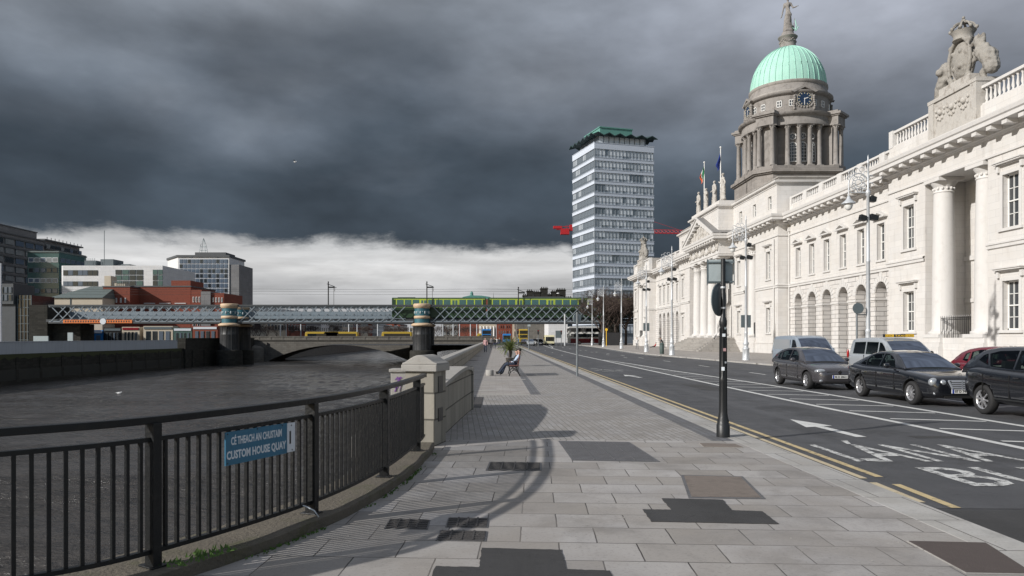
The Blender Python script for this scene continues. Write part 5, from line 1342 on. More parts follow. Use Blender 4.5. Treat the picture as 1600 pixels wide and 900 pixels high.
# ------------------------------------------------------------------ road bridge beyond
Y0 = 188
BB = thing('road_bridge', 'low grey concrete road bridge with one wide arch beyond the railway bridge', 'road bridge', (-32, Y0+6, WZ))
def arc(xc, half_, rise, z0, n=24):
    Rr = (half_**2+rise**2)/(2*rise); c = z0+rise-Rr; out = []
    for i in range(n+1): x = -half_+2*half_*i/n; out.append((xc+x, c+math.sqrt(max(0, Rr*Rr-x*x))))
    return out
top = .35
A1 = arc(-40.2, 18.2, 4.15, WZ-.05)
def strip_face(b, A, z1, ya, yb_):
    for (x, z), (x2, z2) in zip(A, A[1:]):
        b.add([(x, ya, z), (x2, ya, z2), (x2, ya, z1), (x, ya, z1)], [(0, 1, 2, 3)]); b.add([(x, ya, z), (x2, ya, z2), (x2, yb_, z2), (x, yb_, z)], [(3, 2, 1, 0)])
        b.add([(x, yb_, z), (x2, yb_, z2), (x2, yb_, z1), (x, yb_, z1)], [(3, 2, 1, 0)])
b = MB(); strip_face(b, A1, top, Y0, Y0+14); b.build('arch_span', M['bridge_stone'], BB)
b = MB()
for (x, z), (x2, z2) in zip(A1[1:-1], A1[2:-1]): b.beam((x, Y0-.06, z+.28), (x2, Y0-.06, z2+.28), .10, .5)
b.build('arch_ring', M['bridge_stone'], BB)
b = MB(); b.box(-22.0, -18.2, Y0-.4, Y0+14, WZ-1, top); b.build('pier', M['bridge_stone'], BB)
b = MB(); b.box(-64, -58.4, Y0-.4, Y0+14, WZ-1, top); b.lathe([(2.2, WZ-1), (2.2, -1.3), (1.8, -.8), (.2, -.3)], (-61.3, Y0-.5, 0), 16); b.build('pier', M['bridge_stone'], BB)
A2 = arc(-10.2, 8.0, 1.6, -3.2)
b = MB(); strip_face(b, A2, top, Y0, Y0+14); b.build('side_span', M['bridge_stone'], BB)
b = MB(); b.box(-90, 0, Y0+.001, Y0+14, top+.001, .9); b.box(-90, 0, Y0-.25, Y0+.1, .85, 1.05); b.box(-90, 0, Y0-.05, Y0+.2, 1.05, 1.75); b.box(-90, 0, Y0-.15, Y0+.3, 1.75, 1.95); b.box(-90, 0, Y0+13.8, Y0+14.1, .9, 1.9)
for i in range(30): b.box(-88+3*i, -87.4+3*i, Y0-.12, Y0+.27, 1.05, 1.75)
b.build('parapet', M['bridge_stone'], BB)

# ------------------------------------------------------------------ far bank quay wall
t = thing('far_quay_wall', 'dark mossy quay wall with a pale grey parapet along the far bank', 'quay wall', (-62.5, 60, WZ))
b = MB(); b.box(-63.2, -62.0, -60, 146, WZ-1, -.52); b.build('lower_wall', M['river_wall'], t)
b = MB(); b.box(-62.0, -61.96, -60, 146, WZ-1, -2.5); b.build('tide_band', M['tide_black'], t)
b = MB(); b.box(-62.05, -61.85, -60, 143, WZ-1, WZ+.6)
for i in range(40): b.box(-62.0, -61.93, -50+5*i, -49.5+5*i, WZ, -.9)
b.build('wall_foot', M['river_wall'], t)
b = MB(); b.box(-62.75, -62.35, -60, 144, -.52, 1.02); b.box(-62.8, -62.3, -60, 144, 1.02, 1.12); b.build('pale_parapet', M['grey_parapet'], t)
b = MB(); v = []
for i in range(260):
    y = -60+205*i/259; a = .25+.35*mnoise.noise(Vector((y*1.3, 1, 1))); v += [(-61.98, y, -.5), (-61.97, y, -.75-1.5*max(0, a))]
b.add(v, [(2*i, 2*i+1, 2*i+3, 2*i+2) for i in range(259)]); b.build('moss', M['moss'], t)
t = thing('old_quay_wall', 'dark old stone quay wall between the pale parapet and the iron pier', 'quay wall', (-63, 152, WZ))
b = MB(); b.box(-63.2, -61.6, 146, 187.5, WZ-1, 1.3); b.box(-63.3, -61.5, 146, 187.5, 1.3, 1.5); b.build('wall_body', M['river_wall'], t)
b = MB(); b.box(-61.65, -61.4, 149, 151, WZ, -1); b.box(-61.65, -61.4, 155, 156.5, WZ, -1); b.build('buttress', M['river_wall'], t)
b = MB(); b.box(-63.5, -61.8, 203, 900, WZ-1, 1.8); b.build('upstream_quay_wall', M['bridge_stone'], label='stone quay wall of the far bank upstream of the road bridge', cat='quay wall')
b = MB(); b.box(-2.6, -1.6, 203, 900, WZ-1, 1.2); b.build('upstream_quay_wall', M['bridge_stone'], label='stone quay wall of our bank upstream of the road bridge', cat='quay wall')

# ------------------------------------------------------------------ building kit
def panels(par, name, face, u0, u1, z0, z1, nu, nz, gap, mats, plane, depth=.12, fr=.08, seed=0, skip=0, vgap=None):
    """grid of separate windows. face 'y' (facing -Y at y=plane, u=x) or 'x' (facing +X/-X at x=plane, u=y; depth sign sets side)"""
    L = (u1-u0)/nu; H = (z1-z0)/nz; vg = gap if vgap is None else vgap; cache = {}
    rnd = random.Random(seed)
    for j in range(nz):
        for i in range(nu):
            a, c, e, f = u0+L*i+gap/2, u0+L*(i+1)-gap/2, z0+H*j+vg/2, z0+H*(j+1)-vg/2
            k = rnd.randrange(len(mats)-1)
            if k not in cache:
                b = MB()
                if face == 'y': b.box(a, c, plane-depth*.4, plane-.004, e, f, 0); b.box(a+fr, c-fr, plane-depth*.5, plane-depth*.4-.002, e+fr, f-fr, 1)
                else: s = 1 if depth > 0 else -1; b.box(plane+.004*s, plane+depth*.4, a, c, e, f, 0); b.box(plane+depth*.4+.002*s, plane+depth*.5, a+fr, c-fr, e+fr, f-fr, 1)
                o = b.build(name, [mats[0], mats[1+k]], par); cache[k] = (o.data, a, e, Vector(o.location))
            else:
                me, a0, e0, l0 = cache[k]; o = bpy.data.objects.new(name, me); col.objects.link(o); o.parent = par
                o.location = l0+(Vector((a-a0, 0, e-e0)) if face == 'y' else Vector((0, a-a0, e-e0)))
GL = [M['sign_back'], M['glass_dark'], M['glass_blue'], M['pane_pale']]
# tall grey concrete office
t = thing('office_block', 'tall grey concrete office slab with rows of windows at the left edge behind the station', 'office building', (-166, 240, 0))
b = MB(); b.box(-180, -160, 190, 260.5, -.5, 35.5); b.box(-176, -161, 200, 258, 35.5, 38.2); b.build('wall', M['concrete_panel'], t)
b = MB(); b.box(-180.3, -159.7, 189.8, 260.8, 35.5, 35.9); b.box(-176.3, -160.8, 199.8, 258.3, 38.2, 38.5)
for k in range(11): b.box(-160.0, -159.6, 190, 260.5, 4.0+3.0*k, 4.5+3.0*k)
b.build('ledge', M['slate'], t)
panels(t, 'window', 'x', 208, 260, 4.5, 34.5, 10, 10, .9, GL, -160, .5, .12, 1, vgap=1.1)
panels(t, 'window', 'y', -179, -161, 4.5, 34.5, 4, 10, .9, GL, 190, .5, .12, 2, vgap=1.1)
t = thing('office_block', 'grey office slab with a stepped dark roof, joined behind the green glass block', 'office building', (-166, 275, 0))
b = MB(); b.box(-180, -160.4, 261, 286, -.5, 33); b.box(-178, -161, 262, 284.5, 33, 36.2); b.build('wall', M['concrete_panel'], t)
b = MB(); b.box(-180, -159.6, 261, 286.6, 33, 33.4); b.box(-178.2, -160.2, 261.6, 285.8, 36.2, 36.7)
for k in range(10): b.tube([(-160.4, 263+2.4*k, 36.7), (-160.4, 263+2.4*k, 37.5)], .12, 4)
b.build('roof', M['slate'], t)
panels(t, 'window', 'x', 262, 285, 21, 35.5, 8, 5, .8, GL, -160.4, .5, .12, 3, vgap=1.2)
# green glass block
t = thing('green_glass_office', 'green glass office block with pale window bands in front of the grey slab', 'office building', (-138, 232, 0))
b = MB(); b.box(XA(43, 225), XA(92, 225), 225, 240, -.5, 27.6); b.build('wall', M['glass_green'], t)
b = MB(); b.box(XA(42, 225), XA(92.8, 225), 224.7, 240.3, 27.6, 28.0); b.build('roof_edge', M['slate_green'], t)
for k in range(8):
    z = 2.4+3.15*k; panels(t, 'window', 'y', XA(44, 225), XA(91, 225), z, z+1.7, 5, 1, .25, [M['white_panel'] if k in (3, 5, 7) else M['sign_back'], M['glass_dark'] if k not in (3, 5, 7) else M['pane_pale'], M['glass_blue']], 225, .3, .15, k); panels(t, 'window', 'x', 225.5, 239.5, z, z+1.7, 5, 1, .25, [M['sign_back'], M['glass_dark'], M['glass_blue']], XA(92, 225), .3, .15, k+9)
# white low office
t = thing('white_office', 'low white panelled office with dark ribbon windows and rooftop plant', 'office building', (-112, 222, 0))
b = MB(); b.box(XA(98, 215), XA(254, 215), 215, 238, -.5, 22.6); b.lathe([(1.6, -.5), (1.6, 22.58)], (XA(98, 215)+.6, 216.6, 0), 16); b.prism([(XA(254, 215)+.01, 215.3), (XA(279, 232), 232), (XA(279, 232), 236), (XA(254, 215)+.01, 236)], 'z', -.5, 22.0); b.build('wall', M['white_panel'], t)
panels(t, 'window', 'y', XA(99, 215), XA(153, 215), ZA(430.5, 215), ZA(422, 215), 7, 1, .05, [M['sign_back'], M['glass_dark'], M['glass_blue']], 215, .3, .06, 4)
panels(t, 'window', 'y', XA(99, 215), XA(153, 215), ZA(447, 215), ZA(439.5, 215), 7, 1, .05, [M['sign_back'], M['glass_dark'], M['glass_blue']], 215, .3, .06, 5)
panels(t, 'window', 'y', XA(180, 215), XA(224, 215), ZA(447, 215), ZA(421, 215), 4, 3, .2, [M['sign_back'], M['glass_green'], M['glass_dark']], 215, .3, .08, 6)
panels(t, 'window', 'y', XA(238.5, 215), XA(255, 215), ZA(447, 215), ZA(421, 215), 2, 3, .15, [M['sign_back'], M['glass_green'], M['glass_dark']], 215, .3, .08, 7)
b = MB(); b.box(XA(132, 220), XA(150, 220), 220, 226, 22.6, 24.6); b.box(XA(157, 220), XA(177, 220), 220, 226, 22.6, 25.0); b.box(XA(182, 220), XA(200, 220), 221, 226, 22.6, 23.6)
for k in range(6): b.tube([(XA(133+3*k, 219), 219, 22.6), (XA(133+3*k, 219), 219, 25.2)], .06, 4)
b.tube([(XA(163, 216), 216, 22.6), (XA(163, 216), 216, 33)], .09, 4); b.build('rooftop_plant', M['sign_back'], t)
# tower with blue window grid
t = thing('slab_tower', 'pale slab tower with a blue window grid and a lattice mast on its roof', 'office tower', (-120, 338, 0))
xa, xb, xc, xd = XA(262, 344), XA(278, 330), XA(358, 330), XA(373, 330)
b = MB(); b.prism([(xb, 330), (xc, 330), (xc, 350), (xa, 350), (xa, 344)], 'z', -.5, 37.6); b.build('wall', M['white_panel'], t)
b = MB(); b.box(xc+.01, xd, 330.4, 349, -.5, 34.3); b.build('stair_tower', M['concrete_panel'], t)
b = MB(); b.prism([(xb-.4, 329.5), (xc+.3, 329.5), (xc+.3, 351), (xa-.4, 351), (xa-.4, 343.6)], 'z', 37.6, 38.5); b.box(xb+6, xb+20, 334, 346, 38.5, 40.2); b.build('roof', M['slate'], t)
panels(t, 'window', 'y', xb+.6, xc-.5, 15, 36.8, 12, 10, .35, [M['grid_blue'], M['glass_blue'], M['glass_blue'], M['glass_dark']], 330, .5, .12, 8, vgap=.3)
b = MB()
for sx in (-1, 1):
    for sy in (-1, 1): b.tube([(XA(318, 338)+sx*1.4, 338+sy*1.4, 40.2), (XA(318, 338)+sx*1.0, 338+sy*1.0, 43.5), (XA(318, 338), 338, 47.2)], .12, 4)
for z in (41.5, 43.2): b.tube([(XA(318, 338)+1.2*math.cos(a*PI/2+PI/4)*1.2, 338+1.2*math.sin(a*PI/2+PI/4)*1.2, z) for a in range(4)], .09, 4, closed=True)
b.build('lattice_mast', M['sign_back_pale'], t)
# brick blocks and the cream house by the far quay
def brick(name, lab, cat, x0, x1, y0, y1, H, m='brick_red', wins=None, roofm='slate'):
    t = thing(name, lab, cat, ((x0+x1)/2, (y0+y1)/2, 0)); b = MB(); b.box(x0, x1, y0, y1, -.5, H); b.build('wall', M[m], t)
    b = MB(); b.box(x0-.15, x1+.15, y0-.15, y1+.15, H, H+.3); b.build('roof_edge', M[roofm], t)
    if wins: panels(t, 'window', 'y', x0+.6, x1-.6, wins[0], wins[1], wins[2], wins[3], wins[4], [M['white_paint'], M['glass_dark'], M['pane_pale']], y0, .3, .12, len(lab), vgap=wins[5] if len(wins) > 5 else None)
    return t
t = brick('brick_block', 'long plain red brick block with a flat roof above the lattice bridge', 'brick building', XA(206, 195), XA(298, 195), 195, 212, 15.0, wins=(6.5, 8.5, 8, 1, 1.0))
b = MB(); b.box(XA(270, 200), XA(300, 200), 199, 208, 15.3, 17.0); b.build('roof_room', M['brick_red'], t)
panels(t, 'window', 'y', XA(222, 195), XA(294, 195), 11.1-.9, 11.1, 3, 1, .9, [M['white_panel'], M['cloth_white']], 195, .3, .1, 2)
t = thing('brick_block', 'red brick block with a stone stair bay, right of the long brick block', 'brick building', (-78, 196, 0))
b = MB(); b.box(XA(298.6, 192), XA(315, 192), 192, 206, -.5, 14.0); b.box(XA(330, 192), XA(350, 192), 192, 206, -.5, 13.2); b.build('wall', M['brick_red'], t)
b = MB(); b.box(XA(315, 192)+.01, XA(330, 192)-.01, 191.5, 206, -.5, 13.6); b.build('stone_bay', M['concrete_panel'], t)
panels(t, 'window', 'y', XA(300, 192), XA(314, 192), 10.6, 12.4, 3, 1, .4, [M['white_paint'], M['glass_dark']], 192, .3, .1, 2); panels(t, 'window', 'y', XA(331, 192), XA(349, 192), 10.6, 12.2, 4, 1, .4, [M['white_paint'], M['glass_dark']], 192, .3, .1, 2)
panels(t, 'window', 'y', XA(300, 192), XA(314, 192), 4.0, 6.0, 2, 1, .5, [M['white_paint'], M['glass_dark']], 192, .3, .1, 2)
t = brick('brick_house', 'small red brick house with railings on its roof beside the cream house', 'brick building', XA(161, 190), XA(203, 190), 190, 204, 14.6, wins=(10.2, 12.2, 5, 1, .8))
b = MB(); b.box(XA(163, 191), XA(173, 191), 191, 194, 14.9, 17.6); b.build('chimney', M['cream_render'], t)
b = MB()
for k in range(9): b.tube([(XA(176+3.2*k, 190.3), 190.3, 14.9), (XA(176+3.2*k, 190.3), 190.3, 16.2)], .05, 4)
b.box(XA(176, 190.3), XA(202, 190.3), 190.25, 190.35, 16.1, 16.2); b.build('roof_railing', M['sign_back'], t)
t = thing('cream_house', 'cream rendered house with a grey hipped roof behind the lattice bridge', 'house', (-105, 190, 0))
b = MB(); b.box(XA(79, 184), XA(160, 184), 184, 200, -.5, 11.5); b.build('wall', M['cream_render'], t)
rx0, rx1, ry0, ry1 = XA(77, 184), XA(161, 184), 183.6, 200.4
b = MB(); b.add([(rx0, ry0, 11.5), (rx1, ry0, 11.5), (rx1, ry1, 11.5), (rx0, ry1, 11.5), (rx0+6, 192, 14.9), (rx1-.8, 192, 14.9)], [(0, 1, 5, 4), (1, 2, 5), (2, 3, 4, 5), (3, 0, 4), (0, 3, 2, 1)]); b.build('roof', M['slate_green'], t)
b = MB(); b.box(-99, -96, 190.8, 193.2, 14.3, 15.7); b.build('chimney', M['cream_render'], t)
b = MB(); b.box(XA(110, 184)-.05, XA(110, 184)+.1, 183.85, 184, 0, 11.4); b.build('downpipe', M['sign_back'], t)
# low shops seen under the bridge
shops = [(118, 161, 'bus_blue', 3.4, 'blue hoarded shopfront under the bridge below the cream house'), (162, 190, 'arch_black', 4.0, 'dark shopfront under the bridge beside the blue hoarding'), (190.5, 218, 'cream_render', 4.2, 'cream shopfront with red awnings under the bridge'),
         (224, 270, 'cream_render', 4.4, 'long cream shopfront with dark glazing under the bridge'), (271, 300, 'glass_green', 4.0, 'dark green shopfront under the brick block'), (301, 340, 'brick_red', 4.4, 'low brick shopfront with a white board beside the iron pier')]
for i, (a, c, m, h, lab) in enumerate(shops):
    t = thing('shopfront', lab, 'shop', (XA((a+c)/2, 180), 181, 0)); x0, x1 = XA(a, 180), XA(c, 180)
    b = MB(); b.box(x0, x1, 180, 183, -.5, h); b.build('wall', M[m], t)
    b = MB(); b.box(x0+.2, x1-.2, 179.85, 179.99, h-.75, h-.2); b.build('fascia', M[('sign_white', 'sign_back', 'bus_red', 'sign_back', 'sign_white', 'sign_white')[i]], t)
    panels(t, 'window', 'y', x0+.4, x1-.4, .2, h-1.0, 4, 1, .5, [M['sign_back'], M['glass_dark'], M['glass_blue']], 180, .3, .08, i)
t = thing('station_building', 'dark glazed station building with a stair tower at the left end of the lattice bridge', 'station', (-115, 166, 0))
b = MB(); b.box(XA(0, 163)-30, XA(24, 163), 163, 175, -.5, 9.0); b.box(XA(-6, 163), XA(23, 163), 162.5, 170, 9.0, 13.5); b.build('wall', M['girder_dark'], t)
b = MB(); b.box(XA(24, 163)+.01, XA(47, 163), 163.5, 172, -.5, 11.0); b.build('stair_tower', M['glass_dark'], t)
b = MB()
for k in range(6): b.box(XA(24, 163), XA(47, 163)+.1, 163.38, 163.5, 1+1.8*k, 1.12+1.8*k)
for k in range(5): x = XA(25+5.4*k, 163); b.box(x, x+.12, 163.34, 163.48, 0, 11.0)
b.build('mullion', M['sign_back'], t)
panels(t, 'window', 'y', XA(2, 163), XA(22, 163), 9.6, 12.9, 3, 2, .3, [M['sign_back'], M['glass_blue'], M['glass_dark']], 162.5, .3, .08, 3)
b = MB(); b.box(XA(47.2, 161), XA(76, 161), 160.5, 169, -.5, 8.7); b.box(XA(60, 161), XA(120, 161), 162.4, 168, -.5, 4.6); b.build('bridge_abutment', M['river_wall'], label='black stone abutment carrying the left end of the lattice bridge', cat='abutment')
b = MB(); b.box(XA(110, 150), XA(118, 150), 149, 149.2, .3, 2.6); b.build('notice_board', M['sign_back_pale'], label='pale notice board standing on the far quay by the black abutment', cat='notice board')
b = MB(); b.box(XA(52, 150), XA(75, 150), 150, 150.3, .2, 1.9); b.build('glass_kiosk', M['sign_back_pale'], label='low pale glass screen on the far quay left of the notice board', cat='kiosk')

# ------------------------------------------------------------------ quays upstream: houses, roofs, chimneys
cols_ = ['cream_render', 'brick_red', 'concrete_panel', 'white_panel', 'bridge_stone', 'cream_render', 'brick_red']
words = ['cream', 'red brick', 'grey', 'white', 'brown stone', 'pale cream', 'dark brick']
sizes = [('narrow', 9), ('wide', 16), ('tall narrow', 10)]
y = 250; i = 0; rnd = random.Random(5)
while y < 640:
    w = rnd.uniform(16, 30); h = rnd.uniform(7.5, 10.0)+y*.004; m = cols_[i % 7]
    t = thing('quay_house', '%s house of the far bank, number %d of the row upstream' % (words[i % 7], i+1), 'house', (-84, y+w/2, 0)); t['group'] = 'houses along the far bank upstream'; t['label'] = 'small distant house in the row along the far bank seen below the lattice bridge'
    b = MB(); b.box(-96, -78, y, y+w-.3, 0, h); b.build('wall', M[m], t)
    b = MB(); b.prism([(-96.3, h), (-77.7, h), (-87, h+2.2)], 'y', y-.1, y+w-.2); b.build('roof', M['slate'], t)
    n = int(w/4)
    panels(t, 'window', 'x', y+.5, y+w-.5, 3.6, h-.3, n, 2, 1.6, [M['white_paint'], M['glass_dark']], -78, .3, .12, i, vgap=1.2); panels(t, 'window', 'y', -95, -79, 3.6, h-.3, 4, 2, 1.6, [M['white_paint'], M['glass_dark']], y, .3, .12, i, vgap=1.2)
    y += w; i += 1
for i, (px0, px1, Y, H, m, lab, wn) in enumerate([(640, 676, 700, 10, 'cream_render', 'distant cream block closing the view up the river', (3, 9.5, 9, 2, .9)), (690, 745, 520, 11.5, 'bridge_stone', 'distant brown stone block behind the right iron pier', (3, 10.5, 9, 2, .9)),
        (748, 775, 330, 7.6, 'cream_render', 'pale classical front with white columns behind the blue bus', None), (776, 800, 300, 8, 'brick_red', 'red brick row under the bridge above the palm', (2.5, 7, 6, 2, .8)), (800.5, 841, 300, 8.2, 'cream_render', 'long tan stone row under the bridge behind the yellow bus', (1.5, 7.6, 13, 2, .7)),
        (842, 853, 280, 8.3, 'banner_orange', 'narrow orange brick gable under the bridge', None), (857, 887, 240, 7.2, 'white_panel', 'plain white gable wall under the bridge left of the coach', None), (888, 935, 250, 8.5, 'steel_blue_grey', 'blue grey building behind the white and red coach', (4.5, 7.5, 8, 1, .6))]):
    t = brick('far_building', lab, 'building', XA(px0, Y), XA(px1, Y), Y, Y+25, H, m, wins=wn)
    if px0 == 748:
        b = MB()
        for k in range(5): b.cyl(XA(751+5.2*k, Y), Y-.8, 0, 6.6, .45, .4, 10)
        b.build('columns' if False else 'colonnade', M['white_paint'], t)
t = thing('chimneyed_block', 'dark old block with clusters of square chimneys rising above the train', 'building', (17, 268, 0))
x0, x1 = XA(808, 260), XA(894, 260)
b = MB(); b.box(x0, x1, 260, 282, -.5, 13.0); b.build('wall', M['bridge_stone'], t)
b = MB(); b.prism([(x0-.3, 13.0), (x1+.3, 13.0), (x1-3, 16.0), (x0+3, 16.0)], 'y', 259.7, 282); b.build('roof', M['slate'], t)
for (a, c, zt) in ((817, 823, 17.0), (823.5, 833, 18.6), (834, 844, 18.2), (845, 856, 19.5), (857, 861, 17.4), (862, 869, 18.4), (870, 884, 19.0), (885, 893, 16.2)):
    b = MB(); xa_, xb_ = XA(a, 263), XA(c, 263); b.box(xa_, xb_, 263, 267, 13, zt-.3); b.box(xa_-.15, xb_+.15, 262.8, 267.2, zt-.6, zt-.3)
    k = xa_+.3
    while k < xb_-.2: b.cyl(k, 264, zt-.3, zt+.25, .18, .15, 6); k += .65
    b.build('chimney', M['lh_frame'] if False else M['river_wall'], t)
b = MB(); b.lathe([(.55*(1-(j/4)**2)**.5+.01, .08*j) for j in range(5)], (XA(872, 262), 262, 17.2), 12); b.build('dish_aerial', M['white_paint'], label='small white dish aerial among the chimneys above the train', cat='dish aerial')
t = thing('low_dome_hall', 'distant hall with a low green roof and a small cupola above the train', 'hall', (-8, 352, 0))
b = MB(); b.box(XA(716, 350), XA(774, 350), 350, 372, -.5, 19.8); b.build('wall', M['brick_red'], t)
b = MB(); b.prism([(XA(718, 350), 19.8), (XA(772, 350), 19.8), (XA(765, 350), 20.9), (XA(752, 350), 21.5), (XA(735, 350), 21.6), (XA(724, 350), 20.9)], 'y', 350, 372); b.cyl(XA(737, 352), 352, 21.4, 22.6, .9, .7, 10); b.lathe([(.8, 22.6), (.5, 23.3), (.02, 23.7)], (XA(737, 352), 352, 0), 10); b.build('roof', M['copper_dark'], t)
b = MB(); b.lathe([(.5, 0), (.35, 18), (.02, 26)], (XA(771, 400), 400, 0), 8); b.build('spire', M['slate'], label='thin distant church spire above the train', cat='spire')

# ------------------------------------------------------------------ glass office tower with wavy roof
LH = thing('office_tower', 'tall slab office tower with white floor bands and a folded green roof', 'office tower', (27.45, 205, 0))
XL = Matrix.Translation((27.45, 205, 0)) @ Matrix.Rotation(math.atan2(.277, .96), 4, 'Z')
W1, W2, P_, TOP = 18.2, 16.0, 3.275, 56.0
b = MB(XL); b.box(.5, W1-.5, .5, W2-.5, -.5, TOP-1.0); b.build('core', M['lh_frame'], LH)
rnd = random.Random(4)
for k in range(17):
    zt = TOP-(1.75 if k == 0 else 1.75+P_*k-0); zb_ = zt-2.15
    if k: z0_, z1_ = TOP-1.75-P_*k+.0, TOP-1.75-P_*k+.92
    else: z0_, z1_ = TOP-1.75, TOP
    if z0_ < 3: break
    b = MB(XL); b.box(-.12, W1+.12, -.12, W2+.12, z0_, z1_); b.box(-.2, W1+.2, -.2, W2+.2, z1_-.1, z1_+.02); b.build('floor_band', M['lh_white'], LH)
    for nm, L, f in (('window_strip', W1, 0), ('window_strip', W2, 1), ('window_strip', W1, 2), ('window_strip', W2, 3)):
        b = MB(XL); n = 17 if f % 2 == 0 else 15; w = L/n; z0w, z1w = z0_-P_+1.12 if k else z0_-P_+1.12, z0_
        z0w = z0_-2.355; run = 0; mi = 0
        for i in range(n):
            if run <= 0: mi = rnd.choice([0, 1, 1, 1, 1, 2, 2] if f == 0 else [0, 0, 2, 0]); run = rnd.randint(1, 4)  # front panes mostly pale: their sky reflection is put into the colour
            run -= 1; a, c = i*w+.07, (i+1)*w-.07
            zz = z0w+.75
            if f == 0: b.box(a, c, .12, .2, zz, z1w, mi); b.box(a, c, .12, .2, z0w, zz-.08, 2 if rnd.random() < .7 else 0); b.box(i*w-.05, i*w+.06, .02, .2, z0w, z1w, 3)
            elif f == 1: b.box(.12, .2, a, c, zz, z1w, mi); b.box(.12, .2, a, c, z0w, zz-.08, 0); b.box(.02, .2, i*w-.05, i*w+.06, z0w, z1w, 3)
            elif f == 2: b.box(a, c, W2-.2, W2-.12, z0w, z1w, mi); b.box(i*w-.05, i*w+.06, W2-.2, W2-.02, z0w, z1w, 3)
            else: b.box(W1-.2, W1-.12, a, c, z0w, z1w, mi); b.box(W1-.2, W1-.02, i*w-.05, i*w+.06, z0w, z1w, 3)
        b.build(nm, [M['lh_glass'], M['lh_glass_pale'], M['lh_glass_mid'], M['lh_frame']], LH)
b = MB(XL); b.box(1.6, W1-1.6, 1.6, W2-1.6, TOP-.2, TOP+2.6); b.build('penthouse', M['lh_frame'], LH)
b = MB(XL)
for i in range(9): a = 2.0+i*1.6; b.box(a, a+1.3, 1.45, 1.59, TOP+.3, TOP+2.3, 0); b.box(1.45, 1.59, 2.0+i*1.35, 3.1+i*1.35, TOP+.3, TOP+2.3, 1)
b.build('penthouse_window', [M['lh_glass_pale'], M['lh_glass']], LH)
b = MB(XL); ov = .9
def tri(u): u = u % 1; return 1-abs(2*u-1)
for f in range(4):
    L = W1 if f % 2 == 0 else W2; n = 24
    v = []
    for i in range(n+1):
        s = i/n; u = -ov+(L+2*ov)*s; ui = 3.0+(L-6.0)*s; zw = TOP+2.05+.8*tri(s*6)
        if f == 0: o_, q = (u, -ov), (ui, 3.0)
        elif f == 1: o_, q = (-ov, u), (3.0, ui)
        elif f == 2: o_, q = (u, W2+ov), (ui, W2-3.0)
        else: o_, q = (W1+ov, u), (W1-3.0, ui)
        v += [(o_[0], o_[1], zw), (o_[0], o_[1], zw-.18), (q[0], q[1], TOP+2.7), (q[0], q[1], TOP+2.45)]
    F_ = []
    for i in range(n): a = 4*i; F_ += [(a, a+4, a+6, a+2), (a+1, a+3, a+7, a+5), (a, a+1, a+5, a+4)]
    b.add(v, F_)
b.build('folded_canopy', M['canopy_dark'], LH)
b = MB(XL); b.box(2.6, W1-5.6, 2.2, W2-3.0, TOP+2.4, TOP+4.9); b.box(2.4, W1-5.4, 2.0, W2-2.8, TOP+4.9, TOP+5.2); b.build('copper_roof_room', M['copper_mid'], LH)
# ------------------------------------------------------------------ crane
CR = thing('tower_crane', 'red tower crane behind the office tower, its jib showing on both sides', 'crane', (44, 262, 0))
b = MB();
def lattice(b, p, q, w, n, r=.10):
    p = Vector(p); q = Vector(q); t = (q-p).normalized(); u = Vector((0, 0, 1)) if abs(t.z) < .9 else Vector((0, 1, 0)); s = t.cross(u).normalized(); up = s.cross(t)
    C_ = [s*w/2+up*w/2*-1, s*-w/2+up*w/2*-1, up*w/2*.9]
    for c in C_: b.tube([p+c, q+c], r, 4)
    for i in range(n):
        for a, c in ((0, 1), (1, 2), (2, 0)): b.tube([p.lerp(q, i/n)+C_[a], p.lerp(q, (i+1)/n)+C_[c]], r*.6, 3)
lattice(b, (44, 262, 0), (44, 262, 41), 1.7, 24); b.build('mast', M['crane_red'], CR)
b = MB(); lattice(b, (46, 262, 39.6), (82, 262, 38.9), 1.3, 26); b.build('jib', M['crane_red'], CR)
b = MB(); lattice(b, (42, 262, 40.3), (21.5, 262, 40.6), 1.2, 14); b.build('counter_jib', M['crane_red'], CR)
b = MB(); b.box(23, 26, 261, 263, 38.2, 40.2); b.box(20.4, 23.4, 261.3, 262.7, 40.3, 41.2); b.box(26.2, 28, 261.2, 262.8, 39.5, 41.6); b.build('counterweight', M['crane_red'], CR)
b = MB(); b.tube([(44, 262, 41), (44, 262, 47)], .2, 4); b.tube([(44, 262, 46.8), (24, 262, 41)], .05, 3); b.tube([(44, 262, 46.8), (66, 262, 39.6)], .05, 3); b.build('tie_bar', M['crane_red'], CR)
# ------------------------------------------------------------------ flags on the public building
def flag(x, y, top, lab, stripes, ztop_flag, h):
    t = thing('flagpole', lab, 'flagpole', (x, y, 17.9))
    b = MB(); b.tube([(x, y, 17.9), (x, y, top)], .085, 8, r1=.05); b.ball((x, y, top+.1), .13, 8); b.build('pole', M['white_paint'], t)
    n = 12; mm = len(stripes)
    b = MB()
    for s in range(mm):
        v = []
        for i in range(n+1):
            for k in (0, 1):
                u = (s+k)/mm; w = .75; z = ztop_flag-h*i/n
                v.append((x-.07-u*w*(.55+.2*math.sin(i*.5)), y-.10*math.sin(u*7+i*.35), z-u*.9*(1-i/n)-u*.35))
        b.add(v, [(2*i, 2*i+1, 2*i+3, 2*i+2) for i in range(n)], s, True)
    o = b.build('flag', [M[m] for m in stripes], t); sd_ = o.modifiers.new('s', 'SOLIDIFY'); sd_.thickness = .02
flag(XA(1126, 90.5), 90.5, 24.9, 'white flagpole with a limp dark blue flag, nearer the dome', ['flag_blue'], 24.3, 1.9)
flag(XA(1100.5, 97), 97, 24.6, 'white flagpole with a limp green white and orange flag', ['flag_green', 'flag_white', 'flag_orange'], 24.2, 2.0)

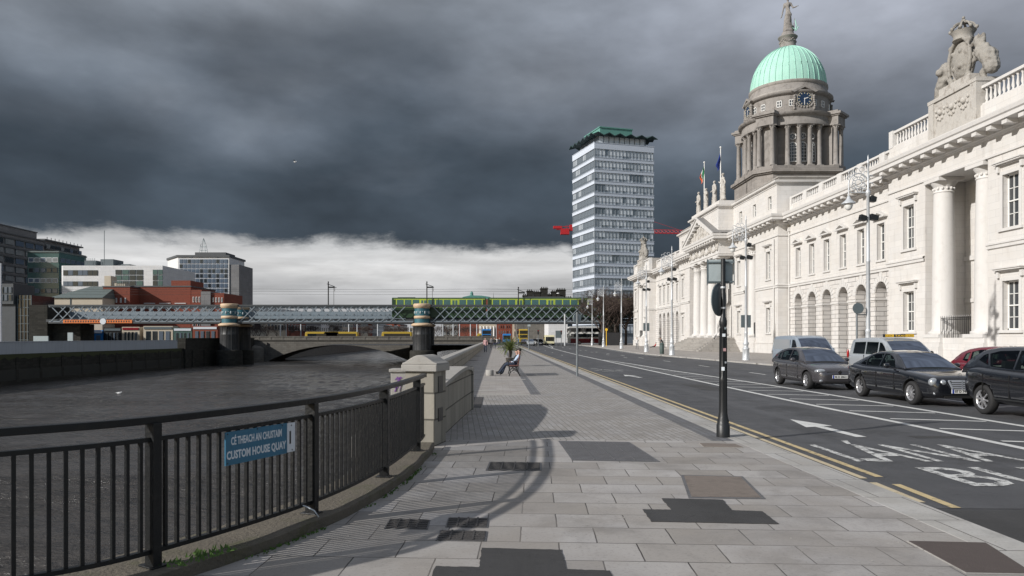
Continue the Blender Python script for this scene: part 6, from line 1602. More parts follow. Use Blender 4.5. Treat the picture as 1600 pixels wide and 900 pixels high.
# ------------------------------------------------------------------ lamp posts
def lamp(x, y, H, lab, flood=True, panel=False, gap=False):
    t = thing('street_lamp', lab, 'street lamp', (x, y, 0), 'ornate silver lamps along the building pavement')
    X4 = Matrix.Translation((x, y, 0))
    b = MB(X4); b.lathe([(.27, 0), (.27, .10), (.23, .14), (.22, .75), (.25, .80), (.25, .86), (.17, .92), (.15, 1.05), (.20, 1.16), (.20, 1.24), (.13, 1.34), (.115, 1.9), (.14, 1.95), (.10, 2.05)], (0, 0, 0), 14)
    for k in range(8): a = 2*PI*k/8; b.tube([(.235*math.cos(a), .235*math.sin(a), .14), (.225*math.cos(a), .225*math.sin(a), .74)], .022, 4)
    b.build('base', M['silver_paint'], t)
    zb = H-1.9
    b = MB(X4); b.lathe([(.10, 2.0), (.085, H*.5), (.10, H*.5+.03), (.10, H*.5+.12), (.08, H*.5+.15), (.066, zb-.15), (.11, zb-.1), (.11, zb), (.13, zb+.05), (.08, zb+.14), (.045, zb+.2), (.04, H-.45), (.07, H-.4), (.035, H-.34), (.03, H-.15), (.0, H)], (0, 0, 0), 12); b.build('shaft', M['silver_paint'], t)
    b = MB(X4)
    c0 = (-.47, zb+.45)
    def circ(cx, cz, r, a0, a1, n=14, rr=.022): b.tube([(cx+r*math.cos(a0+(a1-a0)*i/n), 0, cz+r*math.sin(a0+(a1-a0)*i/n)) for i in range(n+1)], rr, 5)
    b.tube([(-.95, 0, zb-.15), (-.95, 0, zb+.45)]+[(-.475-.475*math.cos(PI*i/10), 0, zb+.45+.52*math.sin(PI*i/10)) for i in range(1, 11)]+[(0, 0, zb+.1)], .032, 6)
    for (cx, cz, r) in ((-.47, zb+.50, .30), (-.47, zb+.50, .17), (-.70, zb+.35, .13), (-.24, zb+.35, .13), (-.30, zb+.75, .12), (-.64, zb+.72, .11), (-.18, zb+.12, .10), (-.45, zb+.12, .09)): circ(cx, cz, r, 0, 2*PI)
    for (cx, cz, r, a) in ((-.85, zb+1.0, .10, 0), (-.6, zb+1.12, .12, .3), (-.3, zb+1.15, .12, 0), (-.1, zb+.95, .12, 0), (-.95, zb+.75, .08, 0), (.14, zb+.4, .11, 0), (.13, zb+.8, .08, 0)): circ(cx, cz, r, a, a+4.6)
    for k in range(5): b.tube([(-.95+.18*k, 0, zb+.28-.05*k), (-.80+.18*k, 0, zb+.02)], .016, 4)
    b.tube([(-.88, 0, zb+.02), (0, 0, zb+.02)], .02, 4)
    b.build('scroll_bracket', M['silver_paint'], t)
    b = MB(X4); b.lathe([(.03, zb-.12), (.08, zb-.18), (.10, zb-.28), (.17, zb-.36), (.32, zb-.48), (.33, zb-.52), (.20, zb-.53)], (-.95, 0, 0), 18); o = b.build('lantern_hood', M['silver_paint'], t)
    b = MB(X4); b.lathe([(.19, zb-.525), (.19, zb-.62), (.15, zb-.76), (.06, zb-.84), (0, zb-.85)], (-.95, 0, 0), 14); b.build('lamp_glass', M['bus_white'], o)
    if flood:
        for (dx, z, w) in ((.12, zb-.50, .24), (-.40, zb-1.42, .28), (.10, zb-1.40, .36)):
            b = MB(X4 @ Matrix.Translation((dx+w/2, 0, z+.2)) @ Matrix.Rotation(R(12), 4, 'Y')); b.prism([(-w/2, -.14), (w/2, -.12), (w/2, .12), (-w/2, .15)], 'y', -.13, .15); b.beam((-w/2-.06, 0, 0), (-w/2, 0, 0), .05, .05); b.build('floodlight', M['iron_black'], t)
    if panel:
        b = MB(X4); b.box(-.32, -.11, -.05, .05, 2.35, 3.25); b.box(.11, .34, -.05, .05, 2.35, 3.25); b.box(-.32, .34, .10, .13, 2.35, 3.25); b.build('notice_panel', M['sign_back'], t)
    return t
labs = ['ornate silver lamp behind the taxi, nearest of the row', 'ornate silver lamp with a dark notice panel by the portico steps, second of the row', 'ornate silver lamp beside the litter bin, third of the row',
        'ornate silver lamp with a dark panel beside the walker in the pale coat', 'ornate silver lamp before the bare trees, between walker and coach', 'ornate silver lamp at the tail of the white and red coach', 'ornate silver lamp in front of the nose of the coach']
for i, (x, y, H) in enumerate([(18.2, 36, 10.6), (18.0, 53, 10.5), (16.2, 67.8, 10.1), (16.85, 82.5, 10.1), (18.4, 108, 10.4), (18.4, 126, 10.6), (19.6, 150, 10.2)]):
    lamp(x, y, H, labs[i], i < 4, i in (1, 3))
t = thing('road_sign', 'round road sign seen from behind, braced to the nearest silver lamp', 'road sign', (17.6, 35.9, 0))
b = MB(); b.tube([(17.6, 35.9, 0), (17.6, 35.9, 3.3)], .045, 8); b.tube([(17.6, 35.9, 2.75), (18.15, 36, 2.75)], .03, 5); b.build('pole', M['grey_pole'], t)
b = MB(); b.lathe([(0, -.02), (.27, -.02), (.27, .0), (0, .001)], (17.62, 35.82, 3.06), 20, axis='y'); b.build('disc', M['sign_back'], t)

# ------------------------------------------------------------------ black pole with signs, near right of the footpath
PXN, PYN = 3.765, 12.2
t = thing('sign_pole', 'tall black cast iron pole with grey sign backs standing at the kerb', 'sign pole', (PXN, PYN, 0))
b = MB(); b.lathe([(.108, 0), (.108, .20), (.098, .21), (.094, .27), (.078, .33), (.068, .42), (.060, .9), (.066, .93), (.066, .97), (.055, 1.0), (.050, 1.82), (.062, 1.85), (.064, 1.92), (.052, 1.96), (.040, 1.99), (.037, 2.95), (0, 2.96)], (PXN, PYN, 0), 16, smooth=False)
for k in range(10): a = 2*PI*k/10; b.tube([(PXN+.062*math.cos(a), PYN+.062*math.sin(a), .40), (PXN+.056*math.cos(a), PYN+.056*math.sin(a), 1.8)], .008, 4)
b.build('pole', M['iron_black'], t)
XS = Matrix.Translation((PXN, PYN+.055, 0)) @ Matrix.Rotation(R(-8), 4, 'Z')
b = MB(XS); b.box(-.235, -.02, 0, .012, 2.545, 2.945); b.build('sign_panel', M['sign_back_pale'], t)
b = MB(XS @ Matrix.Rotation(R(14), 4, 'Z')); b.box(.02, .185, 0, .012, 2.545, 2.945); b.build('sign_panel', M['sign_back_pale'], t)
b = MB(XS); b.box(-.245, .19, -.022, -.002, 2.885, 2.91); b.box(-.245, .19, -.022, -.002, 2.56, 2.585); b.box(-.245, -.235, -.012, .02, 2.52, 2.96); b.box(.19, .20, -.012, .02, 2.52, 2.96); b.build('bracket', M['sign_back'], t)
XD = Matrix.Translation((PXN-.055, PYN+.05, 2.275)) @ Matrix.Rotation(R(48), 4, 'Z')
b = MB(XD); b.lathe([(0, -.008), (.27, -.008), (.275, 0), (.27, .012), (0, .013)], (0, 0, 0), 32, axis='y'); b.build('disc_sign', M['sign_back'], t)
for z in (2.12, 2.46): b = MB(); b.lathe([(.043, z), (.045, z+.005), (.045, z+.025), (.043, z+.03)], (PXN, PYN, 0), 12); b.build('clamp', M['silver_paint'], t)
random.seed(9)
for (z, a, w, h, m) in ((1.66, -1.7, .05, .05, 'sign_white'), (1.42, -1.5, .045, .05, 'cloth_pink'), (1.78, -1.3, .03, .04, 'sign_back_pale'), (1.10, -1.9, .05, .06, 'sign_white'), (1.22, -1.2, .03, .03, 'sign_white')):
    b = MB(Matrix.Translation((PXN, PYN, z)) @ Matrix.Rotation(a, 4, 'Z')); b.box(.064, .067, -w/2, w/2, 0, h); b.build('sticker', M[m], t)
t = thing('sign_post', 'slim grey post with one round sign seen from behind, beyond the black pole', 'sign post', (3.43, 31.1, 0))
b = MB(); b.tube([(3.43, 31.1, 0), (3.43, 31.1, 2.72)], .046, 10); b.build('post', M['grey_pole'], t)
b = MB(Matrix.Translation((3.43, 31.17, 2.45)) @ Matrix.Rotation(R(35), 4, 'Z')); b.lathe([(0, -.01), (.225, -.01), (.225, .01), (0, .011)], (0, 0, 0), 24, axis='y'); b.build('disc', M['sign_back_pale'], t)
t = thing('camera_post', 'thin grey post with a small box on top at the far kerb edge', 'post', (4.1, 92, 0))
b = MB(); b.tube([(4.1, 92, 0), (4.1, 92, 3.1)], .07, 8); b.build('post', M['grey_pole'], t)
b = MB(); b.box(3.95, 4.3, 91.85, 92.1, 3.0, 3.25); b.build('box', M['sign_back_pale'], t)

# ------------------------------------------------------------------ bench, bollard, palm, bin
t = thing('park_bench', 'bench with black cast iron ends and brown slats facing the river', 'bench', (.78, 32.2, 0))
def bench_end(y):
    b = MB()
    b.tube([(.55, y, 0), (.60, y, .2), (.56, y, .42)], .022, 5); b.tube([(1.02, y, 0), (.92, y, .22), (.93, y, .42), (1.02, y, 1.0)], .022, 5); b.tube([(.56, y, .42), (.93, y, .42)], .02, 5)
    b.tube([(.52, y, .62), (.60, y, .66), (.95, y, .64)], .02, 5); b.tube([(.55, y, .42), (.52, y, .62)], .018, 5)
    b.tube([(.59, y, .14), (.76, y, .30), (.94, y, .14)], .016, 5); b.tube([(.66, y, .42), (.76, y, .28), (.87, y, .42)], .014, 5)
    for c in ((.68, .35), (.84, .35), (.76, .20)): b.tube([(c[0]+.05*math.cos(a), y, c[1]+.05*math.sin(a)) for a in [2*PI*i/8 for i in range(8)]], .011, 4, closed=True)
    return b.build('bench_end', M['iron_black'], t)
for y in (31.1, 33.2): bench_end(y)
for k in range(5): x = .57+.085*k; b = MB(); b.box(x, x+.065, 31.05, 33.25, .435, .46); b.build('seat_slat', M['bench_wood'], t)
for k in range(6): z = .52+.085*k; x = .945+.075*(z-.42)/.5; b = MB(); b.box(x-.03, x-.005, 31.05, 33.25, z, z+.065); b.build('back_slat', M['bench_wood'], t)
b = MB(); b.lathe([(.17, 0), (.17, .22), (.155, .245), (0, .25)], (-.27, 31.7, 0), 20); b.build('stone_bollard', M['granite'], label='short round stone block on the paving left of the bench', cat='stone block', bevel=.01)
t = thing('potted_palm', 'bushy green palm in a dark planter behind the bench', 'palm', (.8, 42, 0))
b = MB(); b.lathe([(.16, 0), (.20, .1), (.24, .42), (.26, .46), (.24, .48), (.22, .44), (0, .43)], (.8, 42, 0), 12); b.build('planter', M['planter'], t)
b = MB(); b.tube([(.8, 42, .5), (.82, 42, .8), (.8, 42, .95)], .09, 7); b.build('trunk', M['bark'], t)
b = MB(); rnd = random.Random(3)
for k in range(90):
    a = rnd.uniform(0, 2*PI); el_ = rnd.uniform(-.1, 1.45); L = rnd.uniform(.8, 1.12); pts = []
    for i in range(8):
        s = i/7; e = el_-s*s*.9; r = L*s*math.cos((el_+e)/2); pts.append(Vector((.8+r*math.cos(a), 42+r*math.sin(a), .9+L*s*math.sin((el_+e)/2+.1))))
    b.tube(pts, .008, 3, r1=.003)
    for i in range(1, 8):
        d = (pts[i]-pts[i-1]).normalized(); s_ = d.cross(Vector((0, 0, 1))).normalized()
        for sg_ in (-1, 1):
            for h_ in (0, .5):
                p = pts[i-1].lerp(pts[i], h_); q = p+(s_*sg_*.9+d*.9+Vector((0, 0, .25))).normalized()*.20*(1.1-i/9)
                b.add([p-d*.016, p+d*.022, q], [(0, 1, 2)])
b.build('fronds', M['palm_leaf'], t)
t = thing('litter_bin', 'dark green cylindrical litter bin on the building pavement by the third lamp', 'litter bin', (16.45, 73, 0))
b = MB(); b.lathe([(.2, 0), (.22, .06), (.22, .9), (.2, .92)], (16.45, 73, 0), 16); b.build('bin_body', M['bin_green'], t)
b = MB(); b.lathe([(.23, .95), (.2, 1.05), (.08, 1.12), (0, 1.13)], (16.45, 73, 0), 16); b.lathe([(.19, .9), (.19, .96)], (16.45, 73, 0), 12); b.build('lid', M['bin_green'], t)

# ------------------------------------------------------------------ people
def person(lab, x, y, J, top='cloth_black', legs='cloth_navy', hair='hair_dark', face=0.0, s=.93, z=0, arms='top', shoes='cloth_black', skin='skin', extra=None):
    """J: joints in body frame (side, forward, up) metres; face = heading angle of 'forward'"""
    t = thing('person', lab, 'person', (x, y, z))
    c, sn = math.cos(face), math.sin(face)
    def W(p): a, f, u = p; return Vector((x+s*(c*f+sn*a), y+s*(sn*f-c*a), z+s*u))
    names = ['pelvis', 'chest', 'neck', 'head', 'shl', 'ell', 'hal', 'shr', 'elr', 'har', 'hil', 'knl', 'anl', 'tol', 'hir', 'knr', 'anr', 'tor', 'crown']
    rad = dict(pelvis=.15, chest=.155, neck=.050, head=.098, crown=.070, shl=.07, ell=.048, hal=.040, shr=.07, elr=.048, har=.040, hil=.10, knl=.065, anl=.045, tol=.04, hir=.10, knr=.065, anr=.045, tor=.04)
    E = [('pelvis', 'chest'), ('chest', 'neck'), ('neck', 'head'), ('head', 'crown'), ('chest', 'shl'), ('shl', 'ell'), ('ell', 'hal'), ('chest', 'shr'), ('shr', 'elr'), ('elr', 'har'),
         ('pelvis', 'hil'), ('hil', 'knl'), ('knl', 'anl'), ('anl', 'tol'), ('pelvis', 'hir'), ('hir', 'knr'), ('knr', 'anr'), ('anr', 'tor')]
    P = {n: W(J[n]) for n in names if n != 'crown'}; up = (P['head']-P['neck']).normalized(); P['crown'] = P['head']+up*.10*s
    org = Vector((x, y, z)); me = bpy.data.meshes.new('body'); me.from_pydata([P[n]-org for n in names], [(names.index(a), names.index(b_)) for a, b_ in E], [])
    o = bpy.data.objects.new('body', me); col.objects.link(o)
    md = o.modifiers.new('skin', 'SKIN'); md.use_smooth_shade = True
    for i, n in enumerate(names):
        sv = me.skin_vertices[0].data[i]; r = rad[n]*s; sv.radius = (r, r*(1.0 if n not in ('chest', 'pelvis') else .85)); sv.use_root = (i == 0)
    ss = o.modifiers.new('sub', 'SUBSURF'); ss.levels = 1; ss.render_levels = 1
    bake(o); me = o.data
    kinds = [skin, top, legs, shoes]
    for m in kinds: me.materials.append(M[m])
    def k_of(pc):
        best = (9, 0)
        for a, b_ in E:
            A, B = P[a]-org, P[b_]-org; d = B-A; tt = max(0, min(1, (pc-A).dot(d)/max(1e-6, d.length_squared))); ds = (A+d*tt-pc).length-(rad[a]+rad[b_])/2*s
            if ds < best[0]:
                if a in ('neck', 'head'): k = 0
                elif (a, b_) == ('chest', 'neck'): k = 1 if tt < .7 else 0
                elif b_ in ('hal', 'har'): k = (1 if arms == 'top' and tt < .85 else 0)
                elif a in ('hil', 'hir', 'knl', 'knr') or b_ in ('hil', 'hir'): k = 2
                elif b_ in ('tol', 'tor'): k = 3
                else: k = 1
                best = (ds, k)
        return best[1]
    for p in me.polygons: p.material_index = k_of(p.center); p.use_smooth = True
    o.parent = t; o.location = (0, 0, 0)
    hd = P['head']+up*.035*s; fwd = Vector((c, sn, 0))
    b = MB(); b.ball(hd-fwd*.038*s+up*.042*s, .090*s, 12, sc=(1, 1, .95)); b.build('hair', M[hair], t)
    b = MB(); b.ball(hd+fwd*.098*s-up*.03*s, .018*s, 6); b.build('nose', M[skin], t)
    return t
def stand(stride=.0, lean=0, arm=(.05, .05)):
    return dict(pelvis=(0, 0, .93), chest=(0, lean*.4, 1.30), neck=(0, lean*.6, 1.50), head=(0, lean*.7+.02, 1.63), shl=(-.19, lean*.5, 1.40), ell=(-.24, -.05+arm[0], 1.12), hal=(-.23, arm[0]+.12, .88),
                shr=(.19, lean*.5, 1.40), elr=(.24, -.05-arm[1], 1.12), har=(.23, -arm[1]+.1, .88), hil=(-.09, 0, .88), knl=(-.10, stride*.5+.03, .50), anl=(-.10, stride, .09), tol=(-.11, stride+.16, .04),
                hir=(.09, 0, .88), knr=(.10, -stride*.35+.05, .50), anr=(.10, -stride, .10), tor=(.11, -stride+.15, .04))
sit = dict(pelvis=(0, .06, .53), chest=(0, -.12, .82), neck=(0, -.18, 1.00), head=(0, -.15, 1.12), shl=(-.18, -.15, .92), ell=(-.24, .03, .70), hal=(-.12, .23, .62), shr=(.18, -.15, .92), elr=(.24, .02, .70), har=(.10, .25, .60),
           hil=(-.09, .03, .53), knl=(-.11, .48, .52), anl=(-.10, .78, .12), tol=(-.11, .93, .10), hir=(.09, .03, .53), knr=(.08, .46, .56), anr=(.02, .62, .12), tor=(.02, .76, .05))
person('man in a pale blue shirt sitting on the near end of the bench', .86, 31.8, sit, 'cloth_blue', 'cloth_navy', face=PI)
person('person in black sitting on the far end of the bench', .80, 32.9, sit, 'cloth_black', 'cloth_black', face=PI, s=.88)
person('walker in a pale coat on the pavement near the end of the building', 19.35, 101, stand(.22), 'cloth_white', 'cloth_grey', face=-PI/2)
person('person in dark clothes bending forward by the building wall', 26.3, 116, stand(.05, .6, (.3, -.3)), 'cloth_black', 'cloth_black', face=PI)
low = dict(sit); low = {k: (v[0], v[1], max(.05, v[2]-.36)) for k, v in sit.items()}
person('person in a red jacket sitting low against the building wall', 25.6, 118.5, low, 'cloth_red', 'cloth_black', face=PI, z=.0)
person('woman in a pink top walking beside the river parapet', -1.15, 80, stand(.2), 'cloth_pink', 'cloth_navy', face=-PI/2)
person('person in black in the middle of the group by the parapet', -.2, 104, stand(.1), 'cloth_black', 'cloth_navy', face=-PI/2)
person('person in dark blue nearest the road in the group by the parapet', .5, 107, stand(.2), 'cloth_navy', 'cloth_navy', face=-PI/2)
person('person in a grey jacket behind the group by the parapet', -.7, 110, stand(.1), 'cloth_grey', 'cloth_black', face=-PI/2)
person('person in white at the back of the group by the parapet', .1, 118, stand(.1), 'cloth_white', 'cloth_navy', face=-PI/2)
person('person in black standing in front of the white and red coach', XA(926.5, 150), 150, stand(.1), 'cloth_black', 'cloth_black', face=-PI/2)
b = MB(); b.box(.45, .62, 79, 79.3, 0, .01)

# ------------------------------------------------------------------ vehicles
def wheel(parent, x, y, r, w=.21, spokes=10, side=1, rimm='alloy', tw=0.06):
    t = bpy.data.objects.new('wheel', None); col.objects.link(t); t.parent = parent; t.location = (x, y, r); WL[t.name] = Vector((0, 0, 0)); KIDS.setdefault(parent.name, []).append(t.name)
    b = MB(); ri = r*.66; b.lathe([(ri, -w/2), (r-.03, -w/2), (r, -w/2+.035), (r, w/2-.035), (r-.03, w/2), (ri, w/2), (ri-.01, w/2-.02), (ri-.01, -w/2+.02), (ri, -w/2)], (0, 0, 0), 30, axis='y', caps=False); b.build('tyre', M['tyre'], t, local=True)
    b = MB(); s = side; b.lathe([(ri+.004, s*(w/2-.005)), (ri-.02, s*(w/2-.012)), (ri-.03, s*(w/2-.06))], (0, 0, 0), 30, axis='y', caps=False)
    b.lathe([(ri-.025, s*(w/2-.085)), (0, s*(w/2-.085))], (0, 0, 0), 24, 1, axis='y', caps=False)
    for k in range(spokes):
        a = 2*PI*k/spokes; c, sn = math.cos(a), math.sin(a); c2, s2 = math.cos(a+tw*2), math.sin(a+tw*2)
        b.beam((.03*c, s*(w/2-.03), .03*sn), ((ri-.02)*c2, s*(w/2-.02), (ri-.02)*s2), .03, ri*.16)
    b.lathe([(.055, s*(w/2-.045)), (.05, s*(w/2-.008)), (0, s*(w/2-.006))], (0, 0, 0), 12, axis='y'); b.build('rim', [M[rimm], M['arch_black']], t, local=True)

def interp(T, x):
    if x <= T[0][0]: return T[0][1]
    for (a, u), (c, v) in zip(T, T[1:]):
        if x <= c: k = (x-a)/(c-a); return u+(v-u)*k
    return T[-1][1]
mat('grille_bar', (.42, .45, .50), .35, metal=.3)
def vehicle(name, lab, cat, X, Yf, D, paint, rot=0.0, s=.93):
    """D: dict of profiles in metres, local +x runs from nose to tail, +y is the side that faces the river"""
    t = thing(name, lab, cat, (0, 0, 0)); L, hw = D['L'], D['W']/2
    # lower body
    b = MB(); xs = sorted(set([0, .03, .10, .22]+[L*i/26 for i in range(1, 26)]+[L-.22, L-.10, L-.03, L])); rings = []
    for x in xs:
        w = hw*interp(D['plan'], x/L); zt = interp(D['top'], x); zb = interp(D['bot'], x); h = zt-zb; sh = D.get('shoulder', .10)
        half_ = [(0, zb), (w*.80, zb), (w*.955, zb+h*.10), (w*.99, zb+h*.35), (w, zb+h*.58), (w*.985, zt-sh*1.1), (w*.945, zt-sh*.45), (w*.85, zt-.02), (w*.5, zt+.012), (0, zt+.018)]
        rings.append([(x, y, z) for y, z in half_]+[(x, -y, z) for y, z in half_[-2:0:-1]])
    n = len(rings[0]); v = [p for r in rings for p in r]
    b.add(v, [(i*n+k, i*n+(k+1) % n, (i+1)*n+(k+1) % n, (i+1)*n+k) for i in range(len(xs)-1) for k in range(n)]+[tuple(range(n))[::-1], tuple((len(xs)-1)*n+k for k in range(n))], 0, True)
    o = b.build('body', [M[paint], M['arch_black']], t, merge=True, local=True)
    ss = o.modifiers.new('sub', 'SUBSURF'); ss.levels = 1; ss.render_levels = 1; bake(o)
    wr = D['wr']; cut = MB()
    for wx in D['wheels']:
        for sd_ in (1, -1):
            cut.lathe([(wr+.055, sd_*(hw+.1)), (wr+.055, sd_*(hw-.30))][::sd_], (wx, 0, wr+.01), 28, axis='y', smooth=False)
    co = cut.build('cutter', [M[paint], M['arch_black']], None, merge=True)
    for p in co.data.polygons: p.material_index = 1
    o_loc = Vector(o.location)
    bo = o.modifiers.new('b', 'BOOLEAN'); bo.object = co; bo.operation = 'DIFFERENCE'; bo.solver = 'EXACT'; bpy.context.view_layer.update(); bake(o)
    bpy.data.objects.remove(co)
    for p in o.data.polygons: p.use_smooth = p.material_index == 0
    for wx in D['wheels']:
        for sd_ in (1, -1): wheel(t, wx, sd_*(hw-.13), wr, .21, D.get('spokes', 10), sd_, D.get('rim', 'alloy'))
    # greenhouse
    x1, x2, x3, x4, wb, wrf, zr, zb0 = D['gh']; G_ = [(x1, interp(D['top'], x1)-.01)]+D['roof']+[(x4, interp(D['top'], x4)-.01)]
    xs = sorted(set([x for x, z in G_]+[x1+(x4-x1)*i/24 for i in range(25)])); rings = []; base = zb0
    def yside(z): k = max(0, min(1.05, (z-base)/(zr-base))); return wb+(wrf-wb)*k
    for x in xs:
        z = interp(G_, x); k = (z-base)/(zr-base); yy = yside(z-.05*max(0, k)); zz = z-.05*max(0, k)
        hp = [(wb+.01, base-.10), (wb, base), (yy, max(base, zz)), (yy*.93, max(base, z-.018*max(0, k))), (yy*.6, z+.004), (0, z+.016*max(0, k))]
        rings.append([(x, y, zq) for y, zq in hp]+[(x, -y, zq) for y, zq in hp[-2::-1]])
    n = len(rings[0]); b = MB(); v = [p for r in rings for p in r]
    b.add(v, [(i*n+k, i*n+k+1, (i+1)*n+k+1, (i+1)*n+k) for i in range(len(xs)-1) for k in range(n-1)]+[tuple(range(n))[::-1], tuple((len(xs)-1)*n+k for k in range(n))], 0, True); ro = b.build('roof', [M[paint], M['interior']], t, local=True)
    so_ = ro.modifiers.new('s', 'SOLIDIFY'); so_.thickness = .035; so_.offset = -1; bake(ro)
    cut = MB(); cuts = []
    for poly in D['side']:
        cx, cz = sum(p[0] for p in poly)/len(poly), sum(p[1] for p in poly)/len(poly); pp = [(cx+(x-cx)*.95, cz+(z-cz)*.93) for x, z in poly]
        for sg in (1, -1): cc = MB(); cc.prism(pp, 'y', sg*(hw+.2), sg*.30, 1); cuts.append(cc)
    def zf(x): return interp(G_, x)
    z0_, z1_ = base+.06, zf(D['ws'])-.055
    y0_, y1_ = yside(z0_)*.84, yside(z1_)*.86
    cc = MB(); cc.prism([(-y0_, z0_), (y0_, z0_), (y1_, z1_), (-y1_, z1_)], 'x', x1-.3, D['ws']+.02, 1); cuts.append(cc)
    if 'rs' in D:
        z1_ = zf(D['rs'])-.05; z0_ = base+.10; y0_, y1_ = yside(z0_)*.82, yside(z1_)*.84
        cc = MB(); cc.prism([(-y0_, z0_), (y0_, z0_), (y1_, z1_), (-y1_, z1_)], 'x', D['rs']-.02, x4+.3, 1); cuts.append(cc)
    cos = [cc.build('cutter', [M[paint], M['interior']]) for cc in cuts]
    for q in cos: bo = ro.modifiers.new('b', 'BOOLEAN'); bo.object = q; bo.operation = 'DIFFERENCE'; bo.solver = 'EXACT'
    bpy.context.view_layer.update(); bake(ro)
    for q in cos: bpy.data.objects.remove(q)
    b = MB(); b.box(x1+.12, x4-.2, -wb+.07, wb-.07, base+.0, base+.035)
    b.box(x1+.25, x1+.55, -wb+.1, wb-.1, base+.03, base+.10)
    b.build('cabin_deck', M['interior'], t, local=True)
    for sx in ([x1+1.25] + ([x1+2.2] if x4-x1 > 2.6 else [])):
        for sg in (1, -1): b = MB(); b.box(sx, sx+.12, sg*.36-.21, sg*.36+.21, base-.05, base+.20); b.box(sx+.02, sx+.11, sg*.36-.11, sg*.36+.11, base+.23, base+.36); b.build('seat', M['interior'], t, local=True, bevel=.03)
    b = MB(); b.tube([(x1+.72+.05*math.sin(a), .36+.17*math.cos(a)*-1, base+.0+.17*math.sin(a)) for a in [2*PI*i/14 for i in range(14)]], .014, 5, closed=True); b.build('steering_wheel', M['interior'], t, local=True)
    # glass
    def patch(nm, xa, xb_, fy, off):
        b = MB(); v = []; N1, N2 = 8, 10
        for i in range(N1+1):
            x = xa+(xb_-xa)*i/N1; z = interp(G_, x); k = (z-base)/(zr-base); yy = yside(z-.05*max(0, k))*fy
            for j in range(N2+1): u = -1+2*j/N2; v.append((x-off*.6 if off > 0 and xa < L/2 else x+off*.6, u*yy, z+.018-.028*u*u+off))
        b.add(v, [(i*(N2+1)+j, i*(N2+1)+j+1, (i+1)*(N2+1)+j+1, (i+1)*(N2+1)+j) for i in range(N1) for j in range(N2)], 0, True); return b.build(nm, M['tinted_glass'], t, local=True)
    if D.get('screen', True): patch('windscreen', x1+.06, D['ws'], .90, .012)
    if 'rs' in D: patch('rear_window', D['rs'], x4-.07, .88, .012)
    for sd_ in (1, -1):
        for poly in D['side']:
            b = MB(); top_ = [(x, sd_*(yside(z)+.010), z) for x, z in poly]; inn = [(x, sd_*(yside(z)-.01), z) for x, z in poly]; m = len(poly)
            b.add(top_+inn, [tuple(range(m)) if sd_ < 0 else tuple(range(m))[::-1]]+[(i, (i+1) % m, m+(i+1) % m, m+i) for i in range(m)]); b.build('side_window', M['tinted_glass'], t, local=True)
        # door seams, handles, sill strip
        def ys(x, z):
            w = hw*interp(D['plan'], x/L); return w*.998
        for dx in D['doors']:
            b = MB(); b.box(dx-.006, dx+.006, sd_*(ys(dx, .6)-.03), sd_*(ys(dx, .6)+.002), D.get('doorz', (.36, .84))[0], D.get('doorz', (.36, .84))[1]); b.build('door_seam', M['arch_black'], t, local=True)
        for hx in D['handles']:
            hz_ = D.get('hz', .80); b = MB(); b.beam((hx-.09, sd_*(ys(hx, hz_)+.012), hz_), (hx+.09, sd_*(ys(hx, hz_)+.012), hz_), .03, .03); b.build('door_handle', M[D.get('hm', 'chrome')], t, local=True)
        if D.get('strip'):
            b = MB(); b.box(D['wheels'][0]+.45, D['wheels'][1]-.45, sd_*(ys(2, .5)-.01), sd_*(ys(2, .5)+.010), D['strip'], D['strip']+.035); b.build('side_strip', M[D.get('stripm', 'plastic_black')], t, local=True)
        mx, mz = D['mirror']; b = MB(); b.ball((mx, sd_*(hw+.10), mz), .10, 10, sc=(.6, 1.1, .75)); b.beam((mx, sd_*(hw-.14), mz-.05), (mx, sd_*(hw+.06), mz-.03), .05, .04); b.build('wing_mirror', M[D.get('mm', paint)], t, local=True)
        for (x, y, z, r, sc) in D['lamps']: b = MB(); b.ball((x, sd_*y, z), r, 14, sc=sc); b.build('headlight', M['lamp_glass'], t, local=True)
        for (x, y, z, r, sc) in D['tail']: b = MB(); b.ball((x, sd_*y, z), r, 10, sc=sc); b.build('tail_light', M['lamp_red'], t, local=True)
        if 'fog' in D: x, y, z = D['fog']; b = MB(); b.ball((x, sd_*y, z), .06, 10, sc=(.5, 1.3, .8)); b.build('fog_lamp', M['lamp_glass'], t, local=True)
    g = D['grille']; b = MB(); x0 = g['x']
    b.prism([(-g['w1'], g['z0']), (g['w1'], g['z0']), (g['w2'], g['z1']), (-g['w2'], g['z1'])], 'x', x0, x0+.06, 1 if g.get('frame') else 0)
    if g.get('frame'):
        for i in range(4): z = g['z0']+.02+(g['z1']-g['z0']-.05)*i/3; b.box(x0-.016, x0-.002, -g['w1']*1.08, g['w1']*1.08, z, z+.030, 0)
        b.box(x0-.016, x0-.002, -.012, .012, g['z0'], g['z1'], 0); b.box(x0-.014, x0-.001, -g['w2']-.01, g['w2']+.01, g['z1'], g['z1']+.022, 0); b.box(x0-.014, x0-.001, -g['w1']-.01, g['w1']+.01, g['z0']-.022, g['z0'], 0)
        for sd_ in (1, -1): b.beam((x0-.012, sd_*g['w1'], g['z0']), (x0-.012, sd_*g['w2'], g['z1']), .035, .035, 0)
        b.build('grille', [M['grille_bar'], M['arch_black']], t, local=True)
        b = MB(); b.tube([(g['x']+.10+.0, .045*math.cos(a), interp(D['top'], g['x']+.12)+.07+.045*math.sin(a)) for a in [2*PI*i/14 for i in range(14)]], .006, 4, closed=True)
        for k in range(3): a = PI/2+2*PI*k/3; b.beam((g['x']+.10, 0, interp(D['top'], g['x']+.12)+.07), (g['x']+.10, .043*math.cos(a), interp(D['top'], g['x']+.12)+.07+.043*math.sin(a)), .006, .006)
        b.build('star_emblem', M['chrome'], t, local=True)
    else: b.build('grille', M['arch_black'], t, local=True)
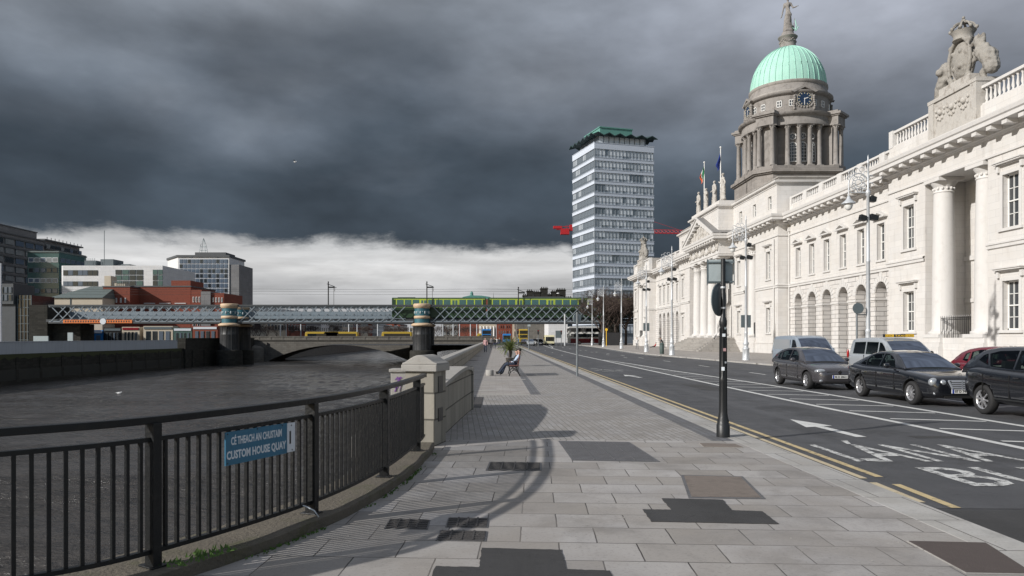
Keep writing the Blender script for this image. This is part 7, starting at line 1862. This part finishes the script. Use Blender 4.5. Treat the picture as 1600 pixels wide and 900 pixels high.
    if g.get('badge'): b = MB(); z = (g['z0']+g['z1'])/2+.01; b.prism([(-.07, z), (0, z-.085), (.07, z), (0, z+.085)], 'x', x0-.03, x0+.02); b.prism([(-.035, z), (0, z-.045), (.035, z), (0, z+.045)], 'x', x0-.034, x0-.029, 1); b.build('diamond_badge', [M['chrome'], M['arch_black']], t, local=True)
    if 'intake' in D: a, z0, z1, xx = D['intake']; b = MB(); b.box(xx, xx+.08, -a, a, z0, z1); b.build('lower_intake', M['arch_black'], t, local=True)
    pz, pxx, txt = D['plate']; b = MB(); b.box(pxx, pxx+.05, -.26, .26, pz, pz+.11); o2 = b.build('number_plate', M['plate_white'], t, local=True); WL[o2.name] = Vector((0, 0, 0)); o2l = Vector(o2.location)
    b = MB(); b.box(pxx-.003, pxx-.0005, .21, .258, pz+.003, pz+.107); q = b.build('country_band', M['plate_blue'], t, local=True)
    if txt:
        b = MB(); text_mb(b, txt, Matrix(((0, 0, -1, pxx-.003), (-1, 0, 0, .19), (0, 1, 0, pz+.022), (0, 0, 0, 1))), .095, width=.42, depth=.001, bold=.003); b.build('plate_number', M['sign_black'], t, local=True)
    t.scale = (s, s, s); t.rotation_euler = (0, 0, R(90)+rot); t.location = (X, Yf, ROADZ+.004)
    return t
SED = dict(L=4.82, W=1.82, wr=.325, wheels=(.84, 3.69), spokes=10,
    plan=[(0, .66), (.015, .76), (.05, .88), (.12, .955), (.22, .99), (.35, 1), (.75, 1), (.88, .965), (.95, .90), (.985, .80), (1, .68)],
    top=[(0, .60), (.04, .72), (.12, .80), (.5, .88), (1.0, .935), (1.45, .975), (2.4, .985), (3.6, .99), (4.1, 1.03), (4.5, 1.015), (4.72, .97), (4.79, .84), (4.82, .70)],
    bot=[(0, .34), (.08, .24), (.5, .19), (4.3, .19), (4.7, .26), (4.82, .36)],
    gh=(1.28, 2.15, 3.3, 4.28, .80, .575, 1.45, .97), roof=[(1.75, 1.24), (2.05, 1.375), (2.3, 1.43), (2.7, 1.455), (3.1, 1.43), (3.4, 1.365), (3.75, 1.24), (4.05, 1.11)], ws=2.06, rs=3.42,
    side=[[(1.78, .995), (2.62, .995), (2.62, 1.375), (2.38, 1.36), (2.15, 1.29), (1.95, 1.17)], [(2.70, .995), (3.42, .995), (3.50, 1.17), (3.36, 1.27), (3.15, 1.34), (2.70, 1.375)], [(3.49, 1.0), (3.82, 1.03), (3.56, 1.155)]],
    doors=(1.66, 2.66, 3.62), handles=(2.42, 3.38), strip=.50, stripm='paint_black', mirror=(1.82, 1.04), lamps=[(.17, .645, .655, .135, (.8, 1, .9)), (.075, .455, .645, .095, (.8, 1, .9))], tail=[(4.70, .655, .84, .11, (.8, .8, 1.0))],
    grille=dict(x=-.02, w1=.26, w2=.36, z0=.50, z1=.70, frame=True), fog=(.10, .62, .36), plate=(.37, -.02, '07 D 74104'), intake=(.42, .24, .30, .03))
vehicle('parked_sedan', 'glossy black saloon with a chrome barred grille in the middle of the near queue', 'car', 11.45, 18.1, SED, 'paint_black')
HAT = dict(L=4.30, W=1.78, wr=.315, wheels=(.80, 3.45), spokes=7,
    plan=[(0, .60), (.02, .74), (.06, .87), (.14, .95), (.25, .99), (.4, 1), (.8, 1), (.92, .95), (.98, .86), (1, .80)],
    top=[(0, .56), (.05, .68), (.2, .77), (.6, .86), (1.1, .94), (1.3, .965), (2.5, .98), (3.8, 1.0), (4.15, .98), (4.25, .84), (4.30, .70)],
    bot=[(0, .32), (.1, .22), (.5, .19), (3.9, .19), (4.2, .28), (4.30, .38)],
    gh=(1.05, 1.95, 3.5, 4.22, .79, .58, 1.47, .965), roof=[(1.5, 1.22), (1.85, 1.38), (2.2, 1.455), (2.7, 1.475), (3.2, 1.45), (3.6, 1.39), (3.85, 1.30), (4.05, 1.13)], ws=1.86, rs=3.70,
    side=[[(1.62, .99), (2.46, .99), (2.46, 1.385), (2.2, 1.37), (1.95, 1.28), (1.75, 1.14)], [(2.54, .99), (3.30, .99), (3.36, 1.30), (3.0, 1.37), (2.54, 1.385)], [(3.42, 1.0), (3.66, 1.04), (3.62, 1.24), (3.44, 1.29)]],
    doors=(1.50, 2.50, 3.40), handles=(2.26, 3.14), strip=.47, stripm='paint_grey', mirror=(1.62, 1.03), lamps=[(.21, .60, .665, .18, (.9, 1.15, .45))], tail=[(4.14, .655, .90, .13, (.7, .7, 1.2))],
    grille=dict(x=.035, w1=.42, w2=.45, z0=.58, z1=.655, badge=True), fog=(.08, .62, .33), plate=(.42, -.015, '05 D 20611'), intake=(.50, .27, .35, .02))
vehicle('parked_hatchback', 'dark grey hatchback with a diamond badge behind the black saloon', 'car', 11.15, 23.85, HAT, 'paint_grey')
SUV = dict(L=4.42, W=1.86, wr=.355, wheels=(.86, 3.50), spokes=8,
    plan=[(0, .66), (.02, .78), (.06, .89), (.14, .96), (.25, .99), (.4, 1), (.8, 1), (.92, .95), (.98, .86), (1, .78)],
    top=[(0, .66), (.05, .80), (.2, .90), (.6, .99), (1.1, 1.05), (1.3, 1.07), (2.5, 1.10), (3.8, 1.16), (4.25, 1.12), (4.36, .96), (4.42, .80)],
    bot=[(0, .40), (.1, .30), (.5, .25), (3.9, .25), (4.3, .34), (4.42, .44)],
    gh=(1.0, 1.95, 3.6, 4.36, .82, .61, 1.64, 1.09), roof=[(1.5, 1.34), (1.85, 1.53), (2.2, 1.62), (2.7, 1.65), (3.3, 1.63), (3.75, 1.57), (4.05, 1.43), (4.25, 1.25)], ws=1.86, rs=3.95,
    side=[[(1.62, 1.13), (2.50, 1.12), (2.50, 1.55), (2.2, 1.54), (1.95, 1.44), (1.75, 1.28)], [(2.58, 1.12), (3.34, 1.16), (3.52, 1.46), (3.2, 1.53), (2.58, 1.55)], [(3.46, 1.19), (3.84, 1.30), (3.72, 1.42), (3.60, 1.455)]],
    doors=(1.50, 2.54, 3.46), doorz=(.42, .98), handles=(2.28, 3.24), hz=.93, hm='paint_black', strip=.40, stripm='plastic_black', mirror=(1.62, 1.16), lamps=[(.22, .66, .84, .16, (.8, 1.1, .5))], tail=[(4.27, .70, 1.0, .11, (.8, .8, .8))],
    grille=dict(x=.02, w1=.38, w2=.44, z0=.62, z1=.80), plate=(.48, -.02, None), shoulder=.12)
vehicle('parked_suv', 'black sport utility car cut off by the right edge of the photo', 'car', 11.77, 13.3, SUV, 'paint_black')
RED = dict(HAT); RED.update(handles=(2.26, 3.14))
vehicle('parked_hatchback', 'dark red hatchback mostly hidden behind the black sport utility car', 'car', 15.1, 19.0, RED, 'paint_red', s=.99)
VAN = dict(L=4.9, W=1.90, wr=.33, wheels=(.95, 3.95), spokes=6, rim='alloy',
    plan=[(0, .66), (.02, .80), (.06, .90), (.12, .96), (.2, 1), (.95, 1), (.99, .97), (1, .94)],
    top=[(0, .62), (.05, .78), (.2, .90), (.5, 1.0), (.9, 1.10), (1.4, 1.14), (4.8, 1.14), (4.88, 1.10), (4.9, .9)],
    bot=[(0, .36), (.1, .26), (.5, .22), (4.6, .24), (4.9, .36)],
    gh=(.78, 1.7, 4.6, 4.88, .90, .80, 1.95, 1.12), roof=[(1.25, 1.52), (1.55, 1.76), (1.8, 1.89), (2.2, 1.95), (3.5, 1.96), (4.6, 1.93), (4.78, 1.84), (4.84, 1.5)], ws=1.60,
    side=[[(1.35, 1.16), (2.12, 1.16), (2.12, 1.72), (1.85, 1.72), (1.68, 1.62), (1.5, 1.40)]],
    doors=(1.25, 2.2, 3.3), doorz=(.40, 1.08), handles=(2.0, 2.45), hz=.98, hm='plastic_black', strip=.55, stripm='paint_vansilver', mirror=(1.40, 1.22), mm='plate_white', lamps=[(.16, .70, .80, .15, (.7, .9, .75))], tail=[(4.83, .80, 1.1, .10, (.5, .6, 2.0))],
    grille=dict(x=.02, w1=.44, w2=.48, z0=.68, z1=.78), plate=(.40, -.02, None), shoulder=.05)
v1 = vehicle('parked_van', 'silver grey panel van with a blank side, farther row behind the dark hatchback', 'van', 15.95, 35.7, VAN, 'paint_vansilver')
for sd_ in (1, -1):
    b = MB(); b.box(2.35, 4.62, sd_*.885, sd_*.902, 1.20, 1.74); b.build('side_panel', M['paint_silver'], v1, local=True)
TX = dict(VAN); TX.update(L=4.6, W=1.86, wheels=(.90, 3.75), top=[(0, .62), (.05, .76), (.2, .88), (.5, .98), (.9, 1.06), (1.4, 1.10), (4.5, 1.10), (4.58, 1.06), (4.6, .9)], plan=VAN['plan'], bot=[(0, .36), (.1, .26), (.5, .22), (4.3, .24), (4.6, .36)],
    gh=(.78, 1.75, 4.3, 4.57, .86, .74, 1.84, 1.08), roof=[(1.25, 1.42), (1.6, 1.66), (1.9, 1.78), (2.3, 1.84), (3.4, 1.85), (4.2, 1.82), (4.42, 1.75), (4.52, 1.45)], ws=1.66,
    side=[[(1.30, 1.14), (2.02, 1.12), (2.02, 1.64), (1.85, 1.62), (1.62, 1.46)], [(2.12, 1.12), (3.10, 1.12), (3.10, 1.66), (2.12, 1.65)], [(3.20, 1.12), (4.24, 1.12), (4.18, 1.64), (3.20, 1.66)]],
    doors=(1.2, 2.07, 3.15), handles=(1.92, 2.3), strip=.72, stripm='plastic_black', mm='plastic_black')
v2 = vehicle('parked_taxi', 'silver people carrier taxi with a yellow and black roof sign beside the nearest lamp', 'taxi', 15.95, 27.3, TX, 'paint_silver')
b = MB(); b.box(1.92, 2.10, -.62, .62, 1.86, 1.99); o3 = b.build('roof_sign', M['sign_black'], v2, local=True)
for a, c in ((-.60, -.25), (.25, .60)): b = MB(); b.box(1.905, 1.919, a, c, 1.875, 1.98); b.build('yellow_panel', M['yellow'], v2, local=True)
b = MB(); text_mb(b, 'TAXI', Matrix(((0, 0, -1, 1.917), (-1, 0, 0, .20), (0, 1, 0, 1.885), (0, 0, 0, 1))), .11, width=.40, depth=.001, bold=.003); b.build('roof_lettering', M['yellow'], v2, local=True)
for a in (-.58, .28): b = MB(); text_mb(b, '1234'[:4], Matrix(((0, 0, -1, 1.903), (-1, 0, 0, a+.29), (0, 1, 0, 1.895), (0, 0, 0, 1))), .08, width=.25, depth=.001); b.build('roof_number', M['sign_black'], v2, local=True)

# distant traffic
def bus(name, lab, cat, x, y, L, W, H, rot, cols, decks=1, stripe=None):
    """box-bodied coach: local +x from nose to tail"""
    t = thing(name, lab, cat, (0, 0, 0)); b = MB(); hw = W/2
    b.prism([(0, .35), (L, .35), (L, H-.15), (L-.2, H), (.35, H), (.12, H-.2), (0, H*.55)], 'y', -hw, hw); o = b.build('body', M[cols[0]], t, local=True, bevel=.08)
    b = MB(); b.box(.6, L-.4, -hw-.006, hw+.006, .36, H*.33); b.build('lower_panel', M[cols[1]], t, local=True)
    zs = [(H*.42, H*.60), (H*.70, H*.90)] if decks == 2 else [(H*.45, H*.82)]
    for z0, z1 in zs:
        for sd_ in (-1, 1): b = MB(); b.box(.7, L-.4, sd_*(hw+.01), sd_*(hw-.01), z0, z1); b.build('window_band', M['car_glass'], t, local=True)
        b = MB(); b.box(-.02, .05+.06*(z0 > H*.5), -hw+.15, hw-.15, z0-.1, z1); b.build('windscreen', M['car_glass'], t, local=True)
    for wx in (L*.22, L*.78):
        for sd_ in (1, -1): wheel(t, wx, sd_*(hw-.12), .48, .28, 6, sd_)
    if stripe:
        b = MB()
        for k in range(5): b.tube([(L*.38+.32*k, hw+.012, .5), (L*.30+.32*k, hw+.012, 1.1), (L*.16+.3*k, hw+.012, 1.55)], .05, 4)
        b.build('swoosh', M[stripe], t, local=True)
    for sd_ in (1, -1): b = MB(); b.ball((.02, sd_*(hw-.3), .75), .12, 8, sc=(.5, 1, .8)); b.build('headlight', M['lamp_glass'], t, local=True)
    t.rotation_euler = (0, 0, rot); t.location = (x, y, ROADZ+.004); return t
bus('coach', 'white and dark red double deck coach crossing the road under the railway bridge', 'coach', XA(888, 172), 173.5, 12, 2.5, 4.25, 0, ('bus_white', 'bus_red'), 2, 'bus_white').location.y = 174
bus('city_bus', 'yellow city bus approaching on the road behind the palm', 'bus', XA(818, 205), 205, 9, 2.4, 4.0, R(90), ('bus_yellow', 'bus_blue'), 2)
for i, (px, Y, L, r, c, dk, lab) in enumerate([(760, 193, 8, R(90), ('bus_blue', 'bus_yellow'), 2, 'blue double deck bus turning at the bridge end behind the parapet'), (478, 196, 9, 0, ('bus_yellow', 'bus_blue'), 1, 'yellow topped bus on the road bridge, leftmost over the arch'), (507, 196, 9, 0, ('bus_yellow', 'bus_blue'), 1, 'yellow topped bus over the crown of the road bridge arch'),
        (597, 196, 8, 0, ('bus_yellow', 'bus_blue'), 1, 'yellow topped bus on the road bridge left of the right pier'), (745, 197, 2.2, 0, ('bus_yellow', 'bus_yellow'), 1, 'yellow van beside the blue bus at the bridge end'), (792, 215, 7, R(90), ('bus_blue', 'bus_blue'), 1, 'dark blue lorry behind the palm')]):
    o = bus('city_bus' if i < 4 else 'lorry', lab, 'bus' if i < 4 else 'lorry', XA(px, Y), Y, L, 2.4, 3.9 if dk == 2 else 2.75, r, c, dk);
    if px < 700: o.location.z = .35
bus('cream_van', 'cream van waiting at the junction left of the coach', 'van', XA(858, 162), 160, 5, 2.1, 2.2, R(90), ('bus_cream', 'bus_cream'))
CARC = ['paint_silver', 'bus_white', 'paint_black', 'paint_silver', 'paint_red', 'bus_white', 'paint_grey']
first = {}
for i, (px, Y) in enumerate([(822, 150), (829, 163), (837, 158), (845, 168), (813, 172), (835, 178), (852, 182)]):
    words_ = ['silver', 'white', 'black', 'pale silver', 'red', 'small white', 'grey'][i]
    v = vehicle('queuing_car', '%s car in the far queue at the junction beyond the palm' % words_, 'car', XA(px, Y)+1, Y, HAT, CARC[i])
    v['group'] = 'cars queuing at the far junction'
def signal(x, y, lab):
    t = thing('traffic_light', lab, 'traffic light', (x, y, 0), 'traffic lights at the far junction')
    b = MB(); b.tube([(x, y, ROADZ), (x, y, 2.9)], .07, 6); b.build('pole', M['grey_pole'], t); b = MB(); b.box(x-.16, x+.16, y-.15, y+.15, 2.2, 3.05); b.build('signal_head', M['sign_black'], t)
    b = MB(); b.ball((x, y-.15, 2.9), .09, 6); b.build('red_lens', M['lamp_red'], t)
for px, Y, lab in ((809, 128, 'traffic light left of the far queue of cars'), (841, 140, 'traffic light between the far cars and the cream van'), (877, 150, 'traffic light left of the coach')): signal(XA(px, Y), Y, lab)
t = thing('direction_sign', 'grey direction sign board on posts left of the coach', 'direction sign', (XA(871, 150), 150, 0))
b = MB(); b.box(XA(868, 150), XA(877, 150), 149.9, 150, 1.5, 3.0); b.build('board', M['sign_back'], t)
b = MB(); b.tube([(XA(869, 150), 150, 0), (XA(869, 150), 150, 3)], .06, 5); b.build('post', M['grey_pole'], t)
t = thing('white_column_post', 'thick pale column post beside the road under the lattice bridge', 'post', (XA(882.5, 145), 145, 0))
b = MB(); b.tube([(XA(882.5, 145), 145, 0), (XA(882.5, 145), 145, 6.2)], .16, 8); b.build('post', M['silver_paint'], t)
for i, (px, Y, zt) in enumerate([(438, 200, 6), (447, 260, 7), (470, 215, 6.5), (545, 206, 7), (558, 230, 7), (590, 215, 6), (640, 206, 6.5), (692, 206, 6), (708, 200, 6.5), (718, 230, 6), (735, 200, 6.5), (745, 215, 6)]):
    x = XA(px, Y); b = MB(); b.tube([(x, Y, 0), (x, Y, zt)], .16, 5); b.tube([(x, Y, zt), (x+.9, Y, zt+.25)], .08, 4); o = b.build('lamp_column', M['silver_paint'], label='small distant pale lamp column seen under the railway bridge', cat='lamp column', group='distant lamp columns')
t = thing('lamp_column', 'pale blue lamp column on the far quay at the left edge', 'lamp column', (XA(1.2, 98), 98, -.5)); b = MB(); b.tube([(XA(1.2, 98), 98, -.5), (XA(1.2, 98), 98, 11.5)], .14, 8); b.build('shaft', M['silver_paint'], t)

# ------------------------------------------------------------------ trees
def grow(b, p, d, L, r, lev, rnd, mat_i=0):
    q = p+d*L; mid = p.lerp(q, .5)+Vector((rnd.uniform(-1, 1), rnd.uniform(-1, 1), rnd.uniform(-.5, .5)))*L*.06
    b.tube([p, mid, q], r, 5 if lev < 2 else 3, r1=r*.68)
    if lev >= 6: return
    n = 3 if lev < 5 else 4
    for k in range(n):
        ax = Vector((rnd.uniform(-1, 1), rnd.uniform(-1, 1), rnd.uniform(-.15, .55))).normalized()
        nd = (d*rnd.uniform(.55, .95)+ax*rnd.uniform(.55, .85)).normalized(); grow(b, p+d*L*rnd.uniform(.55, 1.0), nd, L*rnd.uniform(.66, .85), max(.010, r*.62), lev+1, rnd)
def tree_proto(seed, H):
    rnd = random.Random(seed); tr = MB(); tr.tube([(0, 0, -.1), (.05, 0, H*.14), (.0, .05, H*.28)], H*.018, 8, r1=H*.013)
    cr = MB()
    for k in range(5):
        a = 2*PI*k/5+rnd.random(); grow(cr, Vector((0, .05, H*(.18+.025*k))), Vector((math.cos(a)*.65, math.sin(a)*.65, 1)).normalized(), H*.20, H*.008, 1, rnd)
    return tr, cr
TP = {}
def bare_tree(seed, x, y, H, lab, group=None, sc=(1, 1, 1), z=0, name='bare_tree'):
    t = thing(name, lab, 'tree', (x, y, z), group)
    if seed not in TP:
        tr, cr = tree_proto(seed, 10.0); a = tr.build('trunk', M['bark'], t, local=True); c = cr.build('crown', M['twig'], t, local=True); TP[seed] = (a.data, c.data, Vector(a.location), Vector(c.location))
    else:
        for nm, me, lo in (('trunk', TP[seed][0], TP[seed][2]), ('crown', TP[seed][1], TP[seed][3])): o = bpy.data.objects.new(nm, me); col.objects.link(o); o.parent = t; o.location = lo
    k = H/10; t.scale = (k*sc[0], k*sc[1], k*sc[2]); t.rotation_euler = (0, 0, random.random()*6); return t
random.seed(12)
bare_tree(1, 22.0, 152.5, 14.5, 'bare brown tree right of the coach, nearest the bridge end', sc=(1.05, 1.05, 1)); bare_tree(2, 25.0, 154.5, 15.5, 'tall bare brown tree close to the corner of the white building', sc=(1.1, 1.1, 1))
bare_tree(3, 23.4, 157.5, 15, 'bare brown tree behind the others beside the lattice bridge', sc=(1.1, 1.1, 1)); bare_tree(1, 27.5, 156, 15.5, 'bare brown tree half hidden by the corner of the white building', sc=(1.1, 1.1, 1))
i = 0
for px, Y, H in [(396, 215, 7.5), (405, 240, 8), (417, 222, 7), (432, 250, 8), (452, 270, 8.5), (467, 250, 7.5), (487, 300, 9), (522, 330, 9.5), (548, 300, 8), (566, 280, 8), (577, 300, 9), (606, 330, 9), (622, 310, 8.5), (634, 330, 9), (684, 300, 8.5), (700, 280, 8), (714, 300, 8.5), (728, 280, 8), (740, 260, 7.5)]:
    bare_tree(1+i % 3, XA(px, Y), Y, H, 'small distant bare tree on the quays seen below the lattice bridge', 'distant bare trees on the quays'); i += 1
b = MB(); b.box(20.8, 25.5, 149.2, 149.5, 0, 2.6); b.build('dark_hoarding', M['sign_black'], label='dark boarded fence at the foot of the bare trees beside the white building', cat='fence')
t = thing('bus_stop_sign', 'yellow bus stop sign on a slim pole near the coach', 'bus stop', (XA(947.5, 138), 138, 0))
b = MB(); b.tube([(XA(947.5, 138), 138, 0), (XA(947.5, 138), 138, 2.9)], .07, 6); b.build('pole', M['yellow'], t)
b = MB(); b.lathe([(0, -.03), (.25, -.03), (.25, .03), (0, .031)], (XA(947.5, 138), 138, 3.1), 14, axis='y'); b.build('disc', M['yellow'], t)

# ------------------------------------------------------------------ birds and litter
def gull(x, y, z, lab, swim=False):
    t = thing('gull', lab, 'gull', (x, y, z))
    b = MB(); b.ball((x, y, z), .12, 10, sc=(1.9, .9, .9)); b.ball((x+.24, y, z+.10), .07, 8); b.ball((x-.26, y, z+.02), .06, 8, sc=(1.8, 1, .4))
    if swim: b.add([(x-.2, y-.09, z+.07), (x+.15, y-.10, z+.06), (x-.38, y-.02, z+.09)], [(0, 1, 2)])
    b.build('body', M['gull_white'], t)
    if not swim:
        for s_ in (-1, 1): b = MB(); b.add([(x+.1, y, z+.05), (x-.1, y, z+.05), (x-.22, y+s_*.42, z+.25), (x+.0, y+s_*.45, z+.28), (x-.35, y+s_*.85, z+.12)], [(0, 1, 2, 3), (3, 2, 4)]); b.build('wing', M['gull_grey'], t)
gull(XA(461, 130), 130, ZA(253, 130), 'white gull flying alone under the dark cloud')
gull(XA(186, 79), 79, WZ+.12, 'white gull sitting on the river below the far parapet', True)
b = MB(); b.prism([(-1.12, 12.6), (-1.0, 12.62), (-1.02, 12.72), (-1.1, 12.74)], 'z', .97, 1.04); b.build('litter', M['litter'], label='blue litter stuck on top of the curved wall beside the pillar', cat='litter')
for (x, y) in ((-.9, 8.3), (.05, 9.6)):
    b = MB(); b.prism([(x, y), (x+.03, y), (x+.035, y+.02), (x+.01, y+.03)], 'z', .001, .004)
# dead leaves and grit on the slabs
b = MB(); rnd = random.Random(8)
for k in range(420):
    x, y = rnd.uniform(-1.5, 4.1), rnd.uniform(4.6, 18); r = rnd.uniform(.003, .009); a = rnd.random()*6; h = .004
    b.add([(x+r*math.cos(a+q), y+r*math.sin(a+q)*rnd.uniform(.5, 1.3), .0025+h*(q > 3)) for q in (0, 1.6, 3.1, 4.6)], [(0, 1, 2, 3)])
b.build('grit', M['kerb_stone'] if False else M['granite'], kind='stuff', label='scattered grit and crumbs lying on the near paving slabs')
